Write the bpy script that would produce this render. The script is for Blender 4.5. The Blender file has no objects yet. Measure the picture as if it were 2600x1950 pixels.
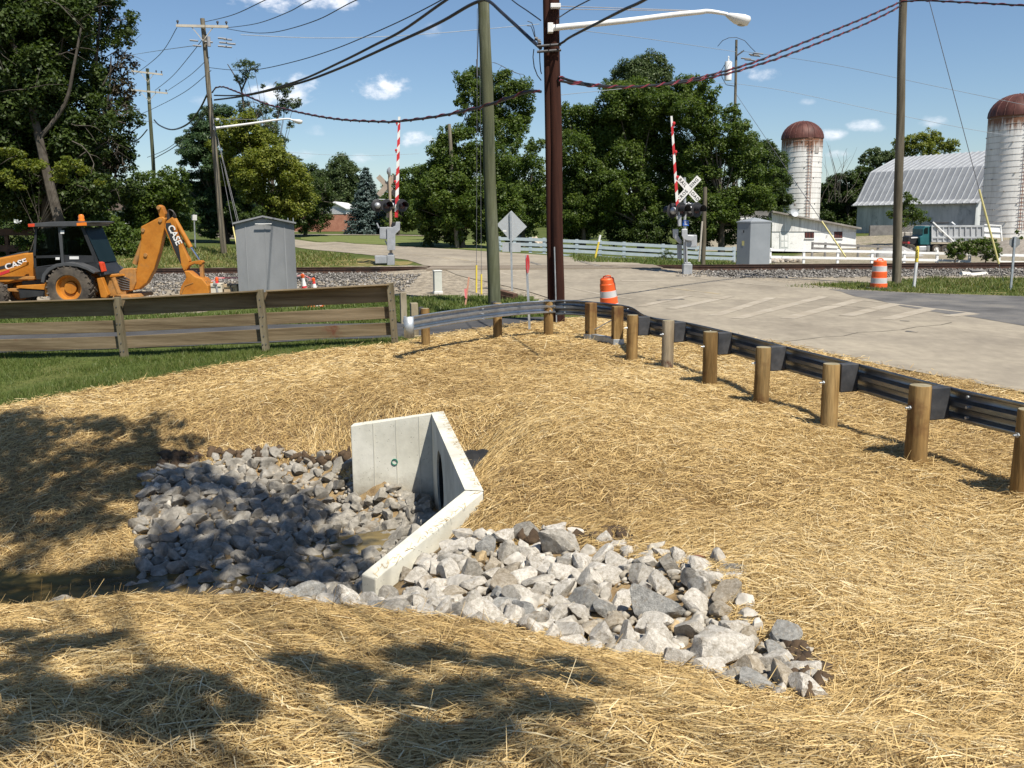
import bpy, bmesh, math, random
import numpy as np
from mathutils import Vector, Matrix, Quaternion
from mathutils.geometry import delaunay_2d_cdt

random.seed(11)
rng = np.random.default_rng(11)
sc = bpy.context.scene
COL = sc.collection
PI = math.pi

# ------------------------------------------------------------------ camera
FD = 2000.0            # focal length in pixels of a 2212 x 1659 view
CX, CY = 1106.0, 829.5
ZC = 2.35
PITCH = math.radians(10.0)
ROLL = math.radians(0.5)
cam_d = bpy.data.cameras.new('camera')
cam = bpy.data.objects.new('camera', cam_d)
COL.objects.link(cam)
cam_d.sensor_fit = 'HORIZONTAL'
cam_d.angle = 2 * math.atan(CX / FD)
cam_d.clip_start = 0.05
cam_d.clip_end = 6000
_f = Vector((0, math.cos(PITCH), -math.sin(PITCH)))
_r0 = Vector((1, 0, 0))
_u0 = Vector((0, math.sin(PITCH), math.cos(PITCH)))
_r = _r0 * math.cos(ROLL) - _u0 * math.sin(ROLL)
_u = _u0 * math.cos(ROLL) + _r0 * math.sin(ROLL)
CAM = Vector((0, 0, ZC))
cam.matrix_world = Matrix(((_r.x, _u.x, -_f.x, 0), (_r.y, _u.y, -_f.y, 0), (_r.z, _u.z, -_f.z, ZC), (0, 0, 0, 1)))
sc.camera = cam

# ------------------------------------------------------------------ sun, sky, exposure
SUN_EL = math.radians(57)
SUN_AZ = math.atan2(0.56, -0.83)          # from +Y towards +X
SUN = Vector((math.sin(SUN_AZ) * math.cos(SUN_EL), math.cos(SUN_AZ) * math.cos(SUN_EL), math.sin(SUN_EL)))
sd = bpy.data.lights.new('sun', 'SUN')
sd.energy = 5.0
sd.angle = math.radians(0.53)
sd.color = (1.0, 0.935, 0.83)
so = bpy.data.objects.new('sun', sd)
so.rotation_euler = SUN.to_track_quat('Z', 'Y').to_euler()
so.location = (20, -20, 40)
COL.objects.link(so)

W = bpy.data.worlds.new('World')
sc.world = W
W.use_nodes = True
wn, wl = W.node_tree.nodes, W.node_tree.links
wn.clear()
w_out = wn.new('ShaderNodeOutputWorld')
w_bg = wn.new('ShaderNodeBackground')
w_bg.inputs[1].default_value = 0.078
sky = wn.new('ShaderNodeTexSky')
sky.sky_type = 'NISHITA'
sky.sun_disc = False
sky.sun_elevation = SUN_EL
sky.sun_rotation = SUN_AZ
sky.altitude = 200
sky.air_density = 1.0
sky.dust_density = 0.25
sky.ozone_density = 4.5
# clouds: puffy patches of the sky, each a soft ellipse in direction space broken up by noise
w_tc = wn.new('ShaderNodeTexCoord')
def wmath(op, a, b=None, clamp=False):
    n = wn.new('ShaderNodeMath'); n.operation = op; n.use_clamp = clamp
    for i, v in enumerate((a, b)):
        if v is None: continue
        if isinstance(v, (int, float)): n.inputs[i].default_value = v
        else: wl.new(v, n.inputs[i])
    return n.outputs[0]
w_sep = wn.new('ShaderNodeSeparateXYZ'); wl.new(w_tc.outputs['Generated'], w_sep.inputs[0])
w_yp = wmath('MAXIMUM', w_sep.outputs[1], 0.05)
w_h = wmath('DIVIDE', w_sep.outputs[0], w_yp)      # azimuth tangent
w_v = wmath('DIVIDE', w_sep.outputs[2], w_yp)      # elevation tangent
def wnoise(scale, detail, rough, dist=0.0):
    cmb = wn.new('ShaderNodeCombineXYZ'); wl.new(w_h, cmb.inputs[0]); wl.new(wmath('MULTIPLY', w_v, 1.5), cmb.inputs[1])
    n = wn.new('ShaderNodeTexNoise'); n.inputs['Scale'].default_value = scale
    n.inputs['Detail'].default_value = detail; n.inputs['Roughness'].default_value = rough
    n.inputs['Distortion'].default_value = dist
    wl.new(cmb.outputs[0], n.inputs['Vector'])
    return n.outputs['Fac']
n_big, n_fine = wnoise(26, 6, 0.6, 0.2), wnoise(75, 4, 0.6)
n_mix = wmath('ADD', wmath('MULTIPLY', n_big, 0.72), wmath('MULTIPLY', n_fine, 0.28))
# (azimuth tangent, elevation tangent, half width, half height, density)
def _dir(u, v):
    d = _f + _r * ((u - CX) / FD) - _u * ((v - CY) / FD)
    return d.x / d.y, d.z / d.y
clouds = [(822, 186, 62, 30, 1.0), (615, 198, 88, 36, 0.95), (645, -4, 150, 28, 0.95), (897, 300, 42, 20, 0.85),
          (1640, 160, 52, 19, 0.75), (785, 341, 36, 13, 0.5), (1872, 272, 50, 14, 0.55), (1802, 290, 36, 13, 0.6),
          (1812, 333, 34, 10, 0.5), (930, 66, 26, 18, 0.35), (2018, 263, 36, 14, 0.45), (655, 335, 42, 14, 0.4),
          (680, 283, 24, 16, 0.35), (740, 345, 30, 10, 0.35), (1500, -60, 180, 24, 0.7), (1742, 220, 22, 8, 0.4),
          (440, 217, 30, 12, 0.3), (2380, 180, 140, 30, 0.8), (-260, 120, 160, 40, 0.8)]
acc = None; acc2 = None
for (u, v, hw, hh, den) in clouds:
    hx, vz = _dir(u, v)
    dx = wmath('MULTIPLY', wmath('SUBTRACT', w_h, hx), FD / hw)
    dv = wmath('MULTIPLY', wmath('SUBTRACT', w_v, vz), FD / hh)
    r2 = wmath('ADD', wmath('MULTIPLY', dx, dx), wmath('MULTIPLY', dv, dv))
    fall = wmath('MULTIPLY', wmath('SUBTRACT', 1.25, r2), 0.9)
    fall = wmath('MINIMUM', fall, 1.0)
    val = wmath('MULTIPLY', wmath('ADD', wmath('MULTIPLY', wmath('SUBTRACT', n_mix, 0.56), 4.2), fall, clamp=False), den, clamp=True)
    sh = wmath('MULTIPLY', wmath('ADD', wmath('MULTIPLY', dv, 0.35), 0.75, clamp=True), val)
    acc = val if acc is None else wmath('MAXIMUM', acc, val)
    acc2 = sh if acc2 is None else wmath('MAXIMUM', acc2, sh)
w_sm = wn.new('ShaderNodeMapRange'); w_sm.interpolation_type = 'SMOOTHSTEP'
wl.new(acc, w_sm.inputs[0]); w_sm.inputs[1].default_value = 0.0; w_sm.inputs[2].default_value = 1.0
w_sm.inputs[4].default_value = 0.88
w_cc = wn.new('ShaderNodeMix'); w_cc.data_type = 'RGBA'
w_cc.inputs[6].default_value = (8.0, 8.5, 9.5, 1); w_cc.inputs[7].default_value = (12.5, 12.5, 12.6, 1)
wl.new(acc2, w_cc.inputs[0])
w_sat = wn.new('ShaderNodeHueSaturation'); w_sat.inputs['Saturation'].default_value = 1.02; w_sat.inputs['Hue'].default_value = 0.5
wl.new(sky.outputs[0], w_sat.inputs['Color'])
w_mix = wn.new('ShaderNodeMix'); w_mix.data_type = 'RGBA'
wl.new(w_sm.outputs[0], w_mix.inputs[0]); wl.new(w_sat.outputs[0], w_mix.inputs[6]); wl.new(w_cc.outputs[2], w_mix.inputs[7])
wl.new(w_mix.outputs[2], w_bg.inputs[0]); wl.new(w_bg.outputs[0], w_out.inputs[0])

sc.view_settings.view_transform = 'Standard'
sc.view_settings.look = 'None'
sc.view_settings.exposure = 0.5
sc.view_settings.gamma = 1.0
sc.cycles.use_denoising = True
sc.cycles.max_bounces = 6
sc.cycles.diffuse_bounces = 3
sc.cycles.transparent_max_bounces = 6

# ------------------------------------------------------------------ from a pixel of the 2212-wide view to the place it shows
def ray(u, v):
    return _f + _r * ((u - CX) / FD) - _u * ((v - CY) / FD)
def at(u, v, y):
    d = ray(u, v)
    return CAM + d * (y / d.y)
def atz(u, v, z):
    d = ray(u, v)
    return CAM + d * ((z - ZC) / d.z)
ZM = {'1': (0, 500, 3.95), '2': (540, 480, 3.95), '3': (900, 250, 3.13), '4': (1300, 250, 3.13), '5': (1800, 200, 2.765),
      '6': (960, 660, 2.765), '7': (1600, 750, 2.212), 'a': (0, 0, 2.7657), 'b': (500, 0, 2.765), 'c': (1200, 0, 2.765),
      'd': (1400, 100, 3.0717), 'e': (300, 1000, 2.212), 'f': (900, 1300, 1.7015), 'g': (0, 1000, 1.7457),
      'h': (2100, 530, 4.424), 'i': (1800, 530, 4.424), 'j': (900, 380, 5.185), 'k': (1650, 420, 5.53), 'l': (420, 300, 3.814), 'm': (460, 680, 5.027)}
def zz(k, x, y):
    ox, oy, s = ZM[k]
    return ((ox + x / s) * 0.85077, (oy + y / s) * 0.85077)

# ------------------------------------------------------------------ terrain
_cp = []
def cp(*p): _cp.append(p)
def cpd(u, v, y): p = at(u, v, y); cp(p.x, p.y, p.z)
def cpz(u, v, z): p = atz(u, v, z); cp(p.x, p.y, p.z)
# the near bank the photographer stands on
for x in (-7, -4, -2, 0, 2, 4, 7):
    for y, z in ((-6, 0.85), (-2, 0.8), (1, 0.78)):
        cp(x, y, z)
for x, z in ((-5, 0.62), (-2.5, 0.68), (-0.8, 0.72), (0.6, 0.7), (1.7, 0.6), (3, 0.45), (5, 0.3)): cp(x, 2.7, z)
cpz(0, 1318, -0.02); cpz(330, 1300, 0.05); cpz(560, 1288, 0.2); cpz(850, 1338, 0.2); cpz(1200, 1422, 0.17); cpz(1500, 1495, 0.16); cpz(1745, 1515, 0.17)
cp(-6, 5.2, -0.05); cpz(0, 1345, 0.2); cpz(160, 1338, 0.23); cpz(330, 1322, 0.22); cpz(450, 1306, 0.2)
# bed of rock on the right of the near wing
cpz(1200, 1148, -0.12); cpz(1600, 1225, 0.06); cpz(1650, 1310, 0.1); cpz(960, 1185, -0.28); cpz(1200, 1280, -0.14); cpz(1400, 1370, -0.02)
cpz(1000, 1300, -0.27); cpz(800, 1290, -0.62); cpz(800, 1268, -0.7); cpz(855, 1255, -0.64); cpz(1640, 1440, 0.09); cpz(1150, 1370, -0.07)
# ditch floor
cpz(880, 1120, -1.18); cpz(700, 1150, -1.2); cpz(500, 1230, -1.22); cpz(850, 1190, -1.22); cpz(700, 1230, -1.24)
cpz(400, 1150, -1.08); cpz(560, 1060, -1.0); cpz(760, 1050, -1.02); cpz(430, 1010, -0.86); cpz(600, 985, -0.78); cpz(760, 980, -0.72)
cp(-2.2, 7.4, -1.18); cp(-1.7, 6.5, -0.8); cp(-2.6, 6.3, -0.75); cp(-3.6, 6.6, -0.85); cp(-3.8, 7.6, -1.25); cp(-5.5, 7.0, -1.05)
for x in (-8, -6.5, -5, -4): cp(x, 8.5, -1.34)
cp(-8, 7.4, -1.25); cp(-12, 8.4, -1.45); cp(-12, 5.5, -0.3); cp(-16, 8.3, -1.5); cp(-25, 8.0, -1.5); cp(-25, 3, 0.3); cp(-25, 13, -0.5)
# left bank of straw
cpz(0, 1225, -1.2); cpz(100, 1200, -1.14); cpz(280, 1150, -1.04); cpz(100, 1050, -0.84); cpz(300, 1010, -0.72)
cpz(0, 905, -0.44); cpz(200, 950, -0.55); cpz(400, 905, -0.38); cpz(600, 885, -0.28); cpz(700, 850, -0.14); cpz(300, 860, -0.35); cpz(748, 985, -0.72); cpz(800, 1035, -0.9); cpz(860, 1075, -1.02); cpz(905, 1100, -1.1); cpz(740, 950, -0.55); cp(-2.0, 12.1, -0.26); cp(-1.4, 11.8, -0.12); cp(-1.0, 11.6, -0.05); cp(-2.6, 12.7, -0.34)
# the straw fill behind the headwall
for u, v, z in ((1106, 800, -0.02), (1000, 850, -0.04), (935, 885, -0.1), (1200, 1000, -0.03), (1100, 950, -0.04), (1060, 1040, -0.05), (1100, 1090, -0.08),
                (1400, 1000, 0), (1300, 1100, -0.04), (1900, 1300, 0.1), (1700, 1150, 0.03), (1950, 1150, 0.02), (2150, 1350, 0.15), (1850, 1450, 0.18), (2100, 1560, 0.38)):
    cpz(u, v, z)
for u, v in ((1977, 1000), (1790, 925), (1643, 872), (1533, 830), (1441, 798), (1365, 780), (1333, 745), (1275, 735), (1185, 725), (1075, 730), (920, 748), (1200, 690), (1700, 735), (2212, 850), (1900, 760)):
    cpz(u, v, 0)
cp(6, 6.5, 0.02); cp(9, 5, 0.04); cp(9, 8, 0); cp(14, 2, 0.05); cp(25, 5, 0.05); cp(15, 15, 0); cp(30, 20, 0)
# lawn, fence, drive on the left
cpz(0, 870, -0.42); cpz(300, 800, -0.3); cpz(500, 785, -0.2); cpz(0, 778, -0.32); cpz(270, 772, -0.26); cpz(575, 757, -0.12); cpz(855, 742, -0.02)
for x in (-20, -14, -9, -5, -2): cp(x, 21.5, -0.12 + 0.012 * x); cp(x, 25, -0.12 + 0.008 * x)
for x in (-20, -15, -10, -6): cp(x, 29.5, -0.27 + 0.0 * x)
cp(-25, 29.5, -0.3); cp(-40, 28, -0.4); cp(-40, 20, -0.5); cpz(575, 648, -0.12); cpz(900, 640, -0.05); cpz(940, 632, 0.0); cpz(1100, 640, 0.02)
cpz(1067, 655, 0.0); cpz(1250, 660, 0.02); cpz(1400, 640, 0.05); cpz(1600, 620, 0.1); cpz(1935, 614, 0.05); cpz(1850, 640, 0.05); cpz(2180, 625, 0.05)
cpz(2212, 655, 0.02); cp(22, 27, 0.05); cp(40, 28, 0.0); cp(60, 30, 0)
# railway bed
for x in (-60, -35, -20, -12, -7, -3.5, 0, 3, 6, 9, 14, 20, 30, 50):
    yy = 40.2 - 0.04 * x
    cp(x, yy, 0.16 if not -3.6 < x < 6.4 else 0.32)
    cp(x, yy + 1.5, 0.16 if not -3.6 < x < 6.4 else 0.32)
    cp(x, yy - 3.6, 0.02 if x < -6 else 0.14 if -6 <= x < 8 else 0.06)
    cp(x, yy + 4.5, 0.3 if x < 7 else 0.0)
# beyond the railway
cpd(843, 568, 46); cpd(766, 540, 62); cpd(766, 520, 75); cpd(640, 528, 76); cpd(640, 512, 92); cpd(430, 504, 108); cpd(483, 545, 54); cpd(560, 560, 48)
cpd(1000, 541, 62); cpd(1000, 520, 75); cpd(1073, 549, 55); cpd(720, 500, 105); cpd(850, 508, 95); cpd(1106, 548, 56); cpd(1106, 530, 82)
cpd(1150, 547, 60); cpd(1250, 556, 61); cpd(1359, 568, 47); cpd(1348, 562, 61); cpd(1585, 566, 62); cpd(1450, 563, 61); cpd(1400, 530, 95); cpd(1700, 548, 88); cpd(1800, 543, 88)
cpd(1990, 503, 116); cpd(1900, 520, 100); cpd(2000, 545, 84); cpd(2160, 512, 98); cpd(2212, 545, 80); cpd(1680, 510, 120); cpd(250, 505, 95); cpd(60, 515, 80); cpd(250, 535, 58); cpd(60, 545, 54)
cp(-60, 60, 0.8); cp(-60, 100, 1.4); cp(70, 60, -0.5); cp(75, 100, 0.3)
for k in range(24):
    a = 2 * PI * k / 24
    for R, z in ((180, 1.2), (450, 1.6), (1500, 2.0)):
        x, y = R * math.sin(a), R * math.cos(a)
        cp(x, y, z if y > 0 else 0.6)
_P = np.array(_cp, dtype=float)
def _phi(d2): return np.sqrt(d2 + 0.35)
_d2 = ((_P[:, None, :2] - _P[None, :, :2]) ** 2).sum(-1)
_z0 = 0.0
_wt = np.linalg.solve(_phi(_d2) + np.eye(len(_P)) * -0.02, _P[:, 2] - _z0)
HA = atz(932, 893, 0.0); HB = atz(1004, 1058, 0.0); HF = atz(757, 920, -0.17); HN = atz(780, 1240, -0.38)
_Q = [(HF.x - .03, HF.y + .11, -.82), (HA.x + .09, HA.y + .1, -1.14), (HB.x + .11, HB.y - .02, -1.36), (HN.x + .09, HN.y - .08, -1.3), (-1.9, 6.9, -1.0), (-2.3, 8.2, -.95), (-2.6, 9.6, -.8), (-2.75, 11.2, -.6), (-2.6, 12.2, -.5), (-1.4, 8.6, -1.2), (-1.6, 10.4, -1.05)]
def pocket(x, y, z):
    """The ditch floor drops sharply at the headwall's face."""
    q = _Q[:9]
    m = np.zeros(x.shape, bool); n = len(q)
    for i in range(n):
        x0, y0, _ = q[i]; x1, y1, _ = q[(i + 1) % n]
        c = ((y0 > y) != (y1 > y)) & (x < (x1 - x0) * (y - y0) / (y1 - y0 + 1e-12) + x0)
        m ^= c
    if m.any():
        Qa = np.array(_Q)
        w = 1.0 / ((x[m][:, None] - Qa[:, 0]) ** 2 + (y[m][:, None] - Qa[:, 1]) ** 2 + 1e-4) ** 1.5
        z[m] = np.minimum(z[m], (w * Qa[:, 2]).sum(1) / w.sum(1))
    return z
def hh(x, y):
    x = np.asarray(x, dtype=float); y = np.asarray(y, dtype=float)
    sh = x.shape; x = x.ravel(); y = y.ravel()
    out = np.empty(len(x))
    for i in range(0, len(x), 20000):
        dx = x[i:i + 20000, None] - _P[None, :, 0]; dy = y[i:i + 20000, None] - _P[None, :, 1]
        out[i:i + 20000] = _phi(dx * dx + dy * dy) @ _wt + _z0
    return pocket(x, y, out).reshape(sh)
def h1(x, y): return float(hh(np.array([x]), np.array([y]))[0])
def G(u, v):
    """The point of the ground a pixel shows."""
    d = ray(u, v)
    t0, t = 1.5, 1.5
    ts = np.geomspace(1.5, 400, 700)
    zs = ZC + d.z * ts - hh(d.x * ts, d.y * ts)
    k = np.argmax(zs < 0)
    if zs[k] >= 0: k = len(ts) - 1
    a, b = ts[max(k - 1, 0)], ts[k]
    for _ in range(18):
        m = 0.5 * (a + b)
        if ZC + d.z * m < h1(d.x * m, d.y * m): b = m
        else: a = m
    p = CAM + d * b
    return Vector((p.x, p.y, h1(p.x, p.y)))
def Gp(pts): return [G(u, v) for u, v in pts]

# ------------------------------------------------------------------ scene helpers
def thing(name, label, cat, loc=(0, 0, 0), rotz=0.0, group=None):
    o = bpy.data.objects.new(name, None)
    o.empty_display_size = 0.2
    COL.objects.link(o)
    o.location = loc
    o.rotation_euler = (0, 0, rotz)
    o['label'] = label; o['category'] = cat
    if group: o['group'] = group
    return o
def tag(o, label=None, cat=None, group=None, kind=None):
    if label: o['label'] = label
    if cat: o['category'] = cat
    if group: o['group'] = group
    if kind: o['kind'] = kind
    return o
def wmat(o):
    m = Matrix.LocRotScale(o.location, o.rotation_euler, o.scale)
    return wmat(o.parent) @ m if o.parent else m

class MB:
    """Collects shapes and links them as one mesh."""
    def __init__(s): s.v = []; s.f = []; s.mi = []; s.cur = 0
    def add(s, vs, fs):
        n = len(s.v)
        s.v += [tuple(v) for v in vs]
        s.f += [tuple(i + n for i in f) for f in fs]
        s.mi += [s.cur] * len(fs)
        return s
    def box(s, c, d, rot=None):
        vs = [Vector((sx * d[0] / 2, sy * d[1] / 2, sz * d[2] / 2)) for sx in (-1, 1) for sy in (-1, 1) for sz in (-1, 1)]
        if rot is not None: vs = [rot @ v for v in vs]
        vs = [v + Vector(c) for v in vs]
        return s.add(vs, [(0, 1, 3, 2), (4, 6, 7, 5), (0, 4, 5, 1), (2, 3, 7, 6), (0, 2, 6, 4), (1, 5, 7, 3)])
    def beam(s, a, b, w, h, up=(0, 0, 1)):
        a, b = Vector(a), Vector(b); d = (b - a).normalized(); up = Vector(up)
        x = d.cross(up)
        if x.length < 1e-4: x = d.cross(Vector((0, 1, 0)))
        x.normalize(); u = x.cross(d).normalized()
        vs = [p + x * (i * w / 2) + u * (j * h / 2) for p in (a, b) for i, j in ((-1, -1), (1, -1), (1, 1), (-1, 1))]
        return s.add(vs, [(0, 1, 2, 3), (7, 6, 5, 4), (0, 4, 5, 1), (1, 5, 6, 2), (2, 6, 7, 3), (3, 7, 4, 0)])
    def tube(s, pts, r, n=8, caps=True):
        pts = [Vector(p) for p in pts]
        rs = list(r) if hasattr(r, '__len__') else [r] * len(pts)
        d0 = (pts[1] - pts[0]).normalized()
        x = d0.cross(Vector((0, 0, 1)))
        if x.length < 1e-3: x = d0.cross(Vector((0, 1, 0)))
        x.normalize()
        vs = []
        for i, p in enumerate(pts):
            d = (pts[min(i + 1, len(pts) - 1)] - pts[max(i - 1, 0)])
            if d.length < 1e-9: d = d0
            d.normalize()
            x = (x - d * x.dot(d))
            if x.length < 1e-6: x = d.orthogonal()
            x.normalize()
            y = d.cross(x)
            for k in range(n):
                a = 2 * PI * k / n
                vs.append(p + (x * math.cos(a) + y * math.sin(a)) * rs[i])
        fs = []
        for i in range(len(pts) - 1):
            for k in range(n):
                k2 = (k + 1) % n
                fs.append((i * n + k, i * n + k2, (i + 1) * n + k2, (i + 1) * n + k))
        if caps:
            fs.append(tuple(range(n - 1, -1, -1)))
            fs.append(tuple((len(pts) - 1) * n + k for k in range(n)))
        return s.add(vs, fs)
    def lathe(s, prof, n=24, c=(0, 0, 0), rot=None, a0=0.0, a1=2 * PI):
        full = abs(a1 - a0 - 2 * PI) < 1e-6
        m = n if full else n + 1
        vs = []
        for (r, z) in prof:
            for k in range(m):
                a = a0 + (a1 - a0) * k / n
                v = Vector((r * math.cos(a), r * math.sin(a), z))
                if rot is not None: v = rot @ v
                vs.append(v + Vector(c))
        fs = []
        for i in range(len(prof) - 1):
            for k in range(n):
                k2 = (k + 1) % m if full else k + 1
                fs.append((i * m + k, i * m + k2, (i + 1) * m + k2, (i + 1) * m + k))
        return s.add(vs, fs)
    def prism(s, poly, a, b, fn):
        """poly: 2-D outline; fn(p, t) -> 3-D; extruded from t=a to t=b."""
        n = len(poly)
        vs = [fn(p, a) for p in poly] + [fn(p, b) for p in poly]
        fs = [tuple(range(n)), tuple(range(2 * n - 1, n - 1, -1))]
        fs += [(i, i + n, (i + 1) % n + n, (i + 1) % n) for i in range(n)]
        return s.add(vs, fs)
    def build(s, name, mat, parent=None, world=False, smooth=None, bev=0.0, loc=None, rot=None):
        vs = s.v
        if world and parent is not None:
            inv = wmat(parent).inverted()
            vs = [inv @ Vector(v) for v in vs]
        if world and parent is None and loc is not None:
            vs = [Vector(v) - Vector(loc) for v in vs]
        me = bpy.data.meshes.new(name)
        me.from_pydata([tuple(v) for v in vs], [], s.f)
        mats = mat if isinstance(mat, (list, tuple)) else [mat]
        for m in mats: me.materials.append(m)
        if len(mats) > 1:
            me.polygons.foreach_set('material_index', s.mi)
        bm = bmesh.new(); bm.from_mesh(me)
        bmesh.ops.recalc_face_normals(bm, faces=bm.faces)
        bm.to_mesh(me); bm.free()
        if smooth is not None:
            me.polygons.foreach_set('use_smooth', [True] * len(me.polygons))
            me.set_sharp_from_angle(angle=math.radians(smooth))
        o = bpy.data.objects.new(name, me)
        COL.objects.link(o)
        if parent is not None: o.parent = parent
        if loc is not None: o.location = loc
        if rot is not None: o.rotation_euler = rot
        if bev:
            b = o.modifiers.new('edge', 'BEVEL'); b.width = bev; b.segments = 2; b.limit_method = 'ANGLE'; b.angle_limit = math.radians(40)
        return o

def np_mesh(name, V, F, mat, attr=None, smooth=False):
    """Mesh from numpy arrays (all faces with the same number of corners)."""
    V = np.ascontiguousarray(V, dtype=np.float32); F = np.ascontiguousarray(F, dtype=np.int32)
    me = bpy.data.meshes.new(name)
    nf, k = F.shape
    me.vertices.add(len(V)); me.vertices.foreach_set('co', V.ravel())
    me.loops.add(nf * k); me.loops.foreach_set('vertex_index', F.ravel())
    me.polygons.add(nf)
    me.polygons.foreach_set('loop_start', np.arange(0, nf * k, k, dtype=np.int32))
    try: me.polygons.foreach_set('loop_total', np.full(nf, k, dtype=np.int32))
    except Exception: pass
    if attr is not None:
        a = me.attributes.new('tint', 'FLOAT', 'FACE'); a.data.foreach_set('value', np.ascontiguousarray(attr, dtype=np.float32))
    me.materials.append(mat)
    me.update(calc_edges=True)
    if smooth: me.polygons.foreach_set('use_smooth', np.ones(nf, dtype=bool))
    o = bpy.data.objects.new(name, me)
    COL.objects.link(o)
    return o

def text_mesh(body, size, mat, name, parent, M4, depth=0.004, sx=1.0, spacing=1.0):
    cu = bpy.data.curves.new('lettering', 'FONT')
    cu.body = body; cu.size = size; cu.align_x = 'CENTER'; cu.align_y = 'CENTER'; cu.extrude = depth
    cu.resolution_u = 3; cu.offset = size * .022; cu.space_character = spacing
    o = bpy.data.objects.new('lettering', cu)
    COL.objects.link(o)
    bpy.context.view_layer.update()
    dg = bpy.context.evaluated_depsgraph_get()
    me = bpy.data.meshes.new_from_object(o.evaluated_get(dg), depsgraph=dg)
    bpy.data.objects.remove(o)
    me.transform(Matrix.Diagonal((sx, 1, 1, 1)))
    me.transform(M4)
    me.materials.clear(); me.materials.append(mat)
    r = bpy.data.objects.new(name, me)
    COL.objects.link(r)
    if parent is not None: r.parent = parent
    return r

# ------------------------------------------------------------------ materials
def _nodes(m):
    m.use_nodes = True
    n, l = m.node_tree.nodes, m.node_tree.links
    n.clear()
    out = n.new('ShaderNodeOutputMaterial'); b = n.new('ShaderNodeBsdfPrincipled')
    l.new(b.outputs[0], out.inputs[0])
    return n, l, out, b
def ramp(n, cols, lo=0.35, hi=0.65):
    r = n.new('ShaderNodeValToRGB')
    e = r.color_ramp.elements
    k = len(cols)
    while len(e) < k: e.new(0.5)
    for i, c in enumerate(cols):
        e[i].position = lo + (hi - lo) * i / max(k - 1, 1)
        e[i].color = (*c, 1)
    return r
def noise(n, l, vec, scale, detail=5, rough=0.6, dist=0.0, stretch=None):
    if stretch is not None:
        mp = n.new('ShaderNodeMapping'); mp.inputs['Scale'].default_value = stretch
        l.new(vec, mp.inputs[0]); vec = mp.outputs[0]
    t = n.new('ShaderNodeTexNoise'); t.inputs['Scale'].default_value = scale
    t.inputs['Detail'].default_value = detail; t.inputs['Roughness'].default_value = rough; t.inputs['Distortion'].default_value = dist
    l.new(vec, t.inputs['Vector'])
    return t.outputs['Fac']
def mixc(n, l, fac, a, b, mode='MIX'):
    m = n.new('ShaderNodeMix'); m.data_type = 'RGBA'; m.blend_type = mode
    for i, v in ((0, fac), (6, a), (7, b)):
        if isinstance(v, (int, float)): m.inputs[i].default_value = v
        elif isinstance(v, tuple): m.inputs[i].default_value = (*v, 1)[:4]
        else: l.new(v, m.inputs[i])
    return m.outputs[2]
def math_(n, l, op, a, b=None, clamp=False):
    m = n.new('ShaderNodeMath'); m.operation = op; m.use_clamp = clamp
    for i, v in enumerate((a, b)):
        if v is None: continue
        if isinstance(v, (int, float)): m.inputs[i].default_value = v
        else: l.new(v, m.inputs[i])
    return m.outputs[0]
def mat(name, cols, scale=4.0, rough=0.7, metal=0.0, bump=0.0, stretch=None, lo=0.35, hi=0.65, spec=0.4, fine=0.0, fscale=60, world=False, bdist=0.02, objvar=0.0, stain=None, stscale=2.0, stlo=0.55, sthi=0.75, bscale=None):
    m = bpy.data.materials.new(name)
    n, l, out, b = _nodes(m)
    if world: vec = n.new('ShaderNodeNewGeometry').outputs['Position']
    else:
        tc = n.new('ShaderNodeTexCoord'); oi = n.new('ShaderNodeObjectInfo')
        va = n.new('ShaderNodeVectorMath'); va.operation = 'ADD'
        sc_ = n.new('ShaderNodeMath'); sc_.operation = 'MULTIPLY'; sc_.inputs[1].default_value = 37.0
        l.new(oi.outputs['Random'], sc_.inputs[0])
        l.new(tc.outputs['Object'], va.inputs[0]); l.new(sc_.outputs[0], va.inputs[1]); vec = va.outputs[0]
    f = noise(n, l, vec, scale, stretch=stretch)
    if len(cols) == 1: cols = [tuple(c * 0.88 for c in cols[0]), tuple(min(c * 1.08, 1) for c in cols[0])]
    rp = ramp(n, cols, lo, hi); l.new(f, rp.inputs[0])
    col = rp.outputs[0]
    if fine:
        ff = noise(n, l, vec, fscale, 3, stretch=stretch)
        r2 = ramp(n, [(1 - fine,) * 3, (1 + fine * 0.4,) * 3], 0.3, 0.7); l.new(ff, r2.inputs[0])
        col = mixc(n, l, 1.0, col, r2.outputs[0], 'MULTIPLY')
    if stain is not None:
        sf = noise(n, l, vec, stscale, 6, 0.65, 0.3)
        r3 = ramp(n, [(0, 0, 0), (1, 1, 1)], stlo, sthi); l.new(sf, r3.inputs[0])
        col = mixc(n, l, r3.outputs[0], col, tuple(stain))
    if objvar and not world:
        mr = n.new('ShaderNodeMapRange'); mr.inputs[3].default_value = 1 - objvar; mr.inputs[4].default_value = 1 + objvar; l.new(oi.outputs['Random'], mr.inputs[0])
        cb = n.new('ShaderNodeCombineColor'); 
        for i_ in range(3): l.new(mr.outputs[0], cb.inputs[i_])
        col = mixc(n, l, 1.0, col, cb.outputs[0], 'MULTIPLY')
    l.new(col, b.inputs['Base Color'])
    b.inputs['Roughness'].default_value = rough; b.inputs['Metallic'].default_value = metal
    b.inputs['Specular IOR Level'].default_value = spec
    if bump:
        bf = noise(n, l, vec, bscale or scale * 5, 5, stretch=stretch)
        bp = n.new('ShaderNodeBump'); bp.inputs['Strength'].default_value = bump; bp.inputs['Distance'].default_value = bdist
        l.new(bf, bp.inputs['Height']); l.new(bp.outputs[0], b.inputs['Normal'])
    return m
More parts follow.
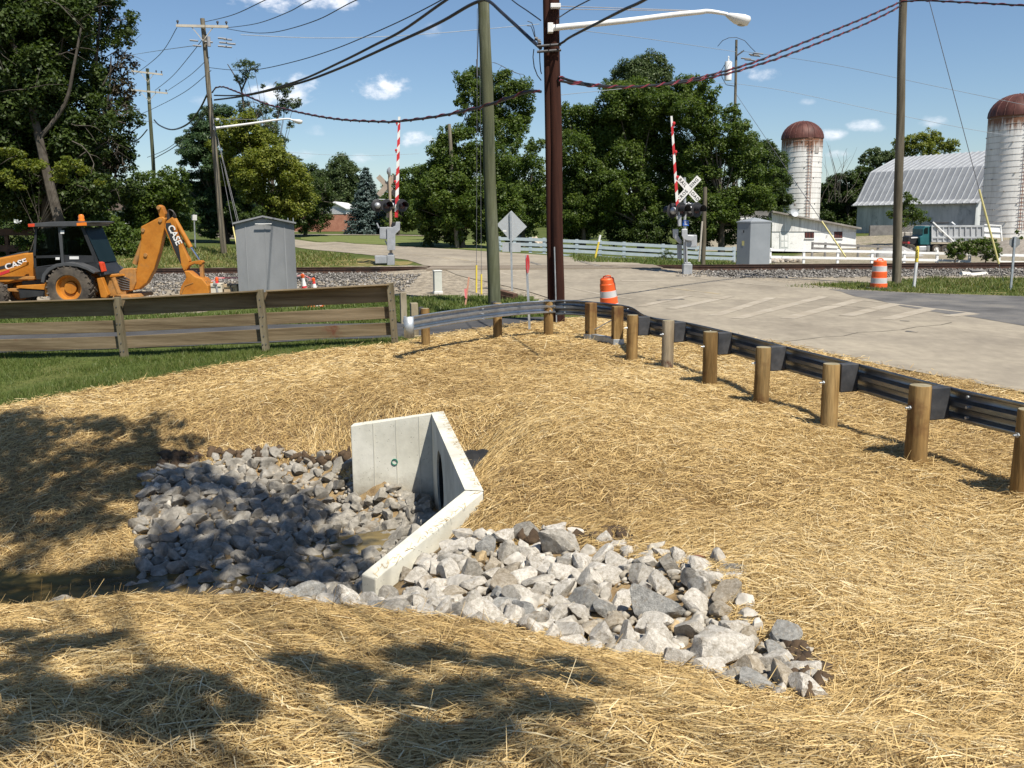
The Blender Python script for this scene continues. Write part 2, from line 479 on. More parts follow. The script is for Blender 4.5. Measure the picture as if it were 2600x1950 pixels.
def leafmat(name, cols, trans=0.28, rough=0.5, spec=0.3):
    m = bpy.data.materials.new(name)
    n, l, out, b = _nodes(m)
    a = n.new('ShaderNodeAttribute'); a.attribute_name = 'tint'
    rp = ramp(n, cols, 0.0, 1.0); l.new(a.outputs['Fac'], rp.inputs[0])
    l.new(rp.outputs[0], b.inputs['Base Color']); b.inputs['Roughness'].default_value = rough
    b.inputs['Specular IOR Level'].default_value = spec
    if trans:
        t = n.new('ShaderNodeBsdfTranslucent')
        br = mixc(n, l, 1.0, rp.outputs[0], (1.5, 1.6, 0.7), 'MULTIPLY'); l.new(br, t.inputs[0])
        ms = n.new('ShaderNodeMixShader'); ms.inputs[0].default_value = trans
        l.new(b.outputs[0], ms.inputs[1]); l.new(t.outputs[0], ms.inputs[2]); l.new(ms.outputs[0], out.inputs[0])
    return m
# ------------------------------------------------------------------ regions of the ground, in the world
def inside(poly, x, y):
    x = np.asarray(x); y = np.asarray(y)
    r = np.zeros(x.shape, dtype=bool)
    n = len(poly)
    for i in range(n):
        x0, y0 = poly[i][0], poly[i][1]; x1, y1 = poly[(i + 1) % n][0], poly[(i + 1) % n][1]
        if y0 == y1: continue
        c = ((y0 > y) != (y1 > y)) & (x < (x1 - x0) * (y - y0) / (y1 - y0) + x0)
        r ^= c
    return r
def xy(pts): return [(p[0], p[1]) for p in pts]
LAWN_EDGE = xy(Gp([(0, 880), (110, 858), (230, 836), (360, 812), (480, 790), (620, 768), (740, 752), (860, 744)]))
ROAD_EDGE = xy(Gp([(1330, 686), (1420, 702), (1520, 717), (1700, 746), (1900, 790), (2060, 822), (2212, 852)]))
STRAW = [(-14, LAWN_EDGE[0][1] + 0.5)] + LAWN_EDGE + xy(Gp([(920, 728), (1000, 716), (1075, 707), (1185, 692), (1250, 688)])) + ROAD_EDGE + [(9.5, 8.4), (14, 5.6), (14, -6), (-10, -6), (-16, 5)]
ROCK_L = xy(Gp([(318, 1020), (420, 990), (560, 972), (700, 972), (765, 985)])) + [(HF.x + .02, HF.y - .06), (HA.x - .06, HA.y - .08), (HB.x - .08, HB.y), (HN.x - .05, HN.y), (-1.45, 6.2), (-1.6, 5.75), (-2.6, 5.5), (-3.3, 5.8), (-3.75, 7.0)] + xy(Gp([(300, 1215), (288, 1150), (305, 1070)]))
ROCK_R = xy(Gp([(862, 1192), (1000, 1160), (1110, 1165), (1200, 1143), (1300, 1175), (1430, 1195), (1560, 1212), (1620, 1250), (1625, 1330), (1650, 1380), (1735, 1395), (1785, 1470), (1755, 1518), (1650, 1500), (1500, 1458), (1400, 1428), (1200, 1388), (1050, 1357), (900, 1342)])) + [(-1.3, 5.0), (-1.55, 5.9), (-1.3, 6.85)]
WATER_Z = -1.2
def wob(x, y):
    """Small unevenness of straw-covered soil."""
    return 0.012 * (np.sin(2.9 * x + 1.7 * y) + np.sin(-3.7 * x + 2.3 * y + 1.3) + 0.7 * np.sin(6.1 * x + 4.3 * y + 0.4) + 0.6 * np.sin(5.2 * y - 7.7 * x + 2.2))
def near_w(x, y):
    d = np.hypot(x, y)
    return np.clip((16.5 - d) / 3.0, 0, 1)
def hg(x, y): return hh(x, y) + wob(x, y) * near_w(x, y)

# ------------------------------------------------------------------ ground
def axis(lo, hi, step, far, grow):
    a = list(np.arange(lo, hi + 1e-6, step))
    s = step
    while a[-1] < far: s *= grow; a.append(a[-1] + s)
    s = step
    while a[0] > -far if lo < 0 else False: s *= grow; a.insert(0, a[0] - s)
    return np.array(a)
gx = axis(-9, 8, 0.125, 1450, 1.09)
gy = np.concatenate([np.array([-1400, -700, -300, -120, -50, -20, -12, -8, -6, -4.5]), axis(0 - 3.5, 22, 0.125, 1, 1.1)])
_s = 0.125; _l = list(gy)
while _l[-1] < 1450: _s = min(_s * 1.07, 300); _l.append(_l[-1] + _s)
gy = np.array(_l)
GX, GY = np.meshgrid(gx, gy)
GZ = hg(GX, GY)
nx, ny = len(gx), len(gy)
V = np.stack([GX, GY, GZ], -1).reshape(-1, 3)
ii = np.arange(ny - 1)[:, None] * nx + np.arange(nx - 1)[None, :]
F = np.stack([ii, ii + 1, ii + nx + 1, ii + nx], -1).reshape(-1, 4)

m = bpy.data.materials.new('ground_cover')
n, l, out, b = _nodes(m)
pos = n.new('ShaderNodeNewGeometry').outputs['Position']
at_ = n.new('ShaderNodeAttribute'); at_.attribute_name = 'cover'
sp = n.new('ShaderNodeSeparateColor'); l.new(at_.outputs['Color'], sp.inputs[0])
r1 = ramp(n, [(0.055, 0.075, 0.02), (0.085, 0.11, 0.03), (0.13, 0.135, 0.045)], 0.3, 0.7); l.new(noise(n, l, pos, 0.5, 8, 0.7), r1.inputs[0])
g2 = ramp(n, [(0.6, 0.6, 0.6), (1.15, 1.15, 1.1)], 0.3, 0.7); l.new(noise(n, l, pos, 9, 4, 0.7), g2.inputs[0])
grass_c = mixc(n, l, 1.0, r1.outputs[0], g2.outputs[0], 'MULTIPLY')
r2 = ramp(n, [(0.17, 0.115, 0.06), (0.27, 0.19, 0.1), (0.34, 0.25, 0.13)], 0.35, 0.66); l.new(noise(n, l, pos, 7, 8, 0.75), r2.inputs[0])
r3 = ramp(n, [(0.2, 0.17, 0.13), (0.31, 0.27, 0.21), (0.41, 0.365, 0.29)], 0.35, 0.65); l.new(noise(n, l, pos, 2.2, 9, 0.8), r3.inputs[0])
vo = n.new('ShaderNodeTexVoronoi'); vo.inputs['Scale'].default_value = 11; l.new(pos, vo.inputs['Vector'])
r4 = ramp(n, [(0.62, 0.62, 0.62), (1.12, 1.1, 1.06)], 0.1, 0.8)
vsep = n.new('ShaderNodeSeparateColor'); l.new(vo.outputs['Color'], vsep.inputs[0]); l.new(vsep.outputs[0], r4.inputs[0])
grav_c = mixc(n, l, 1.0, r3.outputs[0], r4.outputs[0], 'MULTIPLY')
jit = math_(n, l, 'MULTIPLY', math_(n, l, 'SUBTRACT', noise(n, l, pos, 1.6, 6, 0.7), 0.5), 1.3)
def edge(ch):
    s_ = math_(n, l, 'ADD', sp.outputs[ch], jit)
    mr = n.new('ShaderNodeMapRange'); mr.inputs[1].default_value = 0.38; mr.inputs[2].default_value = 0.62; l.new(s_, mr.inputs[0])
    return math_(n, l, 'MULTIPLY', mr.outputs[0], math_(n, l, 'GREATER_THAN', sp.outputs[ch], 0.02))
dry = ramp(n, [(0.2, 0.16, 0.06), (0.28, 0.22, 0.1)], 0.3, 0.7); l.new(noise(n, l, pos, 3, 6, 0.7), dry.inputs[0])
c1 = mixc(n, l, edge(2), grass_c, dry.outputs[0])
c1 = mixc(n, l, edge(1), c1, grav_c)
c1 = mixc(n, l, edge(0), c1, r2.outputs[0])
l.new(c1, b.inputs['Base Color']); b.inputs['Roughness'].default_value = 0.95; b.inputs['Specular IOR Level'].default_value = 0.1
bp = n.new('ShaderNodeBump'); bp.inputs['Strength'].default_value = 0.6; bp.inputs['Distance'].default_value = 0.05
l.new(noise(n, l, pos, 14, 5, 0.7), bp.inputs['Height']); l.new(bp.outputs[0], b.inputs['Normal'])
ground = np_mesh('ground', V, F, m, smooth=True)
tag(ground, kind='structure')
X, Y = V[:, 0], V[:, 1]
straw_w = inside(STRAW, X, Y).astype(float)
LBED = [(-9, 30.5), (-3.5, 29.0), (0.5, 26.5), (1.0, 24.3), (2.2, 21.0), (2.9, 20.4), (6, 12), (60, 20), (60, 45), (-60, 45), (-60, 31.5), (-30, 30.0)]
grav_w = inside([(-60, 33.5), (-12, 31.5), (-6.6, 31.6), (-3.6, 30.6), (-1.2, 29.6), (0.6, 29.0), (1.1, 25.5), (2.2, 21.2), (3.4, 20.6), (9, 27), (13, 32.5), (17, 35.2), (60, 34), (60, 43), (-60, 46)], X, Y).astype(float)
grav_w = np.maximum(grav_w, inside([(-17.5, 26.6), (-9.2, 26.6), (-8.4, 34), (-60, 34), (-60, 28)], X, Y) * 0.9)
VERGE = xy(Gp([(1690, 620), (1772, 614), (1880, 611), (1950, 603), (2100, 602), (2212, 602), (2212, 642), (1990, 635), (1850, 628)])) + [(13.0, 30.0)]
VERGE = VERGE[:6] + [(40, 34), (40, 25)] + VERGE[6:-1]
grav_w = np.maximum(grav_w, inside([(12, 46), (24, 44), (80, 42), (80, 95), (52, 112), (36, 110), (26, 84), (15, 66)], X, Y) * 0.62)
grav_w[inside(VERGE, X, Y)] = 0
dry_w = (inside([(-60, 44), (-11, 44.5), (-6, 44), (-4, 46), (-8, 50), (-14, 56), (-60, 62)], X, Y) * 0.55 + inside(VERGE, X, Y) * 0.42).astype(float)
ca = ground.data.color_attributes.new('cover', 'FLOAT_COLOR', 'POINT')
ca.data.foreach_set('color', np.stack([straw_w, grav_w, dry_w, np.ones_like(dry_w)], -1).astype(np.float32).ravel())

# ------------------------------------------------------------------ sheets laid on the ground
def sheet(name, poly, res, dz, mt, kind='structure', jitter=0.0, hf=None):
    hf = hf or hh
    P = []
    for i in range(len(poly)):
        a = Vector(poly[i][:2]); c = Vector(poly[(i + 1) % len(poly)][:2])
        k = max(1, min(60, int((c - a).length / res)))
        nrm = Vector((-(c - a).y, (c - a).x)); nrm = nrm / max(nrm.length, 1e-6)
        for j in range(k):
            q = a.lerp(c, j / k)
            if jitter: q = q + nrm * random.gauss(0, jitter)
            P.append(q)
    nb = len(P)
    xs = [p.x for p in P]; ys = [p.y for p in P]
    Xg, Yg = np.meshgrid(np.arange(min(xs), max(xs), res), np.arange(min(ys), max(ys), res))
    Xg = Xg.ravel() + rng.uniform(-.1, .1, Xg.size) * res; Yg = Yg.ravel() + rng.uniform(-.1, .1, Yg.size) * res
    poly2 = [(p.x, p.y) for p in P]
    ok = inside(poly2, Xg, Yg)
    Xg, Yg = Xg[ok], Yg[ok]
    B = np.array(poly2)
    keep = np.ones(len(Xg), bool)
    for i in range(0, len(Xg), 4000):
        d = ((Xg[i:i + 4000, None] - B[None, :, 0]) ** 2 + (Yg[i:i + 4000, None] - B[None, :, 1]) ** 2).min(1)
        keep[i:i + 4000] = d > (0.4 * res) ** 2
    pts = P + [Vector((a, c)) for a, c in zip(Xg[keep], Yg[keep])]
    r = delaunay_2d_cdt(pts, [(i, (i + 1) % nb) for i in range(nb)], [], 1, 1e-6)
    vs = np.array([(p.x, p.y) for p in r[0]])
    z = hf(vs[:, 0], vs[:, 1]) + dz
    me = bpy.data.meshes.new(name)
    me.from_pydata([(a[0], a[1], c) for a, c in zip(vs, z)], [], [tuple(f) for f in r[2]])
    bm = bmesh.new(); bm.from_mesh(me)
    for f in bm.faces:
        if f.normal.z < 0: f.normal_flip()
        f.smooth = True
    bm.to_mesh(me); bm.free()
    me.materials.append(mt)
    o = bpy.data.objects.new(name, me); COL.objects.link(o)
    if kind: o['kind'] = kind
    return o
m_road = mat('worn_pavement', [(0.23, 0.2, 0.155), (0.295, 0.258, 0.2), (0.35, 0.307, 0.235)], 0.5, 0.9, bump=0.15, world=True, fine=0.16, fscale=5.0, stain=(0.2, 0.175, 0.14), stscale=0.35, stlo=0.5, sthi=0.8, lo=0.32, hi=0.68, stretch=(1, 0.55, 1), bscale=60, spec=0.15)
m_asph = mat('dark_asphalt', [(0.095, 0.093, 0.092), (0.14, 0.136, 0.132), (0.19, 0.178, 0.16)], 0.8, 0.9, bump=0.2, world=True, fine=0.2, fscale=40, bscale=90, spec=0.08, stain=(0.22, 0.197, 0.16), stscale=0.7, stlo=0.58, sthi=0.85)
m_path = mat('drive_asphalt', [(0.062, 0.062, 0.064), (0.09, 0.09, 0.091)], 1.2, 0.95, bump=0.2, world=True, fine=0.2, fscale=30, bscale=90, spec=0.06)
ROAD = xy(Gp([(430, 509), (540, 520), (640, 535), (766, 548), (880, 562), (930, 576), (985, 594), (1060, 611), (1130, 627), (1200, 650), (1262, 672)])) + ROAD_EDGE + \
    [(9.6, 8.3), (15, 5.4), (40, -4), (40, 21), (26, 25.5)] + xy(Gp([(2212, 641), (1990, 634), (1850, 627), (1700, 612), (1600, 603), (1480, 590), (1400, 577), (1386, 572), (1359, 566), (1250, 557), (1106, 547), (1000, 540), (766, 527), (640, 518), (540, 509), (430, 501)]))
road = sheet('road', ROAD, 0.9, 0.02, m_road, jitter=0.02)
SIDE = xy(Gp([(1790, 626), (1850, 628), (1990, 635), (2212, 642)])) + [(26, 25.8), (40, 22), (40, 12)] + xy(Gp([(2212, 706), (2100, 688), (1950, 664), (1850, 642)]))
side_road = sheet('side_road', SIDE, 0.8, 0.025, m_asph, jitter=0.06)
PATH = [(-30, 19.0), (-12, 19.3), (-2.4, 19.4), (-1.2, 19.3)] + xy(Gp([(1000, 722), (1075, 712), (1185, 696), (1262, 684)])) + [(2.9, 20.6), (2.0, 22.2), (0.5, 23.0), (-2.5, 23.2), (-12, 23.2), (-30, 22.6)]
asphalt_path = sheet('path', PATH, 0.5, 0.016, m_path, jitter=0.03)
# mown lawn beyond the railway
ml = bpy.data.materials.new('mown_lawn')
n, l, out, b = _nodes(ml)
pos = n.new('ShaderNodeNewGeometry').outputs['Position']
mp = n.new('ShaderNodeMapping'); mp.inputs['Rotation'].default_value = (0, 0, math.radians(68)); l.new(pos, mp.inputs[0])
wv = n.new('ShaderNodeTexWave'); wv.inputs['Scale'].default_value = 0.13; wv.inputs['Distortion'].default_value = 1.2; wv.inputs['Detail'].default_value = 1.0; wv.inputs['Detail Scale'].default_value = 0.4; l.new(mp.outputs[0], wv.inputs['Vector'])
rr = ramp(n, [(0.10, 0.135, 0.04), (0.185, 0.2, 0.075)], 0.3, 0.7); l.new(wv.outputs['Fac'], rr.inputs[0])
g2 = ramp(n, [(0.75, 0.75, 0.75), (1.1, 1.1, 1.05)], 0.3, 0.7); l.new(noise(n, l, pos, 3, 6, 0.7), g2.inputs[0])
l.new(mixc(n, l, 1.0, rr.outputs[0], g2.outputs[0], 'MULTIPLY'), b.inputs['Base Color']); b.inputs['Roughness'].default_value = 0.95; b.inputs['Specular IOR Level'].default_value = 0.1
lawn = sheet('lawn', xy(Gp([(650, 517), (766, 526), (1000, 539), (1100, 546), (1128, 537), (1100, 526), (1000, 516), (840, 510), (650, 510)])), 1.5, 0.02, ml)
drive = sheet('path', xy(Gp([(560, 506.5), (650, 508.2), (840, 508.6), (1000, 514), (1000, 512), (840, 506.6), (650, 506.4), (560, 505)])), 2.0, 0.03, m_road)

# painted markings, worn
m_paint = mat('worn_white_paint', [(0.35, 0.305, 0.24), (0.4, 0.355, 0.28), (0.44, 0.39, 0.31)], 1.5, 0.85, world=True, fine=0.15, fscale=14, stain=(0.31, 0.265, 0.2), stscale=1.6, stlo=0.38, sthi=0.6)
m_ypaint = mat('worn_yellow_paint', [(0.36, 0.29, 0.17), (0.42, 0.33, 0.18)], 1.5, 0.85, world=True, stain=(0.33, 0.29, 0.23), stscale=1.3, stlo=0.42, sthi=0.6)
def stripe(pix, w, mt, name='road_marking', dz=0.026):
    P = [Vector((p[0], p[1])) for p in Gp(pix)]
    L = []; R = []
    Q = []
    for a, c in zip(P[:-1], P[1:]):
        k = max(1, int((c - a).length / 0.7))
        Q += [a.lerp(c, j / k) for j in range(k)]
    Q.append(P[-1])
    for i, p in enumerate(Q):
        d = (Q[min(i + 1, len(Q) - 1)] - Q[max(i - 1, 0)]).normalized(); s = Vector((-d.y, d.x)) * (w / 2)
        L.append(p + s); R.append(p - s)
    mb = MB(); vs = []
    for a, c in zip(L, R):
        vs += [(a.x, a.y, h1(a.x, a.y) + dz), (c.x, c.y, h1(c.x, c.y) + dz)]
    mb.add(vs, [(2 * i, 2 * i + 1, 2 * i + 3, 2 * i + 2) for i in range(len(Q) - 1)])
    o = mb.build(name, mt); o['kind'] = 'structure'
    return o
for pix, w in (([zz('7', 230, 80), zz('7', 560, 10)], .3), ([zz('7', 470, 120), zz('7', 800, 15)], .3), ([zz('7', 600, 135), zz('7', 1090, 10)], .32),
               ([zz('7', 880, 135), zz('7', 1285, 30)], .36), ([zz('7', 1215, 120), zz('7', 1490, 53)], .36), ([zz('7', 1440, 140), zz('7', 1690, 78)], .36),
               ([zz('7', 1780, 122), zz('7', 1930, 106)], .36), ([zz('7', 60, 65), zz('7', 330, 5)], .28)):
    stripe(pix, w, m_paint)
stripe([(1391, 585), (1500, 600), (1616, 615), (1700, 622)], .14, m_paint)
stripe([(1342, 608), (1503, 607)], .45, m_paint)
stripe([(1073, 588), (1146, 604)], .13, m_paint)
stripe([zz('3', 0, 1236), zz('3', 400, 1252), zz('3', 760, 1282)], .13, m_paint)
stripe([zz('7', 1285, 30), zz('7', 1490, 53), zz('7', 1690, 78), zz('7', 1930, 106)], .14, m_paint)
stripe([zz('4', 420, 1500), zz('4', 700, 1560), zz('4', 950, 1600)], .12, m_paint)
stripe([zz('4', 1150, 1500), zz('4', 1400, 1530), zz('4', 1650, 1560)], .12, m_ypaint)
stripe([(700, 534), (860, 548), (1000, 562), (1040, 568)], .12, m_ypaint)
m_crack = mat('road_crack', [(0.13, 0.115, 0.09), (0.22, 0.19, 0.15)], 3, 0.95, world=True)
def crack(a, c, seed):
    r = random.Random(seed); n_ = 9; P = []
    for k in range(n_ + 1):
        t = k / n_; P.append((a[0] + (c[0] - a[0]) * t + r.gauss(0, 5), a[1] + (c[1] - a[1]) * t + r.gauss(0, 1.3)))
    stripe(P, .025, m_crack, dz=.028)
crack((1400, 640), (1900, 668), 5); crack((1700, 740), (2060, 700), 11)
m_skid = mat('tar_patch', [(0.1, 0.095, 0.09), (0.15, 0.14, 0.125)], 3, 0.8, world=True, stain=(0.3, 0.26, 0.2), stscale=2.5, stlo=0.45, sthi=0.6)
stripe([zz('7', 150, 32), zz('7', 300, 26)], .22, m_skid, dz=.029)
stripe([zz('7', 1548, 208), zz('7', 1615, 212)], .16, m_skid, dz=.029)
stripe([zz('7', 1515, 148), zz('7', 1570, 151)], .07, m_skid, dz=.029)
stripe([zz('3', 1390, 1298), zz('3', 1520, 1340)], .22, m_skid, dz=.029)
stripe([zz('4', 535, 1297), zz('4', 690, 1338)], .3, m_skid, dz=.029)

# ------------------------------------------------------------------ railway
def ry(x): return 40.2 - 0.04 * x
RZ = 0.36
m_rail = mat('rusty_rail', [(0.05, 0.027, 0.018), (0.085, 0.045, 0.03), (0.035, 0.024, 0.02)], 1.5, 0.75, metal=0.2, world=True, fine=0.3, fscale=20)
m_tie = mat('old_tie_timber', [(0.05, 0.03, 0.02), (0.12, 0.065, 0.04)], 3, 0.9, world=True)
track = thing('railway_track', 'rusty brown railway track running straight across the whole scene behind the metal shed', 'railway track', (0, ry(0), RZ))
prof = [(-.065, -.17), (.065, -.17), (.065, -.15), (.012, -.135), (.012, -.045), (.036, -.035), (.036, 0), (-.036, 0), (-.036, -.035), (-.012, -.045), (-.012, -.135), (-.065, -.15)]
for off in (0.0, 1.5):
    mb = MB()
    x0, x1 = -62, 62
    mb.prism(prof, 0, 1, lambda p, t: Vector(((x0 + (x1 - x0) * t), ry(x0 + (x1 - x0) * t) + off + p[0], RZ + p[1])))
    mb.build('rail', m_rail, track, world=True)
mb = MB()
x = -60
while x < 60:
    if not -3.3 < x < 6.2:
        mb.box((x + random.uniform(-.04, .04), ry(x) + .75 + random.uniform(-.05, .05), RZ - .255), (.22, 2.55, .16))
        for o_ in (0, 1.5):
            mb.box((x, ry(x) + o_, RZ - .165), (.17, .34, .012))
    x += 0.52
o = mb.build('ties', m_tie, track, world=True); o['kind'] = 'stuff'
m_cross = mat('crossing_panel', [(0.2, 0.165, 0.12), (0.27, 0.225, 0.17)], 0.6, 0.9, world=True, fine=0.2, fscale=12)
mb = MB()
for y0, y1 in ((.12, 1.38), (-.75, -.06), (1.56, 2.2)):
    mb.prism([(-3.6, 0), (6.4, 0), (6.4, 1), (-3.6, 1)], RZ - .12, RZ - .004, lambda p, t: Vector((p[0], ry(p[0]) + y0 + (y1 - y0) * p[1], t)))
mb.build('crossing_panel', m_cross, track, world=True)

m_bal = bpy.data.materials.new('ballast_stone')
n, l, out, b = _nodes(m_bal)
pos = n.new('ShaderNodeNewGeometry').outputs['Position']
vo = n.new('ShaderNodeTexVoronoi'); vo.inputs['Scale'].default_value = 13; l.new(pos, vo.inputs['Vector'])
sp = n.new('ShaderNodeSeparateColor'); l.new(vo.outputs['Color'], sp.inputs[0])
rr = ramp(n, [(0.045, 0.04, 0.036), (0.13, 0.12, 0.105), (0.2, 0.185, 0.165), (0.38, 0.36, 0.33)], 0.05, 1.0); l.new(sp.outputs[0], rr.inputs[0])
l.new(rr.outputs[0], b.inputs['Base Color']); b.inputs['Roughness'].default_value = 0.9; b.inputs['Specular IOR Level'].default_value = 0.2
bp = n.new('ShaderNodeBump'); bp.inputs['Strength'].default_value = 0.9; bp.inputs['Distance'].default_value = 0.06
l.new(vo.outputs['Distance'], bp.inputs['Height']); l.new(bp.outputs[0], b.inputs['Normal'])
OCT = np.array([(1, 0, 0), (-1, 0, 0), (0, 1, 0), (0, -1, 0), (0, 0, 1), (0, 0, -1)], float)
OCF = np.array([(0, 2, 4), (2, 1, 4), (1, 3, 4), (3, 0, 4), (2, 0, 5), (1, 2, 5), (3, 1, 5), (0, 3, 5)])
def ballast(xa, xb, dens, reach=3.6):
    xs = np.arange(xa, xb + .01, 0.5)
    prof = [(-3.5, None, -.03), (-3.0, None, .01), (-1.05, RZ - .2, 0), (-.5, RZ - .185, 0), (2.0, RZ - .185, 0), (2.6, RZ - .2, 0), (4.4, None, -.03)]
    V = []
    for x in xs:
        for off, z, dz in prof:
            y = ry(x) + off
            V.append((x, y, (h1(x, y) if z is None else z) + dz))
    k = len(prof)
    F = [(i * k + j, (i + 1) * k + j, (i + 1) * k + j + 1, i * k + j + 1) for i in range(len(xs) - 1) for j in range(k - 1)]
    V = np.array(V)
    N = int((xb - xa) * dens)
    sx = rng.uniform(xa, xb, N); so_ = -reach * rng.uniform(0, 1, N) ** (1.0 if reach < 4 else 1.25)
    y = ry(sx) + so_
    zb = hh(sx, y)
    z = np.where(so_ < -3.0, zb, np.where(so_ < -1.05, zb + (RZ - .2 - zb) * (so_ + 3.0) / 1.95, RZ - .19))
    s = rng.uniform(.03, .075, N)
    D = rng.normal(size=(N, 6, 3)) * .28 + OCT[None]
    q = rng.uniform(0, 2 * PI, N)
    Dx = D[..., 0] * np.cos(q)[:, None] - D[..., 1] * np.sin(q)[:, None]; Dy = D[..., 0] * np.sin(q)[:, None] + D[..., 1] * np.cos(q)[:, None]
    SV = np.stack([Dx * s[:, None] + sx[:, None], Dy * s[:, None] + y[:, None], D[..., 2] * s[:, None] * .8 + z[:, None] + .01], -1).reshape(-1, 3)
    SF = (np.arange(N)[:, None, None] * 6 + OCF[None]).reshape(-1, 3) + len(V)
    FT = np.array([t for f in F for t in ((f[0], f[1], f[2]), (f[0], f[2], f[3]))])
    o = np_mesh('ballast', np.concatenate([V, SV]), np.concatenate([FT, SF]), m_bal)
    o['kind'] = 'stuff'; o['label'] = 'crushed grey stone ballast banked under the rails'
    return o
ballast(-40, -3.7, 330, 8.5); ballast(6.5, 45, 150)
# ------------------------------------------------------------------ stream
mw = bpy.data.materials.new('muddy_water')
n, l, out, b = _nodes(mw)
pos = n.new('ShaderNodeNewGeometry').outputs['Position']
rr = ramp(n, [(0.05, 0.034, 0.013), (0.14, 0.1, 0.036), (0.22, 0.165, 0.06)], 0.35, 0.7); l.new(noise(n, l, pos, 1.5, 4, stretch=(0.5, 1.6, 1)), rr.inputs[0])
l.new(rr.outputs[0], b.inputs['Base Color']); b.inputs['Roughness'].default_value = 0.16; b.inputs['IOR'].default_value = 1.33; b.inputs['Specular IOR Level'].default_value = 0.35
bp = n.new('ShaderNodeBump'); bp.inputs['Strength'].default_value = 0.12; bp.inputs['Distance'].default_value = 0.02
l.new(noise(n, l, pos, 9, 2), bp.inputs['Height']); l.new(bp.outputs[0], b.inputs['Normal'])
mb = MB(); mb.add([(-26, 5.0, WATER_Z), (-0.35, 5.9, WATER_Z), (-0.35, 10.9, WATER_Z), (-3.2, 9.6, WATER_Z), (-26, 10, WATER_Z)], [(0, 1, 2, 3, 4)])
tag(mb.build('water', mw), kind='structure')

# ------------------------------------------------------------------ straw mulch
_tx = np.arange(-17, 16.01, 0.1); _ty = np.arange(-6.5, 26.01, 0.1)
_TX, _TY = np.meshgrid(_tx, _ty); _TZ = hg(_TX, _TY)
def hb(x, y):
    fx = np.clip((x + 17) / 0.1, 0, len(_tx) - 1.001); fy = np.clip((y + 6.5) / 0.1, 0, len(_ty) - 1.001)
    i = fx.astype(int); j = fy.astype(int); a = fx - i; c = fy - j
    return _TZ[j, i] * (1 - a) * (1 - c) + _TZ[j, i + 1] * a * (1 - c) + _TZ[j + 1, i] * (1 - a) * c + _TZ[j + 1, i + 1] * a * c
def rnd_field(x, y, s, k):
    return np.sin(x * s * 1.3 + k) + np.sin(y * s * 1.7 + k * 2.1 + 1.2 * np.sin(x * s * 0.9)) + np.sin((x - y) * s * 0.8 + k * .7)
ROCKS = [ROCK_L, ROCK_R]
def shrink(poly, d):
    c = Vector((sum(p[0] for p in poly) / len(poly), sum(p[1] for p in poly) / len(poly)))
    return [tuple(c + (Vector(p) - c) * (1 - d / max((Vector(p) - c).length, .3))) for p in poly]
ROCKS_IN = [shrink(p, 0.2) for p in ROCKS]
WALL_TOP = None
m_straw = bpy.data.materials.new('straw')
n, l, out, b = _nodes(m_straw)
a_ = n.new('ShaderNodeAttribute'); a_.attribute_name = 'tint'
rr = ramp(n, [(0.16, 0.095, 0.038), (0.4, 0.272, 0.115), (0.57, 0.405, 0.17), (0.67, 0.5, 0.23), (0.8, 0.68, 0.42)], 0.0, 1.0); l.new(a_.outputs['Fac'], rr.inputs[0])
l.new(rr.outputs[0], b.inputs['Base Color']); b.inputs['Roughness'].default_value = 0.5; b.inputs['Specular IOR Level'].default_value = 0.35
t = n.new('ShaderNodeBsdfTranslucent'); l.new(rr.outputs[0], t.inputs[0])
ms = n.new('ShaderNodeMixShader'); ms.inputs[0].default_value = 0.18
l.new(b.outputs[0], ms.inputs[1]); l.new(t.outputs[0], ms.inputs[2]); l.new(ms.outputs[0], out.inputs[0])

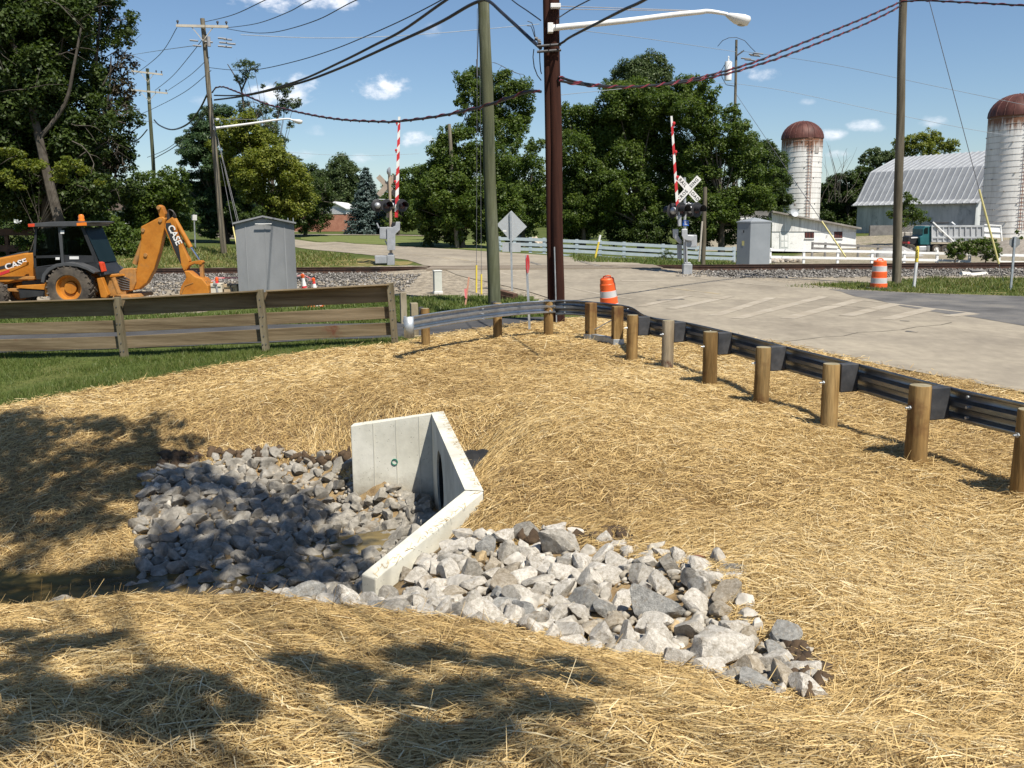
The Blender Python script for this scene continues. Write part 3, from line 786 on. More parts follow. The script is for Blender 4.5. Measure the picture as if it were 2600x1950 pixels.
def scatter_straw(bands):
    VV = []; FF = []; TT = []; base = 0
    for (d0, d1, dens, width, lmin, lmax, lift) in bands:
        A = 30 * 26
        N = int(A * dens)
        x = rng.uniform(-14, 14, N); y = rng.uniform(-1.0, 24, N)
        d = np.hypot(x, y)
        # only where the view, or one a step aside, can reach
        ok = (d >= d0) & (d < d1) & (np.abs(x) < 0.72 * np.maximum(y, 0.1) + 1.3) & (y > 1.4)
        x, y = x[ok], y[ok]
        jx = x + rng.normal(0, .13, len(x)); jy = y + rng.normal(0, .13, len(x))
        ok = inside(STRAW, jx, jy)
        for p in ROCKS_IN: ok &= ~inside(p, x, y)
        z = hb(x, y)
        ok &= (z > WATER_Z - 0.02)
        ok &= ~inside(HW_FOOT, x, y) & ~inside([q[:2] for q in _Q[:9]], x, y)
        thin = rnd_field(x, y, 1.7, 0.4) + 0.6 * rnd_field(x, y, 4.1, 2.0)
        ok &= (rng.uniform(0, 1, len(x)) < np.clip(0.92 + 0.05 * thin, 0.5, 1))
        x, y = x[ok], y[ok]; M = len(x)
        L = rng.uniform(lmin, lmax, M) * np.where(rng.uniform(0, 1, M) < .25, .5, 1)
        th = 0.3 * rnd_field(x, y, 0.8, 1.0) + 0.3 * rnd_field(x, y, 3.3, 3.0) + np.where(rng.uniform(0, 1, M) < .45, rng.uniform(-1.57, 1.57, M), rng.normal(0, 0.7, M))
        dx, dy = np.cos(th) * L / 2, np.sin(th) * L / 2
        bend = rng.normal(0, .06, M) * L
        px = [x - dx, x + bend * -np.sin(th), x + dx]; py = [y - dy, y + bend * np.cos(th), y + dy]
        up = rng.beta(1.3, 2.2, M) * lift
        tilt = rng.normal(0, .10, M) * L
        stick = rng.uniform(0, 1, M) < (.03 if d1 < 8 else .015)
        tilt = np.where(stick, np.abs(rng.normal(0, .35, M)) * L, tilt)
        pz = [hb(px[0], py[0]) + up - tilt, hb(px[1], py[1]) + up + .008, hb(px[2], py[2]) + up + tilt]
        pz = [np.maximum(pz[k], hb(px[k], py[k]) + .003) for k in range(3)]
        ro = rng.normal(0, .6, M)
        wx, wy, wz = -np.sin(th) * np.cos(ro) * width / 2, np.cos(th) * np.cos(ro) * width / 2, np.sin(ro) * width / 2
        s = rng.uniform(.7, 1.3, M); wx, wy, wz = wx * s, wy * s, wz * s
        rows = []
        for k, tp in ((0, .8), (1, 1), (2, .55)):
            rows.append(np.stack([px[k] - wx * tp, py[k] - wy * tp, pz[k] - wz * tp], -1)); rows.append(np.stack([px[k] + wx * tp, py[k] + wy * tp, pz[k] + wz * tp], -1))
        VV.append(np.stack(rows, 1).reshape(-1, 3))
        i0 = base + np.arange(M)[:, None] * 6
        FF.append(np.concatenate([i0 + np.array([[0, 1, 3, 2]]), i0 + np.array([[2, 3, 5, 4]])], 1).reshape(-1, 4))
        tn = np.clip(rng.normal(.52, .18, M) + 0.07 * rnd_field(x, y, 0.9, 5.0) + (up / lift - .4) * .12, 0, 1)
        tn = np.where(rng.uniform(0, 1, M) < .02, .98, tn)
        tn = np.where(rng.uniform(0, 1, M) < .05, .08, tn)
        TT.append(np.repeat(tn, 2))
        base += M * 6
    # wisps blown on to the wall tops
    for i, M in ((0, 12), (1, 130), (2, 60)):
        t = rng.uniform(0, 1, M); s = rng.uniform(.1, 1, M) ** .3
        A, C, OA, OC = [np.array(v) for v in (IN[i], IN[i + 1], OUT[i], OUT[i + 1])]
        p = (A[None] * (1 - t[:, None]) + C[None] * t[:, None]) * (1 - s[:, None]) + (OA[None] * (1 - t[:, None]) + OC[None] * t[:, None]) * s[:, None]
        z0 = TOPZ[i] * (1 - t) + TOPZ[i + 1] * t + .004
        L = rng.uniform(.015, .09, M); th = rng.uniform(0, PI, M); d = np.stack([np.cos(th), np.sin(th)], -1) * L[:, None] / 2; w = np.stack([-np.sin(th), np.cos(th)], -1) * .0022
        dn_ = (C - A) / np.linalg.norm(C - A); sl = (TOPZ[i + 1] - TOPZ[i]) / np.linalg.norm(C - A); dz = (d @ dn_) * sl
        rows = []
        for k in (-1, 0, 1):
            for q in (-1, 1): rows.append(np.concatenate([p + d * k + w * q, (z0 + dz * k + .001 * abs(k))[:, None]], 1))
        VV.append(np.stack(rows, 1).reshape(-1, 3)); i0 = base + np.arange(M)[:, None] * 6
        FF.append(np.concatenate([i0 + np.array([[0, 1, 3, 2]]), i0 + np.array([[2, 3, 5, 4]])], 1).reshape(-1, 4)); TT.append(np.repeat(rng.uniform(.2, .8, M), 2)); base += M * 6
    o = np_mesh('straw', np.concatenate(VV), np.concatenate(FF), m_straw, attr=np.concatenate(TT))
    o['kind'] = 'stuff'; o['label'] = 'golden straw mulch spread over the bare banks'
    print('straws', base // 6)
    return o

# ------------------------------------------------------------------ grass
m_grass = leafmat('grass_blades', [(0.045, 0.075, 0.015), (0.085, 0.125, 0.025), (0.14, 0.17, 0.045), (0.27, 0.23, 0.1)], trans=0.25)
def grass(name, poly, dens, hmin, hmax, width, label, tint=(.42, .18), excl=()):
    xs = [p[0] for p in poly]; ys = [p[1] for p in poly]
    A = (max(xs) - min(xs)) * (max(ys) - min(ys)); N = int(A * dens)
    x = rng.uniform(min(xs), max(xs), N); y = rng.uniform(min(ys), max(ys), N)
    ok = inside(poly, x + rng.normal(0, .1, N), y + rng.normal(0, .1, N)) & (np.abs(x) < 0.66 * y + 1.5)
    for e in excl: ok &= ~inside(e, x, y)
    cl = rnd_field(x, y, 1.3, 0.2) + rnd_field(x, y, 3.7, 1.1)
    ok &= rng.uniform(0, 1, N) < np.clip(.72 + .15 * cl, .2, 1)
    x, y, cl = x[ok], y[ok], cl[ok]; M = len(x)
    z = hg(x, y) - .005
    H = rng.uniform(hmin, hmax, M) * np.clip(1 + .16 * cl, .5, 1.6)
    th = rng.uniform(0, 2 * PI, M); ln = rng.normal(0, .45, M) * H; l2 = rng.normal(0, .45, M) * H
    wx, wy = np.cos(th) * width / 2, np.sin(th) * width / 2
    V = np.stack([np.stack([x - wx, y - wy, z], -1), np.stack([x + wx, y + wy, z], -1), np.stack([x + ln, y + l2, z + H], -1)], 1).reshape(-1, 3)
    F = np.arange(M * 3).reshape(-1, 3)
    o = np_mesh(name, V, F, m_grass, attr=np.clip(rng.normal(tint[0], tint[1], M) + .04 * cl, 0, 1))
    o['kind'] = 'stuff'; o['label'] = label
    return o
LE = LAWN_EDGE
LAWN_NEAR = [(-13, LE[0][1] + .4)] + LE + [(-1.6, 18.3), (-1.9, 19.25), (-15, 19.15)]
grass('grass', LAWN_NEAR, 1900, .03, .08, .012, 'short green lawn grass along the board fence')
GR2 = [(-17, 23.2), (-2.5, 23.25), (0.6, 23.1), (1.2, 24.0), (0.9, 26.5), (0.2, 28.6), (-1.2, 29.3), (-3.6, 30.2), (-6.4, 30.6), (-7.6, 27.5), (-8.2, 26.4), (-17, 26.4)]
grass('grass', GR2, 520, .04, .14, .03, 'rough green grass between the paved drive and the gravel')
grass('grass', VERGE, 260, .05, .14, .035, 'patchy green and dry grass verge beside the dark road', tint=(.55, .22))
grass('grass', [(-30, 44.2), (-9, 44.4), (-7.5, 45.5), (-9, 52), (-16, 60), (-30, 62)], 110, .05, .2, .06, 'unmown grass bank beyond the railway', tint=(.6, .2))
grass('grass', [(3.2, 46.5), (9, 45), (14, 44.4), (14, 52), (9, 60), (4, 62)], 70, .06, .24, .06, 'weedy grass under the board paddock fence', tint=(.45, .2))
# ------------------------------------------------------------------ culvert headwall
m_conc = mat('cast_concrete', [(0.52, 0.505, 0.425), (0.62, 0.605, 0.515), (0.68, 0.665, 0.58)], 1.6, 0.85, bump=0.12, fine=0.08, fscale=8, bscale=50, spec=0.2, stain=(0.34, 0.32, 0.26), stscale=1.1, stlo=0.6, sthi=0.8)
def weather_concrete(m):
    """Air holes all over and mud splashed up from the ditch floor."""
    n, l = m.node_tree.nodes, m.node_tree.links
    b = next(x for x in n if x.type == 'BSDF_PRINCIPLED'); src = b.inputs['Base Color'].links[0].from_socket
    geo = n.new('ShaderNodeNewGeometry').outputs['Position']
    vo = n.new('ShaderNodeTexVoronoi'); vo.inputs['Scale'].default_value = 26; l.new(geo, vo.inputs['Vector'])
    hole = ramp(n, [(1, 1, 1), (0, 0, 0)], .1, .14); l.new(vo.outputs['Distance'], hole.inputs[0])
    sel = ramp(n, [(0, 0, 0), (1, 1, 1)], .5, .58); l.new(noise(n, l, geo, 2.5, 3), sel.inputs[0])
    c = mixc(n, l, math_(n, l, 'MULTIPLY', hole.outputs[0], sel.outputs[0]), src, (0.2, 0.19, 0.15))
    sp = n.new('ShaderNodeSeparateXYZ'); l.new(geo, sp.inputs[0])
    mr = n.new('ShaderNodeMapRange'); mr.inputs[1].default_value = -.55; mr.inputs[2].default_value = -1.2; l.new(sp.outputs[2], mr.inputs[0])
    f = math_(n, l, 'ADD', mr.outputs[0], math_(n, l, 'SUBTRACT', noise(n, l, geo, 5, 7, .7), .62))
    rr = ramp(n, [(0, 0, 0), (1, 1, 1)], .25, .7); l.new(f, rr.inputs[0])
    c = mixc(n, l, math_(n, l, 'MULTIPLY', rr.outputs[0], .75), c, (0.22, 0.185, 0.13))
    l.new(c, b.inputs['Base Color'])
weather_concrete(m_conc)
m_pipe = mat('dark_pipe', [(0.012, 0.012, 0.012), (0.02, 0.02, 0.02)], 3, 0.7)
m_weep = mat('green_plastic', [(0.02, 0.2, 0.13)], 3, 0.5)
m_form = mat('form_line', [(0.57, 0.555, 0.47)], 3, 0.9)
IN = [Vector((p.x, p.y)) for p in (HF, HA, HB, HN)]
TOPZ = [-0.17, 0.0, 0.0, -0.38]
TH = 0.16
def loff(P, t):
    out = []
    ns = []
    for a, c in zip(P[:-1], P[1:]):
        d = (c - a).normalized(); ns.append(Vector((-d.y, d.x)))
    for i in range(len(P)):
        if i == 0: out.append(P[0] + ns[0] * t)
        elif i == len(P) - 1: out.append(P[-1] + ns[-1] * t)
        else:
            nn = (ns[i - 1] + ns[i]).normalized(); out.append(P[i] + nn * (t / nn.dot(ns[i])))
    return out
OUT = loff(IN, TH)
HW_FOOT = [tuple(p) for p in loff(IN, -0.02)] + [tuple(p) for p in reversed(loff(IN, TH * .5))]
hw = thing('culvert_headwall', 'pale concrete culvert headwall with flared wing walls above the rocks', 'culvert headwall', (HA.x, HA.y, -1.7))
ZB = -1.75
def wall_seg(i, name):
    a, c, oa, oc = IN[i], IN[i + 1], OUT[i], OUT[i + 1]
    mb = MB()
    e = 0.0
    mb.add([(a.x, a.y, ZB), (c.x, c.y, ZB), (oc.x, oc.y, ZB), (oa.x, oa.y, ZB), (a.x, a.y, TOPZ[i]), (c.x, c.y, TOPZ[i + 1]), (oc.x, oc.y, TOPZ[i + 1]), (oa.x, oa.y, TOPZ[i])],
           [(0, 1, 2, 3), (4, 5, 6, 7), (0, 1, 5, 4), (1, 2, 6, 5), (2, 3, 7, 6), (3, 0, 4, 7)])
    return mb.build(name, m_conc, hw, world=True, bev=0.012)
wing = wall_seg(0, 'wing_wall')
wall_seg(2, 'wing_wall')
# the middle wall has a round hole for the pipe
ax = (IN[2] - IN[1]); LEN = ax.length; ax.normalize(); nrm_in = Vector((ax.y, -ax.x))
# where the view ray through the pipe centre meets the wall's face
d = ray(951, 1047); den = d.x * nrm_in.x + d.y * nrm_in.y
tt = (IN[1].x * nrm_in.x + IN[1].y * nrm_in.y) / den
pc = CAM + d * tt
ps = (Vector((pc.x, pc.y)) - IN[1]).dot(ax); pz = pc.z; PR = 0.4
bound = [Vector((0, ZB)), Vector((LEN, ZB)), Vector((LEN, 0)), Vector((0, 0))]
circ = [Vector((ps + PR * math.cos(2 * PI * k / 40), pz + PR * math.sin(2 * PI * k / 40))) for k in range(40)]
pts = bound + circ
res = delaunay_2d_cdt(pts, [(0, 1), (1, 2), (2, 3), (3, 0)] + [(4 + k, 4 + (k + 1) % 40) for k in range(40)], [], 1, 1e-6)
tris = [f for f in res[2] if (sum((res[0][i] for i in f), Vector((0, 0))) / len(f) - Vector((ps, pz))).length > PR * 0.96]
def w3(p, t):
    q = IN[1] + ax * p.x - nrm_in * t
    return Vector((q.x, q.y, p.y))
mb = MB()
mb.add([w3(p, 0) for p in res[0]], [tuple(f) for f in tris])
oa, oc = OUT[1], OUT[2]
a, c = IN[1], IN[2]
mb.add([(a.x, a.y, 0), (c.x, c.y, 0), (oc.x, oc.y, 0), (oa.x, oa.y, 0), (oa.x, oa.y, ZB), (oc.x, oc.y, ZB)], [(0, 1, 2, 3), (3, 2, 5, 4)])
mb.add([w3(p, 0) for p in circ] + [w3(p, TH) for p in circ], [(k, (k + 1) % 40, 40 + (k + 1) % 40, 40 + k) for k in range(40)])
mb.build('head_wall', m_conc, hw, world=True)
mb = MB()
for k in range(24):
    t0 = 0.02 + k * .07
    rr = PR * (.97 if k % 2 else .93)
    if k == 0: vs = []
    vs += [w3(Vector((ps + rr * math.cos(2 * PI * j / 24), pz + rr * math.sin(2 * PI * j / 24))), t0) for j in range(24)]
mb.add(vs, [(k * 24 + j, k * 24 + (j + 1) % 24, (k + 1) * 24 + (j + 1) % 24, (k + 1) * 24 + j) for k in range(23) for j in range(24)] + [tuple(23 * 24 + j for j in range(24))])
mb.build('pipe', m_pipe, hw, world=True)
# weep hole and shutter lines on the far wing
def on_wing(u, v, lift=0.004):
    dr = ray(u, v); dd = (IN[1] - IN[0]).normalized(); nn = Vector((dd.y, -dd.x))
    t = (IN[0].x * nn.x + IN[0].y * nn.y) / (dr.x * nn.x + dr.y * nn.y)
    p = CAM + dr * t
    return p + Vector((nn.x, nn.y, 0)) * lift, Vector((nn.x, nn.y, 0)), Vector((dd.x, dd.y, 0))
p, nn, dd = on_wing(*zz('e', 1553, 382), lift=0.0)
R3 = Matrix((dd, Vector((0, 0, 1)), -nn)).transposed()
mb = MB(); mb.lathe([(0.0, .03), (.032, .03), (.032, -.012), (.042, -.012), (.042, .0)], 16, p, R3); mb.build('weep_hole', m_weep, hw, world=True)
mb = MB()
for zx in (1432, 1560, 1690):
    p0, _, _ = on_wing(*zz('e', zx, 180)); p1, _, _ = on_wing(*zz('e', zx + 8, 620))
    top = h1
    frac = (Vector((p0.x, p0.y)) - IN[0]).length / (IN[1] - IN[0]).length
    mb.beam((p0.x, p0.y, TOPZ[0] * (1 - frac) - .012), (p0.x, p0.y, -1.2), .008, .004, up=nn)
mb.build('form_line', m_form, hw, world=True)

scatter_straw([(1.5, 4.6, 7000, .0037, .07, .25, .055), (4.6, 7.5, 5600, .0038, .07, .22, .042), (7.5, 11, 3000, .0054, .09, .25, .042), (11, 15, 1900, .0065, .1, .24, .036), (15, 24, 1000, .009, .11, .26, .036)])

# ------------------------------------------------------------------ riprap
def rockmat(name, cols, dirt=(0.2, 0.155, 0.1)):
    return mat(name, cols, 6.0, 0.92, bump=0.75, fine=0.3, fscale=26, spec=0.2, objvar=.18, stain=dirt, stscale=4.5, stlo=0.54, sthi=0.76, bscale=22, bdist=0.012)
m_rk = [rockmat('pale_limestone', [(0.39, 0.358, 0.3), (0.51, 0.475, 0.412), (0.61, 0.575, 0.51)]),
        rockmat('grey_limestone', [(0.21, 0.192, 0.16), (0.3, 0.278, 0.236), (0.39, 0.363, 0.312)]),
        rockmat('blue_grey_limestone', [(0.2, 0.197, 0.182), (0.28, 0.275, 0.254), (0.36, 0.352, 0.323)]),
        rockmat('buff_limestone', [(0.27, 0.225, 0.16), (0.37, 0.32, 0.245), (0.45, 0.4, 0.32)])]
m_red = rockmat('red_stone', [(0.2, 0.085, 0.05), (0.28, 0.13, 0.08)])
m_ochre = rockmat('ochre_stone', [(0.44, 0.32, 0.17), (0.54, 0.41, 0.24)])
def rock_mesh(seed, sub=3, aspect=(1, .8, .62), cuts=11, name='rock'):
    r = random.Random(seed)
    bm = bmesh.new(); bmesh.ops.create_icosphere(bm, subdivisions=sub, radius=1.0)
    planes = []
    for k in range(cuts):
        nv = Vector((r.gauss(0, 1), r.gauss(0, 1), r.gauss(0, 1))).normalized()
        planes.append((nv, r.uniform(.38, .74)))
    ph = [r.uniform(0, 6) for _ in range(6)]
    for v in bm.verts:
        p = v.co.copy()
        for nv, dd_ in planes:
            e = p.dot(nv) - dd_
            if e > 0: p -= nv * e * .98
        q = p * 3.1
        p *= 1 + .035 * (math.sin(q.x * 2 + ph[0]) + math.sin(q.y * 2.3 + ph[1]) + math.sin(q.z * 2.1 + ph[2])) * .6 + .02 * math.sin(q.x * 5 + q.y * 4 + ph[3]) 
        v.co = Vector((p.x * aspect[0], p.y * aspect[1], p.z * aspect[2]))
    me = bpy.data.meshes.new(name); bm.to_mesh(me); bm.free()
    me.polygons.foreach_set('use_smooth', [True] * len(me.polygons))
    me.set_sharp_from_angle(angle=math.radians(17))
    return me
ROCK_MESH = {}
variants = []
for k in range(16):
    r = random.Random(100 + k)
    me = rock_mesh(200 + k, 3, (1, r.uniform(.68, .95), r.uniform(.5, .78)), r.randint(12, 18))
    for j, mm in enumerate(m_rk):
        m2 = me.copy(); m2.name = 'rock'; m2.materials.append(mm); ROCK_MESH[(k, j)] = m2
def poisson(poly, N, rmin, rmax, k=.78, seed=1):
    r = random.Random(seed)
    xs = [p[0] for p in poly]; ys = [p[1] for p in poly]
    out = []
    for it in range(N):
        x, y = r.uniform(min(xs), max(xs)), r.uniform(min(ys), max(ys))
        if not inside(poly, np.array([x]), np.array([y]))[0]: continue
        R = rmin + (rmax - rmin) * (1 - it / N) ** 1.6 * r.uniform(.75, 1.0) + 0.0
        if all((x - a) ** 2 + (y - c) ** 2 > (k * (R + q)) ** 2 for a, c, q in out): out.append((x, y, R))
    return out
def put_rock(x, y, R, label, group, key=None, z=None, name='riprap_rock', sink=.27):
    r = random
    k = key or (r.randrange(16), r.choices(range(4), weights=wts)[0])
    o = bpy.data.objects.new(name, ROCK_MESH[k] if not isinstance(k, bpy.types.Mesh) else k)
    COL.objects.link(o)
    zz_ = h1(x, y) if z is None else z
    o.location = (x, y, zz_ + R * .5 - R * sink)
    o.rotation_euler = (r.gauss(0, .5), r.gauss(0, .5), r.uniform(0, 2 * PI))
    s = R * r.uniform(1.22, 1.5)
    o.scale = (s, s, s * r.uniform(.85, 1.1))
    return tag(o, label, 'rock', group)
wallzone = [tuple(p) for p in loff(IN, -.07)] + [tuple(p) for p in reversed(loff(IN, TH + .05))]
random.seed(5)
PLACE = []
wts = (2, 4, 3, 1.6)
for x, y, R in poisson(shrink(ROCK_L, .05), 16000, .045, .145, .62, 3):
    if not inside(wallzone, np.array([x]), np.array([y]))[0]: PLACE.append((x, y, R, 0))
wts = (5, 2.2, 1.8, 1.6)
# the rocks that stand out on the right, then the rest of that bed round them
SPECIAL = []
def special(u, v, R, label, mesh=None, key=None, sink=.2, group=None):
    g = G(u, v); SPECIAL.append((g.x, g.y, R))
    R *= .82
    o = put_rock(g.x, g.y, R, label, group, key=mesh or key, sink=sink)
    return o
def one(seed, mm, asp): me = rock_mesh(seed, 4, asp, 16); me.materials.append(mm); return me
o = special(*zz('f', 1290, 440), .2, 'long blue-grey rock slab, the largest in the middle of the pale bed', mesh=one(901, m_rk[2], (1.15, .6, .55))); o.rotation_euler = (.1, .1, -.25)
o = special(*zz('f', 905, 165), .19, 'big grey boulder topmost in the pale bed beside dark soil', mesh=one(902, m_rk[1], (1, .8, .7)))
o = special(*zz('f', 1475, 315), .17, 'broad white rock with streaked top near the straw edge', mesh=one(903, m_rk[0], (1.1, .85, .7)))
o = special(*zz('f', 1615, 390), .17, 'tilted buff slab at the straw edge of the pale bed', mesh=one(904, m_rk[3], (.75, 1.25, .5))); o.rotation_euler = (.3, .3, -.4)
o = special(*zz('f', 1480, 210), .075, 'small rust-red stone at the upper edge of the pale bed', mesh=one(905, m_red, (1, .8, .6)))
o = special(*zz('f', 1375, 515), .085, 'ochre yellow stone in the lower pale bed', mesh=one(906, m_ochre, (1.1, .8, .55)))
o = special(*zz('f', 545, 215), .09, 'rounded ochre stone near the end of the near wing wall', mesh=one(907, m_ochre, (1, .9, .75)))
o = special(*zz('f', 1590, 630), .2, 'wide flat pale boulder with a brown mud patch', mesh=one(908, m_rk[0], (1.3, .85, .5))); o.rotation_euler = (.15, 0, -.1)
o = special(*zz('f', 1255, 290), .15, 'blocky white boulder upper middle of the pale bed', mesh=one(909, m_rk[0], (1, .9, .75)))
o = special(*zz('f', 1120, 500), .13, 'cream rounded rock beside a tall crack in the pale bed', mesh=one(910, m_rk[3], (1, .9, .75)))
o = special(*zz('f', 1820, 620), .09, 'dark grey rock lowest at the tip of the pale bed', mesh=one(911, m_rk[2], (1, .9, .75)))
for x, y, R in poisson(shrink(ROCK_R, .02), 12000, .042, .124, .66, 8):
    if inside(wallzone, np.array([x]), np.array([y]))[0]: continue
    if any((x - a) ** 2 + (y - c) ** 2 < (.68 * (R + q)) ** 2 for a, c, q in SPECIAL): continue
    if R > .06 and math.hypot(x - HN.x - .1, y - HN.y + .32) < .38: continue
    PLACE.append((x, y, R, 1))
for k in range(9):
    for off in (.14, .36, .58):
        q = IN[0].lerp(IN[1], (k + .5 + random.uniform(-.3, .3)) / 9); dq = (IN[1] - IN[0]).normalized()
        q = q + Vector((dq.y, -dq.x)) * off; PLACE.append((q.x, q.y, random.uniform(.085, .125), 0))
PLACE.sort(key=lambda p: -p[2] / math.hypot(p[0], p[1]))
RL = ('grey angular riprap rock heaped on the ditch floor below the headwall', 'pale angular riprap rock packed in the bed right of the near wing wall')
RG = ('riprap rocks on the ditch floor', 'pale riprap rocks beside the near wing')
small = {0: ([], [], 0), 1: ([], [], 0)}
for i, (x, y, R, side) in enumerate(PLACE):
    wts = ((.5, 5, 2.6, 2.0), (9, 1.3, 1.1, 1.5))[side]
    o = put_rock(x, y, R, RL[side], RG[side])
    if i >= 282:                       # the least of them are one mass
        me = o.data; M4 = Matrix.LocRotScale(o.location, o.rotation_euler, o.scale)
        V = [M4 @ v.co for v in me.vertices]; vs, fs, n0 = small[side]
        fs += [[k + n0 for k in p.vertices] for p in me.polygons]; vs += [tuple(v) for v in V]; small[side] = (vs, fs, n0 + len(V))
        bpy.data.objects.remove(o)
for side in (0, 1):
    vs, fs, n0 = small[side]
    if n0:
        mb = MB(); mb.v = vs; mb.f = [tuple(f) for f in fs]; mb.mi = [0] * len(fs)
        tag(mb.build('riprap', m_rk[1 - side], smooth=17), 'smallest riprap stones wedged between the larger rocks', kind='stuff')
print('rocks', len(PLACE))
m_dirt = rockmat('dusty_chips', [(0.22, 0.19, 0.145), (0.36, 0.325, 0.265), (0.48, 0.445, 0.38)])
# chips filling the gaps
def chips(name, poly, N, smin, smax, mm, label, seed):
    r = np.random.default_rng(seed)
    xs = [p[0] for p in poly]; ys = [p[1] for p in poly]
    x = r.uniform(min(xs), max(xs), N * 3); y = r.uniform(min(ys), max(ys), N * 3)
    ok = inside(poly, x, y) & ~inside(wallzone, x, y); x, y = x[ok][:N], y[ok][:N]
    bm = bmesh.new(); bmesh.ops.create_icosphere(bm, subdivisions=1, radius=1)
    bv = np.array([v.co for v in bm.verts]); bf = np.array([[v.index for v in f.verts] for f in bm.faces]); bm.free()
    M = len(x)
    D = bv[None] * (1 + r.normal(0, .27, (M, len(bv), 1))) * r.uniform(.5, 1.2, (M, 1, 3))
    s = r.uniform(smin, smax, M) ** 1.0
    q = r.uniform(0, 6.28, M); cq, sq = np.cos(q)[:, None], np.sin(q)[:, None]
    Xr = D[..., 0] * cq - D[..., 1] * sq; Yr = D[..., 0] * sq + D[..., 1] * cq
    z = hh(x, y)
    V = np.stack([Xr * s[:, None] + x[:, None], Yr * s[:, None] + y[:, None], D[..., 2] * s[:, None] * .8 + z[:, None] + s[:, None] * .35], -1).reshape(-1, 3)
    F = (np.arange(M)[:, None, None] * len(bv) + bf[None]).reshape(-1, 3)
    o = np_mesh(name, V, F, mm); o['kind'] = 'stuff'; o['label'] = label
    return o
chips('stone_chips', ROCK_L, 2200, .02, .06, m_dirt, 'small grey stone chips between the ditch rocks', 4)
chips('stone_chips', ROCK_R, 1500, .015, .045, m_dirt, 'small pale stone chips between the rocks of the right bed', 6)
m_clod = mat('dark_soil_clod', [(0.05, 0.032, 0.018), (0.1, 0.066, 0.038)], 8, 0.95, bump=.6)
EDGE_R = xy(Gp([zz('f', 700, 120), zz('f', 760, 95), zz('f', 900, 110), zz('f', 1180, 85), zz('f', 1200, 150), zz('f', 1000, 140), zz('f', 800, 150)]))
chips('soil_clods', EDGE_R, 170, .025, .075, m_clod, 'dark soil clods above the pale rock bed', 9)
EDGE_T = xy(Gp([zz('f', 1860, 560), zz('f', 2000, 640), zz('f', 2030, 740), zz('f', 1960, 820), zz('f', 1900, 760), zz('f', 1890, 660)]))
chips('soil_clods', EDGE_T, 130, .02, .065, m_clod, 'dark soil clods at the tip of the pale rock bed', 10)
EDGE_L = xy(Gp([zz('e', 260, 350), zz('e', 500, 320), zz('e', 900, 320), zz('e', 1300, 330), zz('e', 1300, 365), zz('e', 900, 360), zz('e', 500, 370), zz('e', 200, 440)]))
chips('soil_clods', EDGE_L, 320, .03, .085, m_clod, 'dark soil clods along the foot of the straw bank', 12)

# ------------------------------------------------------------------ guardrail
m_post = mat('treated_post_wood', [(0.17, 0.1, 0.035), (0.27, 0.17, 0.065), (0.34, 0.235, 0.105)], 5, 0.85, bump=.6, stretch=(1, 1, .1), fine=.35, fscale=30, objvar=.22, stain=(0.11, 0.045, 0.02), stscale=1.9, stlo=.52, sthi=.7, spec=.2)
m_post2 = mat('weathered_post_wood', [(0.16, 0.12, 0.075), (0.27, 0.22, 0.15), (0.33, 0.28, 0.2)], 5, 0.9, bump=.5, stretch=(1, 1, .12), fine=.25, fscale=30, stain=(0.08, 0.03, 0.02), stscale=2.2, stlo=.52, sthi=.62, spec=.2)
m_grain = mat('post_end_grain', [(0.2, 0.17, 0.1), (0.3, 0.26, 0.17)], 12, 0.9)
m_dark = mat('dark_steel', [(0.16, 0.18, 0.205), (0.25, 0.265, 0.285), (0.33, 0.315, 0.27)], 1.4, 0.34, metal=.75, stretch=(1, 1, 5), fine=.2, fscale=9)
m_block = mat('black_blockout', [(0.03, 0.032, 0.036), (0.065, 0.066, 0.07)], 3, 0.6, fine=.2, fscale=12)
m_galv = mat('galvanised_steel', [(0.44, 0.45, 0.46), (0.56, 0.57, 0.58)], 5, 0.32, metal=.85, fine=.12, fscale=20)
m_galv2 = mat('dull_galvanised', [(0.36, 0.39, 0.41), (0.5, 0.53, 0.55)], 6, 0.5, metal=.6, fine=.15, fscale=25)
def catmull(P, step):
    out = []
    for i in range(len(P) - 1):
        p0, p1, p2, p3 = P[max(i - 1, 0)], P[i], P[i + 1], P[min(i + 2, len(P) - 1)]
        k = max(2, int((p2 - p1).length / step))
        for j in range(k):
            t = j / k
            out.append(0.5 * ((2 * p1) + (p2 - p0) * t + (2 * p0 - 5 * p1 + 4 * p2 - p3) * t * t + (3 * p1 - p0 - 3 * p2 + p3) * t ** 3))
    out.append(P[-1])
    return out
def flat(p): return Vector((p.x, p.y, 0))
GP = [(2205, 1075, 1), (1977, 1000, 1), (1790, 927, 1), (1643, 872, 1), (1533, 829, 1), (1441, 797, 2), (1365, 779, 1)]
posts = [(flat(atz(u, v, 0.0)), k) for u, v, k in GP]
extra = [posts[0][0] + (posts[0][0] - posts[1][0]) * 1.0, posts[0][0] + (posts[0][0] - posts[1][0]) * 2.0]
RT = .74
rail_px = [(2212, 866), (2050, 822), (1860, 783), (1705, 752), (1590, 726), (1490, 701), (1412, 685), (1345, 668), (1290, 654), (1240, 648), (1200, 648), (1140, 651), (1080, 656), (1000, 666), (930, 676), (876, 685)]
sq = [flat(atz(1276, 735, 0)), flat(atz(1333, 746, 0))]
_pp = [p for p, k in posts]
rail_pt = []
for i, p in enumerate(_pp):
    d_ = (_pp[min(i + 1, len(_pp) - 1)] - _pp[max(i - 1, 0)]).normalized()
    rail_pt.append(p + Vector((d_.y, -d_.x, 0)) * .33)
rail_pt += [sq[1] + Vector((.24, .06, 0)), sq[0] + Vector((.2, .16, 0))]
rail_pt += [flat(atz(u, v, RT)) for u, v in rail_px if u < 1245]
d0 = (rail_pt[0] - rail_pt[1]).normalized()
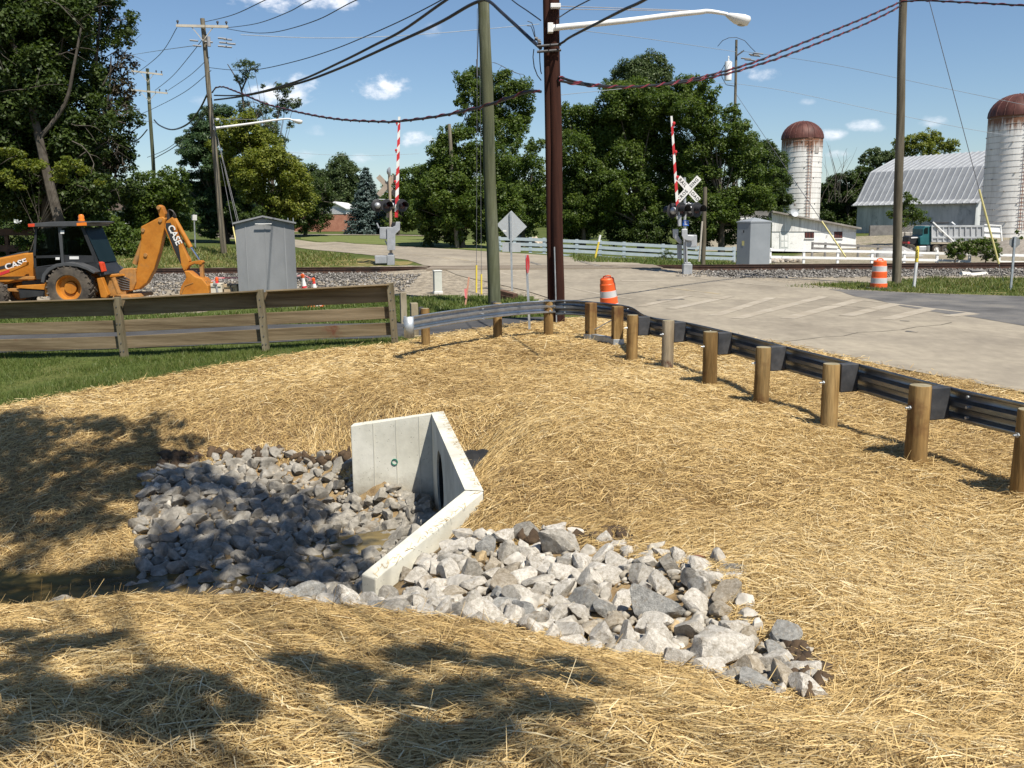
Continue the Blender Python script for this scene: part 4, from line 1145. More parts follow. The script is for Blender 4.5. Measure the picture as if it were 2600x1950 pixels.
rail_pt = [rail_pt[0] + d0 * 7, rail_pt[0] + d0 * 3] + rail_pt
RAIL = catmull(rail_pt, .25)
gr = thing('guardrail', 'long roadside guardrail of dark steel beam on round wooden posts along the straw bank', 'guardrail', RAIL[0])
WP = [(0, -.155), (0.008, -.125), (.075, -.1), (.08, -.07), (.07, -.045), (.008, -.02), (.008, .02), (.07, .045), (.08, .07), (.075, .1), (0.008, .125), (0, .155)]
def rail_normal(i, path):
    d = (path[min(i + 1, len(path) - 1)] - path[max(i - 1, 0)]).normalized()
    return Vector((d.y, -d.x, 0))        # to the road side (path runs away from the viewer then left)
def wbeam(path, mt, hs=1.0):
    mb = MB(); vs = []
    for i, p in enumerate(path):
        nn = rail_normal(i, path)
        for a, z in WP: vs.append(p + nn * (a - .02) + Vector((0, 0, RT - .155 * hs + z * hs)))
    k = len(WP)
    mb.add(vs, [(i * k + j, (i + 1) * k + j, (i + 1) * k + j + 1, i * k + j + 1) for i in range(len(path) - 1) for j in range(k - 1)])
    o = mb.build('beam', mt, gr, world=True, smooth=35)
    s_ = o.modifiers.new('thick', 'SOLIDIFY'); s_.thickness = .005; s_.offset = 0
    return o
iA = min(range(len(RAIL)), key=lambda i: (RAIL[i] - flat(atz(1205, 648, RT))).length)
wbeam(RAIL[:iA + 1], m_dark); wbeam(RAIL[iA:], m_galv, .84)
def near_rail(p):
    i = min(range(len(RAIL)), key=lambda i: (RAIL[i] - p).length)
    return i, RAIL[i], rail_normal(i, RAIL)
random.seed(21)
def round_post(p, mt, r=.105, h=.75, lean=(0, 0), bolt=True):
    g = h1(p.x, p.y)
    mb = MB()
    prof = [(r * 1.0, -.4), (r * 1.01, 0), (r * .99, h * .5), (r * .985, h - .012), (r * .93, h)]
    rows = []
    mb.lathe(prof, 20); mb.lathe([(r * .93, h), (0.001, h + .004)], 20)
    mb.mi = [0] * (4 * 20) + [1] * 20
    for i, v in enumerate(mb.v):
        j = 1 + .025 * math.sin(3 * math.atan2(v[1], v[0]) + p.x * 9)
        mb.v[i] = (v[0] * j + lean[0] * max(v[2], 0), v[1] * j + lean[1] * max(v[2], 0), v[2])
    o = mb.build('post', [mt, m_grain], gr, smooth=40)
    o.location = Vector((p.x, p.y, g)) - Vector(gr.location)
    o.rotation_euler = (0, 0, random.uniform(0, 6))
    if bolt:
        i, q, nn = near_rail(p)
        ang = o.rotation_euler.z
        dv = Matrix.Rotation(-ang, 3, 'Z') @ (-nn)
        mb = MB(); c = Vector((0, 0, h * .72))
        mb.tube([c + dv * (r - .01), c + dv * (r + .012)], .022, 6); mb.tube([c + dv * (r + .012), c + dv * (r + .05)], .009, 6)
        mb.build('bolt', m_galv2, o)
    return o
def blockout(p, mt, d=.2, w=.11, h=.32, z=None, rr=.1):
    i, q, nn = near_rail(p)
    a = p + nn * (rr - .012); L = max((q - a).dot(nn) - .022, .05)
    c = a + nn * (L / 2)
    zc_ = (RT - .155) if z is None else z
    t = Vector((-nn.y, nn.x, 0))
    R3 = Matrix((nn, t, Vector((0, 0, 1)))).transposed()
    mb = MB(); mb.box((0, 0, 0), (L, w, h)); 
    o = mb.build('blockout', mt, gr, bev=.012)
    o.location = Vector((c.x, c.y, zc_)) - Vector(gr.location); o.rotation_euler = R3.to_euler()
    return o
for p, k in posts:
    round_post(p, m_post if k == 1 else m_post2, r=.1 * random.uniform(.94, 1.06), h=.75 * random.uniform(.97, 1.04), lean=(random.gauss(0, .012), random.gauss(0, .012)))
    blockout(p, m_block)
for p in extra:
    round_post(p, m_post, r=.1); blockout(p, m_block)
LP = [(1185, 725, .1), (1075, 731, .092), (920, 747, .085)]
for (u, v, r) in LP:
    p = flat(atz(u, v, 0.0)); round_post(p, m_post, r=r, h=.72)
    blockout(p, m_block, rr=r)
# two square posts tied at the foot by a steel strut
for p in sq:
    i, q, nn = near_rail(p)
    R3 = Matrix((nn, Vector((-nn.y, nn.x, 0)), Vector((0, 0, 1)))).transposed()
    mb = MB(); mb.box((0, 0, .22), (.19, .16, 1.05))
    o = mb.build('post', m_post, gr, bev=.012); o.location = Vector((p.x, p.y, h1(p.x, p.y))) - Vector(gr.location); o.rotation_euler = R3.to_euler()
    mb = MB(); mb.box((0, 0, .06), (.215, .185, .13))
    o2 = mb.build('post_sleeve', m_galv2, o, bev=.006)
    mb = MB(); mb.tube([(-.098, 0, .17), (-.112, 0, .17)], .028, 12); mb.build('bolt_hole', m_pipe, o)
a, c = sq
mb = MB(); e = (c - a).normalized() * .1
for s in (-1, 1):
    off = Vector((-e.y, e.x, 0)).normalized() * (.05 * s)
    mb.beam(a + e + off + Vector((0, 0, .08)), c - e + off + Vector((0, 0, .08)), .012, .1)
mb.beam(a + e + Vector((0, 0, .128)), c - e + Vector((0, 0, .128)), .112, .012)
mb.build('ground_strut', m_galv2, gr, world=True)
i, q, nn = near_rail(c)
mb = MB(); mb.tube([a + Vector((0, 0, .18)) + nn * .02, q.lerp(near_rail(a)[1], .4) + Vector((0, 0, .5))], .011, 6); mb.build('anchor_rod', m_galv2, gr, world=True)
# rounded end of the beam
pe = RAIL[-1]; dn = (RAIL[-1] - RAIL[-3]).normalized()
mb = MB()
for zt in (0,):
    nn = rail_normal(len(RAIL) - 1, RAIL)
    c0 = pe - nn * .1 + dn * .02
    pts = []
    k = 14
    arc = [c0 + nn * (.1 * math.cos(PI * (j / k) - .2)) + dn * (.12 * math.sin(PI * (j / k) - .2)) for j in range(k + 1)]
    vs = [q + Vector((0, 0, z)) for q in arc for z in (RT - .34, RT + .02)]
    mb.add(vs, [(2 * j, 2 * j + 1, 2 * j + 3, 2 * j + 2) for j in range(k)])
o = mb.build('end_terminal', m_galv2, gr, world=True, smooth=60); s_ = o.modifiers.new('thick', 'SOLIDIFY'); s_.thickness = .008
mb = MB()
for i in range(3, len(RAIL) - 2, 7):
    nn = rail_normal(i, RAIL)
    for z in (-.1, 0, .1):
        p = RAIL[i] + Vector((0, 0, RT - .155 + z)); mb.tube([p - nn * .045, p - nn * .012], .014, 6)
mb.build('splice_bolts', m_galv2, gr, world=True)['kind'] = 'stuff'

# two short square stubs behind the rail's end
m_grey = mat('grey_timber', [(0.2, 0.165, 0.11), (0.3, 0.26, 0.18), (0.36, 0.32, 0.235)], 4, 0.9, bump=.35, stretch=(1, 1, .15), fine=.2, fscale=24, spec=.15)
for (u, v, h, lab) in ((872, 690, .78, 'taller square timber stub post behind the end of the steel rail'), (896, 727, .72, 'shorter square timber stub post under the end of the steel rail')):
    p = G(u, v) if v > 700 else flat(atz(u, v, -.05))
    if v < 700: p = Vector((p.x, p.y, h1(p.x, p.y)))
    mb = MB(); mb.box((0, 0, h / 2 - .15), (.15, .15, h + .3)); o = mb.build('stub_post', m_grey, bev=.01); o.location = p; o.rotation_euler = (0, 0, .3)
    tag(o, lab, 'post', 'short timber stub posts')

# ------------------------------------------------------------------ board fence
m_board = mat('weathered_fence_board', [(0.11, 0.08, 0.047), (0.175, 0.135, 0.082), (0.23, 0.18, 0.115)], 1.6, 0.9, bump=.3, stretch=(.25, 3, 6), fine=.18, fscale=12, stain=(0.12, 0.05, 0.03), stscale=1.2, stlo=.66, sthi=.76, spec=.12)
m_fpost = mat('weathered_fence_post', [(0.11, 0.09, 0.055), (0.17, 0.145, 0.095), (0.22, 0.19, 0.13)], 4, 0.9, bump=.3, stretch=(1, 1, .15), fine=.2, fscale=24, spec=.12)
m_bolt = mat('bolt_steel', [(0.2, 0.2, 0.2)], 4, 0.5, metal=.7)
F0, F1, F2 = [atz(u, v, z) for u, v, z in ((271, 773, -.27), (576, 757, -.12), (854, 743, -.02))]
fs = [Vector((p.x, p.y, 0)) for p in (F0, F1, F2)]
st = fs[1] - fs[0]
fs = [fs[0] - st * 2, fs[0] - st] + fs
bf = thing('board_fence', 'weathered grey-brown board fence with a dark shaded top plank beside the lawn', 'fence', (fs[2].x, fs[2].y, h1(fs[2].x, fs[2].y)))
for i, p in enumerate(fs):
    g = h1(p.x, p.y)
    d = (fs[min(i + 1, 4)] - fs[max(i - 1, 0)]).normalized(); nn = Vector((d.y, -d.x, 0))
    R3 = Matrix((d, -nn, Vector((0, 0, 1)))).transposed()
    mb = MB(); mb.box((0, 0, .45), (.125, .125, 1.5))
    o = mb.build('post', m_fpost, bf, bev=.008); o.location = Vector((p.x, p.y, g)) + nn * .03 - Vector(bf.location)
    e = R3.to_euler(); e.y += math.radians(-3.0); o.rotation_euler = e
    mb = MB()
    for z in (1.02, .88, .68, .5, .3, .14):
        for sx in ((-.03, .03) if z in (.68, .14) else (0,)):
            mb.tube([(sx, -.064, z), (sx, -.078, z)], .012, 6)
    mb.build('bolts', m_bolt, o)
for a, c in zip(fs[:-1], fs[1:]):
    ga, gc = h1(a.x, a.y), h1(c.x, c.y)
    d = (c - a).normalized(); nn = Vector((d.y, -d.x, 0)); ext = d * .0
    for z0, z1 in ((.83, 1.14), (.50, .735), (.175, .415)):
        aa = a - nn * .075 + Vector((0, 0, ga + (z0 + z1) / 2)) + d * .004; cc = c - nn * .075 + Vector((0, 0, gc + (z0 + z1) / 2)) - d * .004
        mb = MB(); mb.beam(aa, cc, .045, z1 - z0); mb.build('board', m_board, bf, world=True, bev=.005)
    mb = MB()
    aa = a + nn * .03 + Vector((0, 0, ga + 1.155)) + d * .075; cc = c + nn * .03 + Vector((0, 0, gc + 1.155)) - d * .075
    mb.beam(aa, cc, .22, .03, up=(nn * -.2 + Vector((0, 0, 1))))
    mb.build('cap_board', m_board, bf, world=True, bev=.004)
# ------------------------------------------------------------------ utility poles
m_pgreen = mat('green_treated_pole', [(0.058, 0.068, 0.042), (0.11, 0.118, 0.075), (0.165, 0.168, 0.115)], 2.2, 0.9, bump=.5, stretch=(1, 1, .1), fine=.35, fscale=14, spec=.12, stain=(0.09, 0.095, 0.05), stscale=.8, stlo=.5, sthi=.75)
m_pbrown = mat('brown_creosote_pole', [(0.022, 0.009, 0.007), (0.042, 0.016, 0.011), (0.065, 0.026, 0.017)], 2.2, 0.85, bump=.4, stretch=(1, 1, .08), fine=.3, fscale=14, spec=.15)
m_pgrey = mat('grey_weathered_pole', [(0.1, 0.085, 0.06), (0.155, 0.135, 0.1), (0.22, 0.195, 0.15)], 2.2, 0.9, bump=.5, stretch=(1, 1, .1), fine=.3, fscale=14, spec=.12)
m_arm = mat('bleached_crossarm', [(0.42, 0.38, 0.31), (0.52, 0.48, 0.41)], 2, 0.9)
m_ins = mat('grey_insulator', [(0.3, 0.3, 0.31)], 3, 0.35)
m_insd = mat('dark_hardware', [(0.06, 0.06, 0.065)], 3, 0.5)
m_white = mat('white_enamel', [(0.7, 0.7, 0.69), (0.78, 0.78, 0.77)], 3, 0.4, fine=.05)
m_wire = mat('wire_grey', [(0.1, 0.1, 0.11)], 3, 0.5)
m_cable = mat('black_cable', [(0.018, 0.018, 0.022)], 3, 0.45)
m_redc = mat('red_cable', [(0.16, 0.02, 0.03)], 3, 0.5)
def pole(label, base, top_px, r0, r1, mt, stretch=1.0, group=None):
    """base: point of the ground; top_px: pixel of the pole's top at the base's depth."""
    top = at(top_px[0], top_px[1], base.y)
    top = base + (top - base) * stretch
    o = thing('utility_pole', label, 'utility pole', base, 0, group)
    mb = MB()
    n_ = 10
    P = [base.lerp(top, k / n_) + Vector((math.sin(k * 1.3 + base.x) * .012, 0, 0)) for k in range(n_ + 1)]
    P[0] = base - (top - base).normalized() * .4
    mb.tube(P, [r0 + (r1 - r0) * k / n_ for k in range(n_ + 1)], 18)
    o2 = mb.build('shaft', mt, o, world=True, smooth=45)
    return o, base, top
B_green = G(1068, 657)
green, gb, gt = pole('green-tinged treated pole, second tallest, standing in grass beside the diamond sign', B_green, (1045, 0), .185, .155, m_pgreen, 1.05)
mb = MB()
for k in range(3):
    a = gb.lerp(gt, .9); c = G(1010 + 22 * k, 640)
gw = [at(1031, 150, gb.y), at(1036, -30, gb.y)]
mb.tube(gw, .012, 5); mb.tube([at(1030, 128, gb.y), at(1031, 165, gb.y)], .022, 6)
mb.build('guy_strap', m_wire, green, world=True)
bb = atz(1207, 697, 0.0); bb.z = h1(bb.x, bb.y)
brown, brb, brt = pole('dark brown creosoted double pole carrying the white street lamp at the road corner', bb, (1196, 0), .14, .125, m_pbrown, 1.12)
mb = MB()
b2 = bb + Vector((-.15, .1, 0)); t2 = at(1181, 0, bb.y); t2 = b2 + (t2 - b2) * 1.1
mb.tube([b2 - Vector((0, 0, .3)), b2.lerp(t2, .5), t2], [.095, .09, .085], 14); mb.build('stub_shaft', m_pbrown, brown, world=True, smooth=45)
mb = MB(); mb.tube([bb + Vector((-.06, -.15, .0)), bb.lerp(brt, .22) + Vector((-.08, -.15, 0))], .016, 6); mb.build('conduit', m_galv2, brown, world=True)
mb = MB()
for v0 in (100, 112): mb.tube([at(1160, v0, bb.y - .2), at(1212, v0 - 4, bb.y - .2)], .03, 6)
for (x0, y0) in ((435, 270), (455, 285), (460, 300)): mb.tube([at(*zz('c', x0, y0), bb.y - .1), at(*zz('c', x0 + 22, y0 + 4), bb.y - .1)], .04, 8)
mb.build('cable_clamps', m_insd, brown, world=True)
mb = MB()
mb.tube([at(*zz('c', *p), bb.y) for p in ((430, 345), (424, 400), (432, 470), (455, 530), (482, 565))], .012, 5)
mb.tube([at(*zz('c', *p), bb.y) for p in ((470, 350), (472, 430), (478, 500), (484, 520))], .012, 5)
mb.tube([at(*zz('c', *p), bb.y) for p in ((385, 148), (415, 160), (430, 200), (440, 262))], .009, 5)
mb.tube([at(*zz('c', *p), bb.y) for p in ((380, 180), (410, 184), (422, 215), (436, 262))], .009, 5)
mb.build('drop_wires', m_cable, brown, world=True)
rb = G(1936, 614)
right_p, _, rt = pole('dark weathered pole rising out of view beside the upright orange drum', rb, (1951, 0), .155, .125, m_pgrey, 1.08)
fb = G(988, 537)
pole('short bare leaning pole with no wires in front of the maple', fb, (970, 268), .15, .12, m_pgrey)
lb = atz(484, 547, .6); lb = at(484, 547, 53.0); lb.z = h1(lb.x, lb.y)
left_p, lpb, lpt = pole('tall grey pole with a crossarm and lamp arm behind the metal shed', lb, (437, 40), .17, .12, m_pgrey)
def crossarm(parent, pa, pb, y, mt=m_arm, ins=()):
    a, c = at(*pa, y - .25), at(*pb, y - .25)
    mb = MB(); mb.beam(a, c, .11, .13); cr = mb.build('crossarm', mt, parent, world=True)
    mb = MB()
    for t in (.03, .97, .8):
        q = a.lerp(c, t); mb.tube([q, q + Vector((0, 0, .2))], .03, 6); mb.lathe([(0.001, .3), (.06, .27), (.07, .2), (.05, .16)], 8, q)
    mb.build('insulators', m_insd, cr)  if False else mb.build('insulators', m_insd, parent, world=True)
    mid = a.lerp(c, .5)
    mb = MB()
    for t in (.28, .72): mb.beam(a.lerp(c, t), mid - Vector((0, 0, .75)), .03, .04)
    mb.build('arm_brace', m_arm, parent, world=True)
crossarm(left_p, zz('a', 1238, 180), zz('a', 1602, 188), lb.y)
mb = MB()
for (x, y) in ((1465, 295), (1560, 270), (1600, 278), (1570, 300), (1625, 308), (1560, 325), (1600, 330), (1385, 322), (1362, 285)):
    q = at(*zz('a', x, y), lb.y - .3); mb.tube([q - Vector((.22, 0, -.02)), q + Vector((.22, 0, -.02))], .05, 6)
mb.build('insulator_strings', m_ins, left_p, world=True)['kind'] = 'stuff'; mb = MB()
q = at(*zz('a', 1466, 292), lb.y - .3); mb.lathe([(0.001, -.25), (.1, -.25), (.1, .25), (0.001, .28)], 10, q)
mb.build('fuse_cutout', m_ins, left_p, world=True)
l2 = at(334, 420, 80.0); l2.z = h1(l2.x, l2.y)
lp2, _, l2t = pole('more distant greenish pole with two crossarms between the dark tree and the tall grey pole', l2, (318, 148), .17, .13, m_pgreen)
crossarm(lp2, zz('a', 922, 498), zz('a', 1142, 524), 80.0); crossarm(lp2, zz('a', 905, 630), zz('a', 1176, 655), 80.0)
f2 = at(1583, 470, 97.0); f2.z = h1(f2.x, f2.y)
fp2, _, f2t = pole('distant pole with a white transformer can above the big trees near the silo', f2, (1591, 86), .17, .12, m_pgrey)
q = at(1573, 152, 96.6)
mb = MB(); mb.lathe([(0.001, -.95), (.36, -.95), (.37, .75), (.33, .85), (0.001, .9)], 16, q); mb.lathe([(.05, .9), (.09, 1.0), (.05, 1.15), (.08, 1.3), (0.001, 1.4)], 8, q)
mb.build('transformer', m_white, fp2, world=True, smooth=40)
mb = MB(); a = at(*zz('c', 1848, 395), 96.7); c = at(*zz('c', 1905, 355), 96.7); mb.beam(a, c, .12, .14)
for x, y in ((1975, 380), (2005, 372), (1920, 408), (1945, 418), (1985, 388)):
    q = at(*zz('c', x, y), 96.7); mb.tube([q - Vector((.5, 0, 0)), q + Vector((.5, 0, -.1))], .07, 6)
mb.build('crossarm', m_insd, fp2, world=True)
mb = MB()
mb.tube([at(*zz('c', *p), 96.5) for p in ((1720, 325), (1755, 285), (1800, 265), (1852, 263), (1910, 285), (1950, 330), (1985, 365))], .03, 5)
mb.tube([at(*zz('c', *p), 96.5) for p in ((1770, 455), (1745, 500), (1752, 545), (1780, 595), (1840, 605))], .035, 5)
mb.build('jumper_wires', m_cable, fp2, world=True)
tb = G(1519, 566)
tb = at(1519, 567, 47.0); tb.z = h1(tb.x, tb.y)
tp, _, _ = pole('thin brown pole with a pale conduit just right of the lettered crossing signal', tb, (1523, 404), .12, .1, m_pgrey)
mb = MB(); mb.tube([at(1510, 565, 46.8), at(1517, 478, 46.8)], .045, 6); mb.build('conduit', m_arm, tp, world=True)

# ------------------------------------------------------------------ overhead cables
def strand(P, r, n=6): return P, r, n
def smooth_pts(P, k=6):
    out = []
    for i in range(len(P) - 1):
        p0, p1, p2, p3 = P[max(i - 1, 0)], P[i], P[i + 1], P[min(i + 2, len(P) - 1)]
        for j in range(k):
            t = j / k
            out.append(0.5 * ((2 * p1) + (p2 - p0) * t + (2 * p0 - 5 * p1 + 4 * p2 - p3) * t * t + (3 * p1 - p0 - 3 * p2 + p3) * t ** 3))
    out.append(P[-1]); return out
def cable(label, A, B, mids, r, mt=None, twist=None, cat='cable', name='overhead_cable', group=None):
    """A, B: (u, v, depth) of the ends; mids: pixels between; the span hangs in the vertical plane through its ends."""
    a, c = at(*A), at(*B)
    d = Vector((c.x - a.x, c.y - a.y)); nv = Vector((d.y, -d.x))
    P = [a]
    for (u, v) in mids:
        dr = ray(u, v); den = dr.x * nv.x + dr.y * nv.y
        t = ((a.x - CAM.x) * nv.x + (a.y - CAM.y) * nv.y) / den
        P.append(CAM + dr * t)
    P.append(c)
    P = smooth_pts(P, 7)
    mb = MB(); mb.tube(P, r, 6)
    ms_ = [mt or m_cable]
    if twist:
        mb.cur = 1; ms_.append(m_redc)
        L = 0; Q = []
        side = Vector((d.y, -d.x, 0)).normalized()
        fine = []
        for i in range(len(P) - 1):
            k = 10
            fine += [P[i].lerp(P[i + 1], j / k) for j in range(k)]
        acc_ = 0
        for i, p in enumerate(fine):
            if i: acc_ += (fine[i] - fine[i - 1]).length
            ph = acc_ / twist * 2 * PI
            Q.append(p + side * (r * 1.05 * math.cos(ph)) + Vector((0, 0, r * 1.05 * math.sin(ph))))
        mb.tube(Q, r * .55, 5)
    o = mb.build(name, ms_, smooth=60, world=True, loc=a)
    return tag(o, label, cat, group)
YL, YG, YB, YR = lb.y - .2, gb.y - .2, bb.y - .15, rb.y - .2
cable('lower thick black cable sweeping from the grey pole up to the green pole', (463, 216, YL), (1034, 3, YG), [zz('b', *p) for p in ((350, 670), (700, 588), (1000, 480), (1400, 300), (1700, 160), (1900, 45))], .045)
cable('upper thick black cable sweeping from the grey pole over the green pole', (463, 206, YL), (1060, -62, 24.0), [zz('b', *p) for p in ((350, 664), (700, 572), (1000, 440), (1250, 315), (1450, 210), (1750, 0))], .04)
cable('dark red-wrapped cable sagging from the grey pole past the crossing gate to the brown pole', (459, 200, YL), (1168, 198, YB), [(466, 190), (482, 188), (500, 194), (530, 206), (579, 226), (656, 245), (733, 258), (825, 263), (862, 262), (948, 251), (1040, 231), (1106, 209), (1145, 197)], .035, twist=.9)
cable('short thick black cable running down from the green pole top to the brown pole', (1034, 3, YG), (1168, 104, YB), [(1046, 0), (1060, 5), (1085, 28), (1120, 60), (1150, 88)], .04)
cable('thick black cable climbing from the brown pole across the lamp arm and out of view', (1206, 97, YB), (1510, -70, 13.0), [(1218, 90), (1232, 80), (1290, 50), (1345, 22), (1392, 0)], .026)
cable('upper red-twisted cable sagging from the brown pole to the right-hand roadside pole', (1207, 167, YB), (1946, 4, YR), [zz('c', *p) for p in ((620, 545), (750, 580), (950, 604), (1150, 608), (1400, 580), (1700, 518), (2000, 428), (2212, 343))] + [(1835, 52), (1905, 22)], .028, twist=.6)
cable('lower red-twisted cable sagging from the brown pole to the right-hand roadside pole', (1207, 175, YB), (1947, 12, YR), [zz('c', *p) for p in ((620, 570), (800, 598), (1000, 609), (1200, 605), (1500, 574), (1800, 514), (2050, 440), (2212, 384))] + [(1838, 65), (1910, 32)], .028, twist=.6)
cable('red-twisted cable leaving the right-hand roadside pole towards the frame edge', (1946, 4, YR), (2420, 26, 26.0), [(1990, 1), (2060, 4), (2140, 8), (2212, 12), (2300, 17)], .028, twist=.6)
cable('thin black wire coming down to the brown pole above the thick cable', (1060, -42, 26.0), (1168, 44, YB), [(1106, 0), (1140, 24)], .014)
cable('thin black wire rising from the brown pole under the lamp stay', (1203, 41, YB), (1330, -28, 15.0), [(1235, 20), (1273, 0)], .012)
wg = 'thin line wires of the grey pole'
for A, B, mids, lab in (((443, 47, YL), (700, -60, 24.0), [zz('b', 250, 105), zz('b', 480, 0)], 'highest thin line wire leaving the grey pole crossarm for the top of the picture'),
                        ((490, 60, YL), (800, -50, 24.0), [zz('b', 420, 165), zz('b', 640, 85), zz('b', 800, 0)], 'middle thin line wire leaving the grey pole crossarm end'),
                        ((490, 62, YL), (900, -48, 24.0), [zz('b', 330, 222), zz('b', 450, 232), zz('b', 600, 215), zz('b', 850, 138), zz('b', 1120, 0)], 'sagging thin line wire, lowest from the grey pole crossarm'),
                        ((452, 146, YL), (980, -18, 25.0), [(500, 151), (557, 150), (640, 132), (720, 107), (794, 77), (870, 43), (948, 3)], 'long thin wire curving up between the grey pole and the green pole')):
    cable(lab, A, B, mids, .016, m_cable, group=None)
for A, B, mids, r, lab in (((382, 60, YL), (290, 162, 80.0), [(345, 118)], .02, 'thin wire from the left crossarm end down to the distant greenish pole'),
                        ((446, 74, YL), (335, 195, 80.0), [(412, 118), (372, 165)], .02, 'thin wire slanting from the grey pole to the lower crossarm of the greenish pole'),
                        ((452, 124, YL), (362, 196, 80.0), [(410, 163)], .018, 'thin wire ending at the right tip of the lower crossarm'),
                        ((456, 152, YL), (285, 254, 80.0), [(400, 198), (330, 235)], .018, 'thin wire passing below the crossarms of the greenish pole'),
                        ((447, 205, YL), (333, 259, 80.0), [(430, 238), (405, 268), (372, 280), (345, 271)], .055, 'thick sagging black cable between the grey pole and the greenish pole'),
                        ((318, 280, 80.0), (230, 300, 95.0), [(300, 300), (281, 306)], .05, 'thick black cable from the greenish pole into the dark tree'),
                        ((452, 232, YL), (334, 342, 80.0), [(418, 275), (380, 315)], .03, 'lower dark wire running from the grey pole to the foot of the greenish pole'),
                        ((451, 226, YL), (318, 340, 80.0), [(405, 285), (360, 322)], .02, 'thin wire next to the lower dark wire of the greenish pole')):
    cable(lab, A, B, mids, r)
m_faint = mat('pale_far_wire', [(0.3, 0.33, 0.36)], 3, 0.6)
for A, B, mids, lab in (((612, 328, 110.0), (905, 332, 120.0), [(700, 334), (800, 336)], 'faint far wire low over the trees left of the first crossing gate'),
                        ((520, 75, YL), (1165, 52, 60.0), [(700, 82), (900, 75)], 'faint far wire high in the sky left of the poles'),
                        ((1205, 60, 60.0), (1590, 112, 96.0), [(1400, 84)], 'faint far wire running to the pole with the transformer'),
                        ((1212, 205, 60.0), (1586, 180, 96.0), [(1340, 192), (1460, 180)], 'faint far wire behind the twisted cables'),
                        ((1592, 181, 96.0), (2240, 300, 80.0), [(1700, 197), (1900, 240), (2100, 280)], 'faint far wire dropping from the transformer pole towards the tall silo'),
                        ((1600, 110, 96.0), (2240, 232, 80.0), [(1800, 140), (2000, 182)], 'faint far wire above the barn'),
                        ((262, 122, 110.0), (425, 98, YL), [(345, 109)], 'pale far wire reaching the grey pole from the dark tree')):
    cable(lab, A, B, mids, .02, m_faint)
# guy wires with yellow guards
m_yel = mat('yellow_plastic', [(0.62, 0.47, 0.05), (0.7, 0.55, 0.08)], 2, 0.5)
m_yelp = mat('faded_yellow_plastic', [(0.6, 0.52, 0.2), (0.68, 0.6, 0.28)], 2, 0.5)
def guy(label, top, foot, f0=0.0, f1=.25, r=.018, gr_=.04, mt=None):
    a = Vector(foot); c = Vector(top)
    o = thing('guy_wire', label, 'guy wire', a)
    mb = MB(); mb.tube([a, c], r, 5); mb.build('wire', m_wire, o, world=True)
    mb = MB(); mb.tube([a.lerp(c, f0), a.lerp(c, f1)], gr_, 8); mb.build('guard', mt or m_yel, o, world=True)
gf = G(*zz('5', 2070, 1432))
guy('guy wire with a yellow guard leaning over the bushes near the right sign', at(1975, -120, rb.y), gf, .06, .29, .012, .035, m_yelp)
gf2 = at(*zz('5', 960, 1250), 47.0)
guy('guy wire with a yellow guard in front of the low white barn', at(1588, 200, 97.0), gf2, 0, .12, .02, .04, m_yelp)
for u, v, tv, u2, lab in ((1029, 632, 570, 1036, 'left of the twin upright yellow-guarded guy wires beside the green pole'), (1040, 636, 590, 1041, 'right of the twin upright yellow-guarded guy wires beside the green pole')):
    g = G(u, v); t = at(u2 - 5, 18, g.y)
    fr = (v - tv) / (v - 18)
    guy(lab, t, g, 0, fr, .008, .03, m_yel)
for (x0, y0, x1, y1, lab) in ((1640, 1560, 1500, 860, 'leftmost'), (1685, 1550, 1530, 1010, 'middle'), (1700, 1545, 1560, 980, 'rightmost')):
    foot = at(*zz('a', x0 + 30, y0 + 130), 50.0)
    guy('%s of the three guy wires slanting down from the grey pole behind the shed' % lab, lb.lerp(lpt, .62), Vector((foot.x, foot.y, h1(foot.x, foot.y))), .08, .2, .014, .035, m_yelp)

# ------------------------------------------------------------------ street lamps
def street_lamp(label, pts, head0, head1, stay, y, pole_axis):
    o = thing('street_lamp', label, 'street lamp', at(*pts[0], y))
    P = [at(u, v, y) for u, v in pts]
    mb = MB(); k = len(P)
    mb.tube(smooth_pts(P, 4), [.07 - .032 * i / (4 * (k - 1)) for i in range(4 * (k - 1) + 1)], 10); mb.build('arm', m_white, o, world=True, smooth=50)
    a, c = at(*head0, y), at(*head1, y)
    d = (c - a); L = d.length
    rot = Matrix((d.normalized(), Vector((0, 1, 0)), d.normalized().cross(Vector((0, 1, 0))))).transposed()
    prof_ = [(0, .05, .05), (.12, .1, .1), (.4, .15, .12), (.7, .17, .14), (.92, .13, .11), (1.0, .03, .04)]
    mb = MB(); vs = []
    n_ = 12
    for t, wy, hz in prof_:
        for j in range(n_):
            q = 2 * PI * j / n_
            zz_ = math.sin(q) * hz * (.55 if math.sin(q) > 0 else 1.0 * (1.25 if .35 < t < .95 else .7))
            vs.append(a + rot @ Vector((t * L, math.cos(q) * wy, zz_)))
    mb.add(vs, [(i * n_ + j, i * n_ + (j + 1) % n_, (i + 1) * n_ + (j + 1) % n_, (i + 1) * n_ + j) for i in range(len(prof_) - 1) for j in range(n_)] + [tuple(range(n_)), tuple((len(prof_) - 1) * n_ + j for j in range(n_))])
    h_ = mb.build('lamp_head', m_white, o, world=True, smooth=50)
    mb = MB(); cl = a + d * .66 + rot @ Vector((0, 0, -.1)); mb.lathe([(0.001, -.075), (.08, -.06), (.12, 0)], 12, cl, rot.to_quaternion().to_matrix()); mb.build('lens', mat('lamp_lens', [(0.45, 0.42, 0.36)], 3, .25), o, world=True, smooth=50)
    mb = MB()
    for s0, s1 in stay: mb.tube([at(*s0, y), at(*s1, y)], .009, 5)
    mb.build('stay_wire', m_ins, o, world=True)
    for q, dm in ((at(*pts[0], y), (.12, .2, .2)), (at(*stay[0][0], y), (.22, .16, .09))): mb = MB(); mb.box(q, dm); mb.build('bracket', m_white, o, world=True, bev=.01)
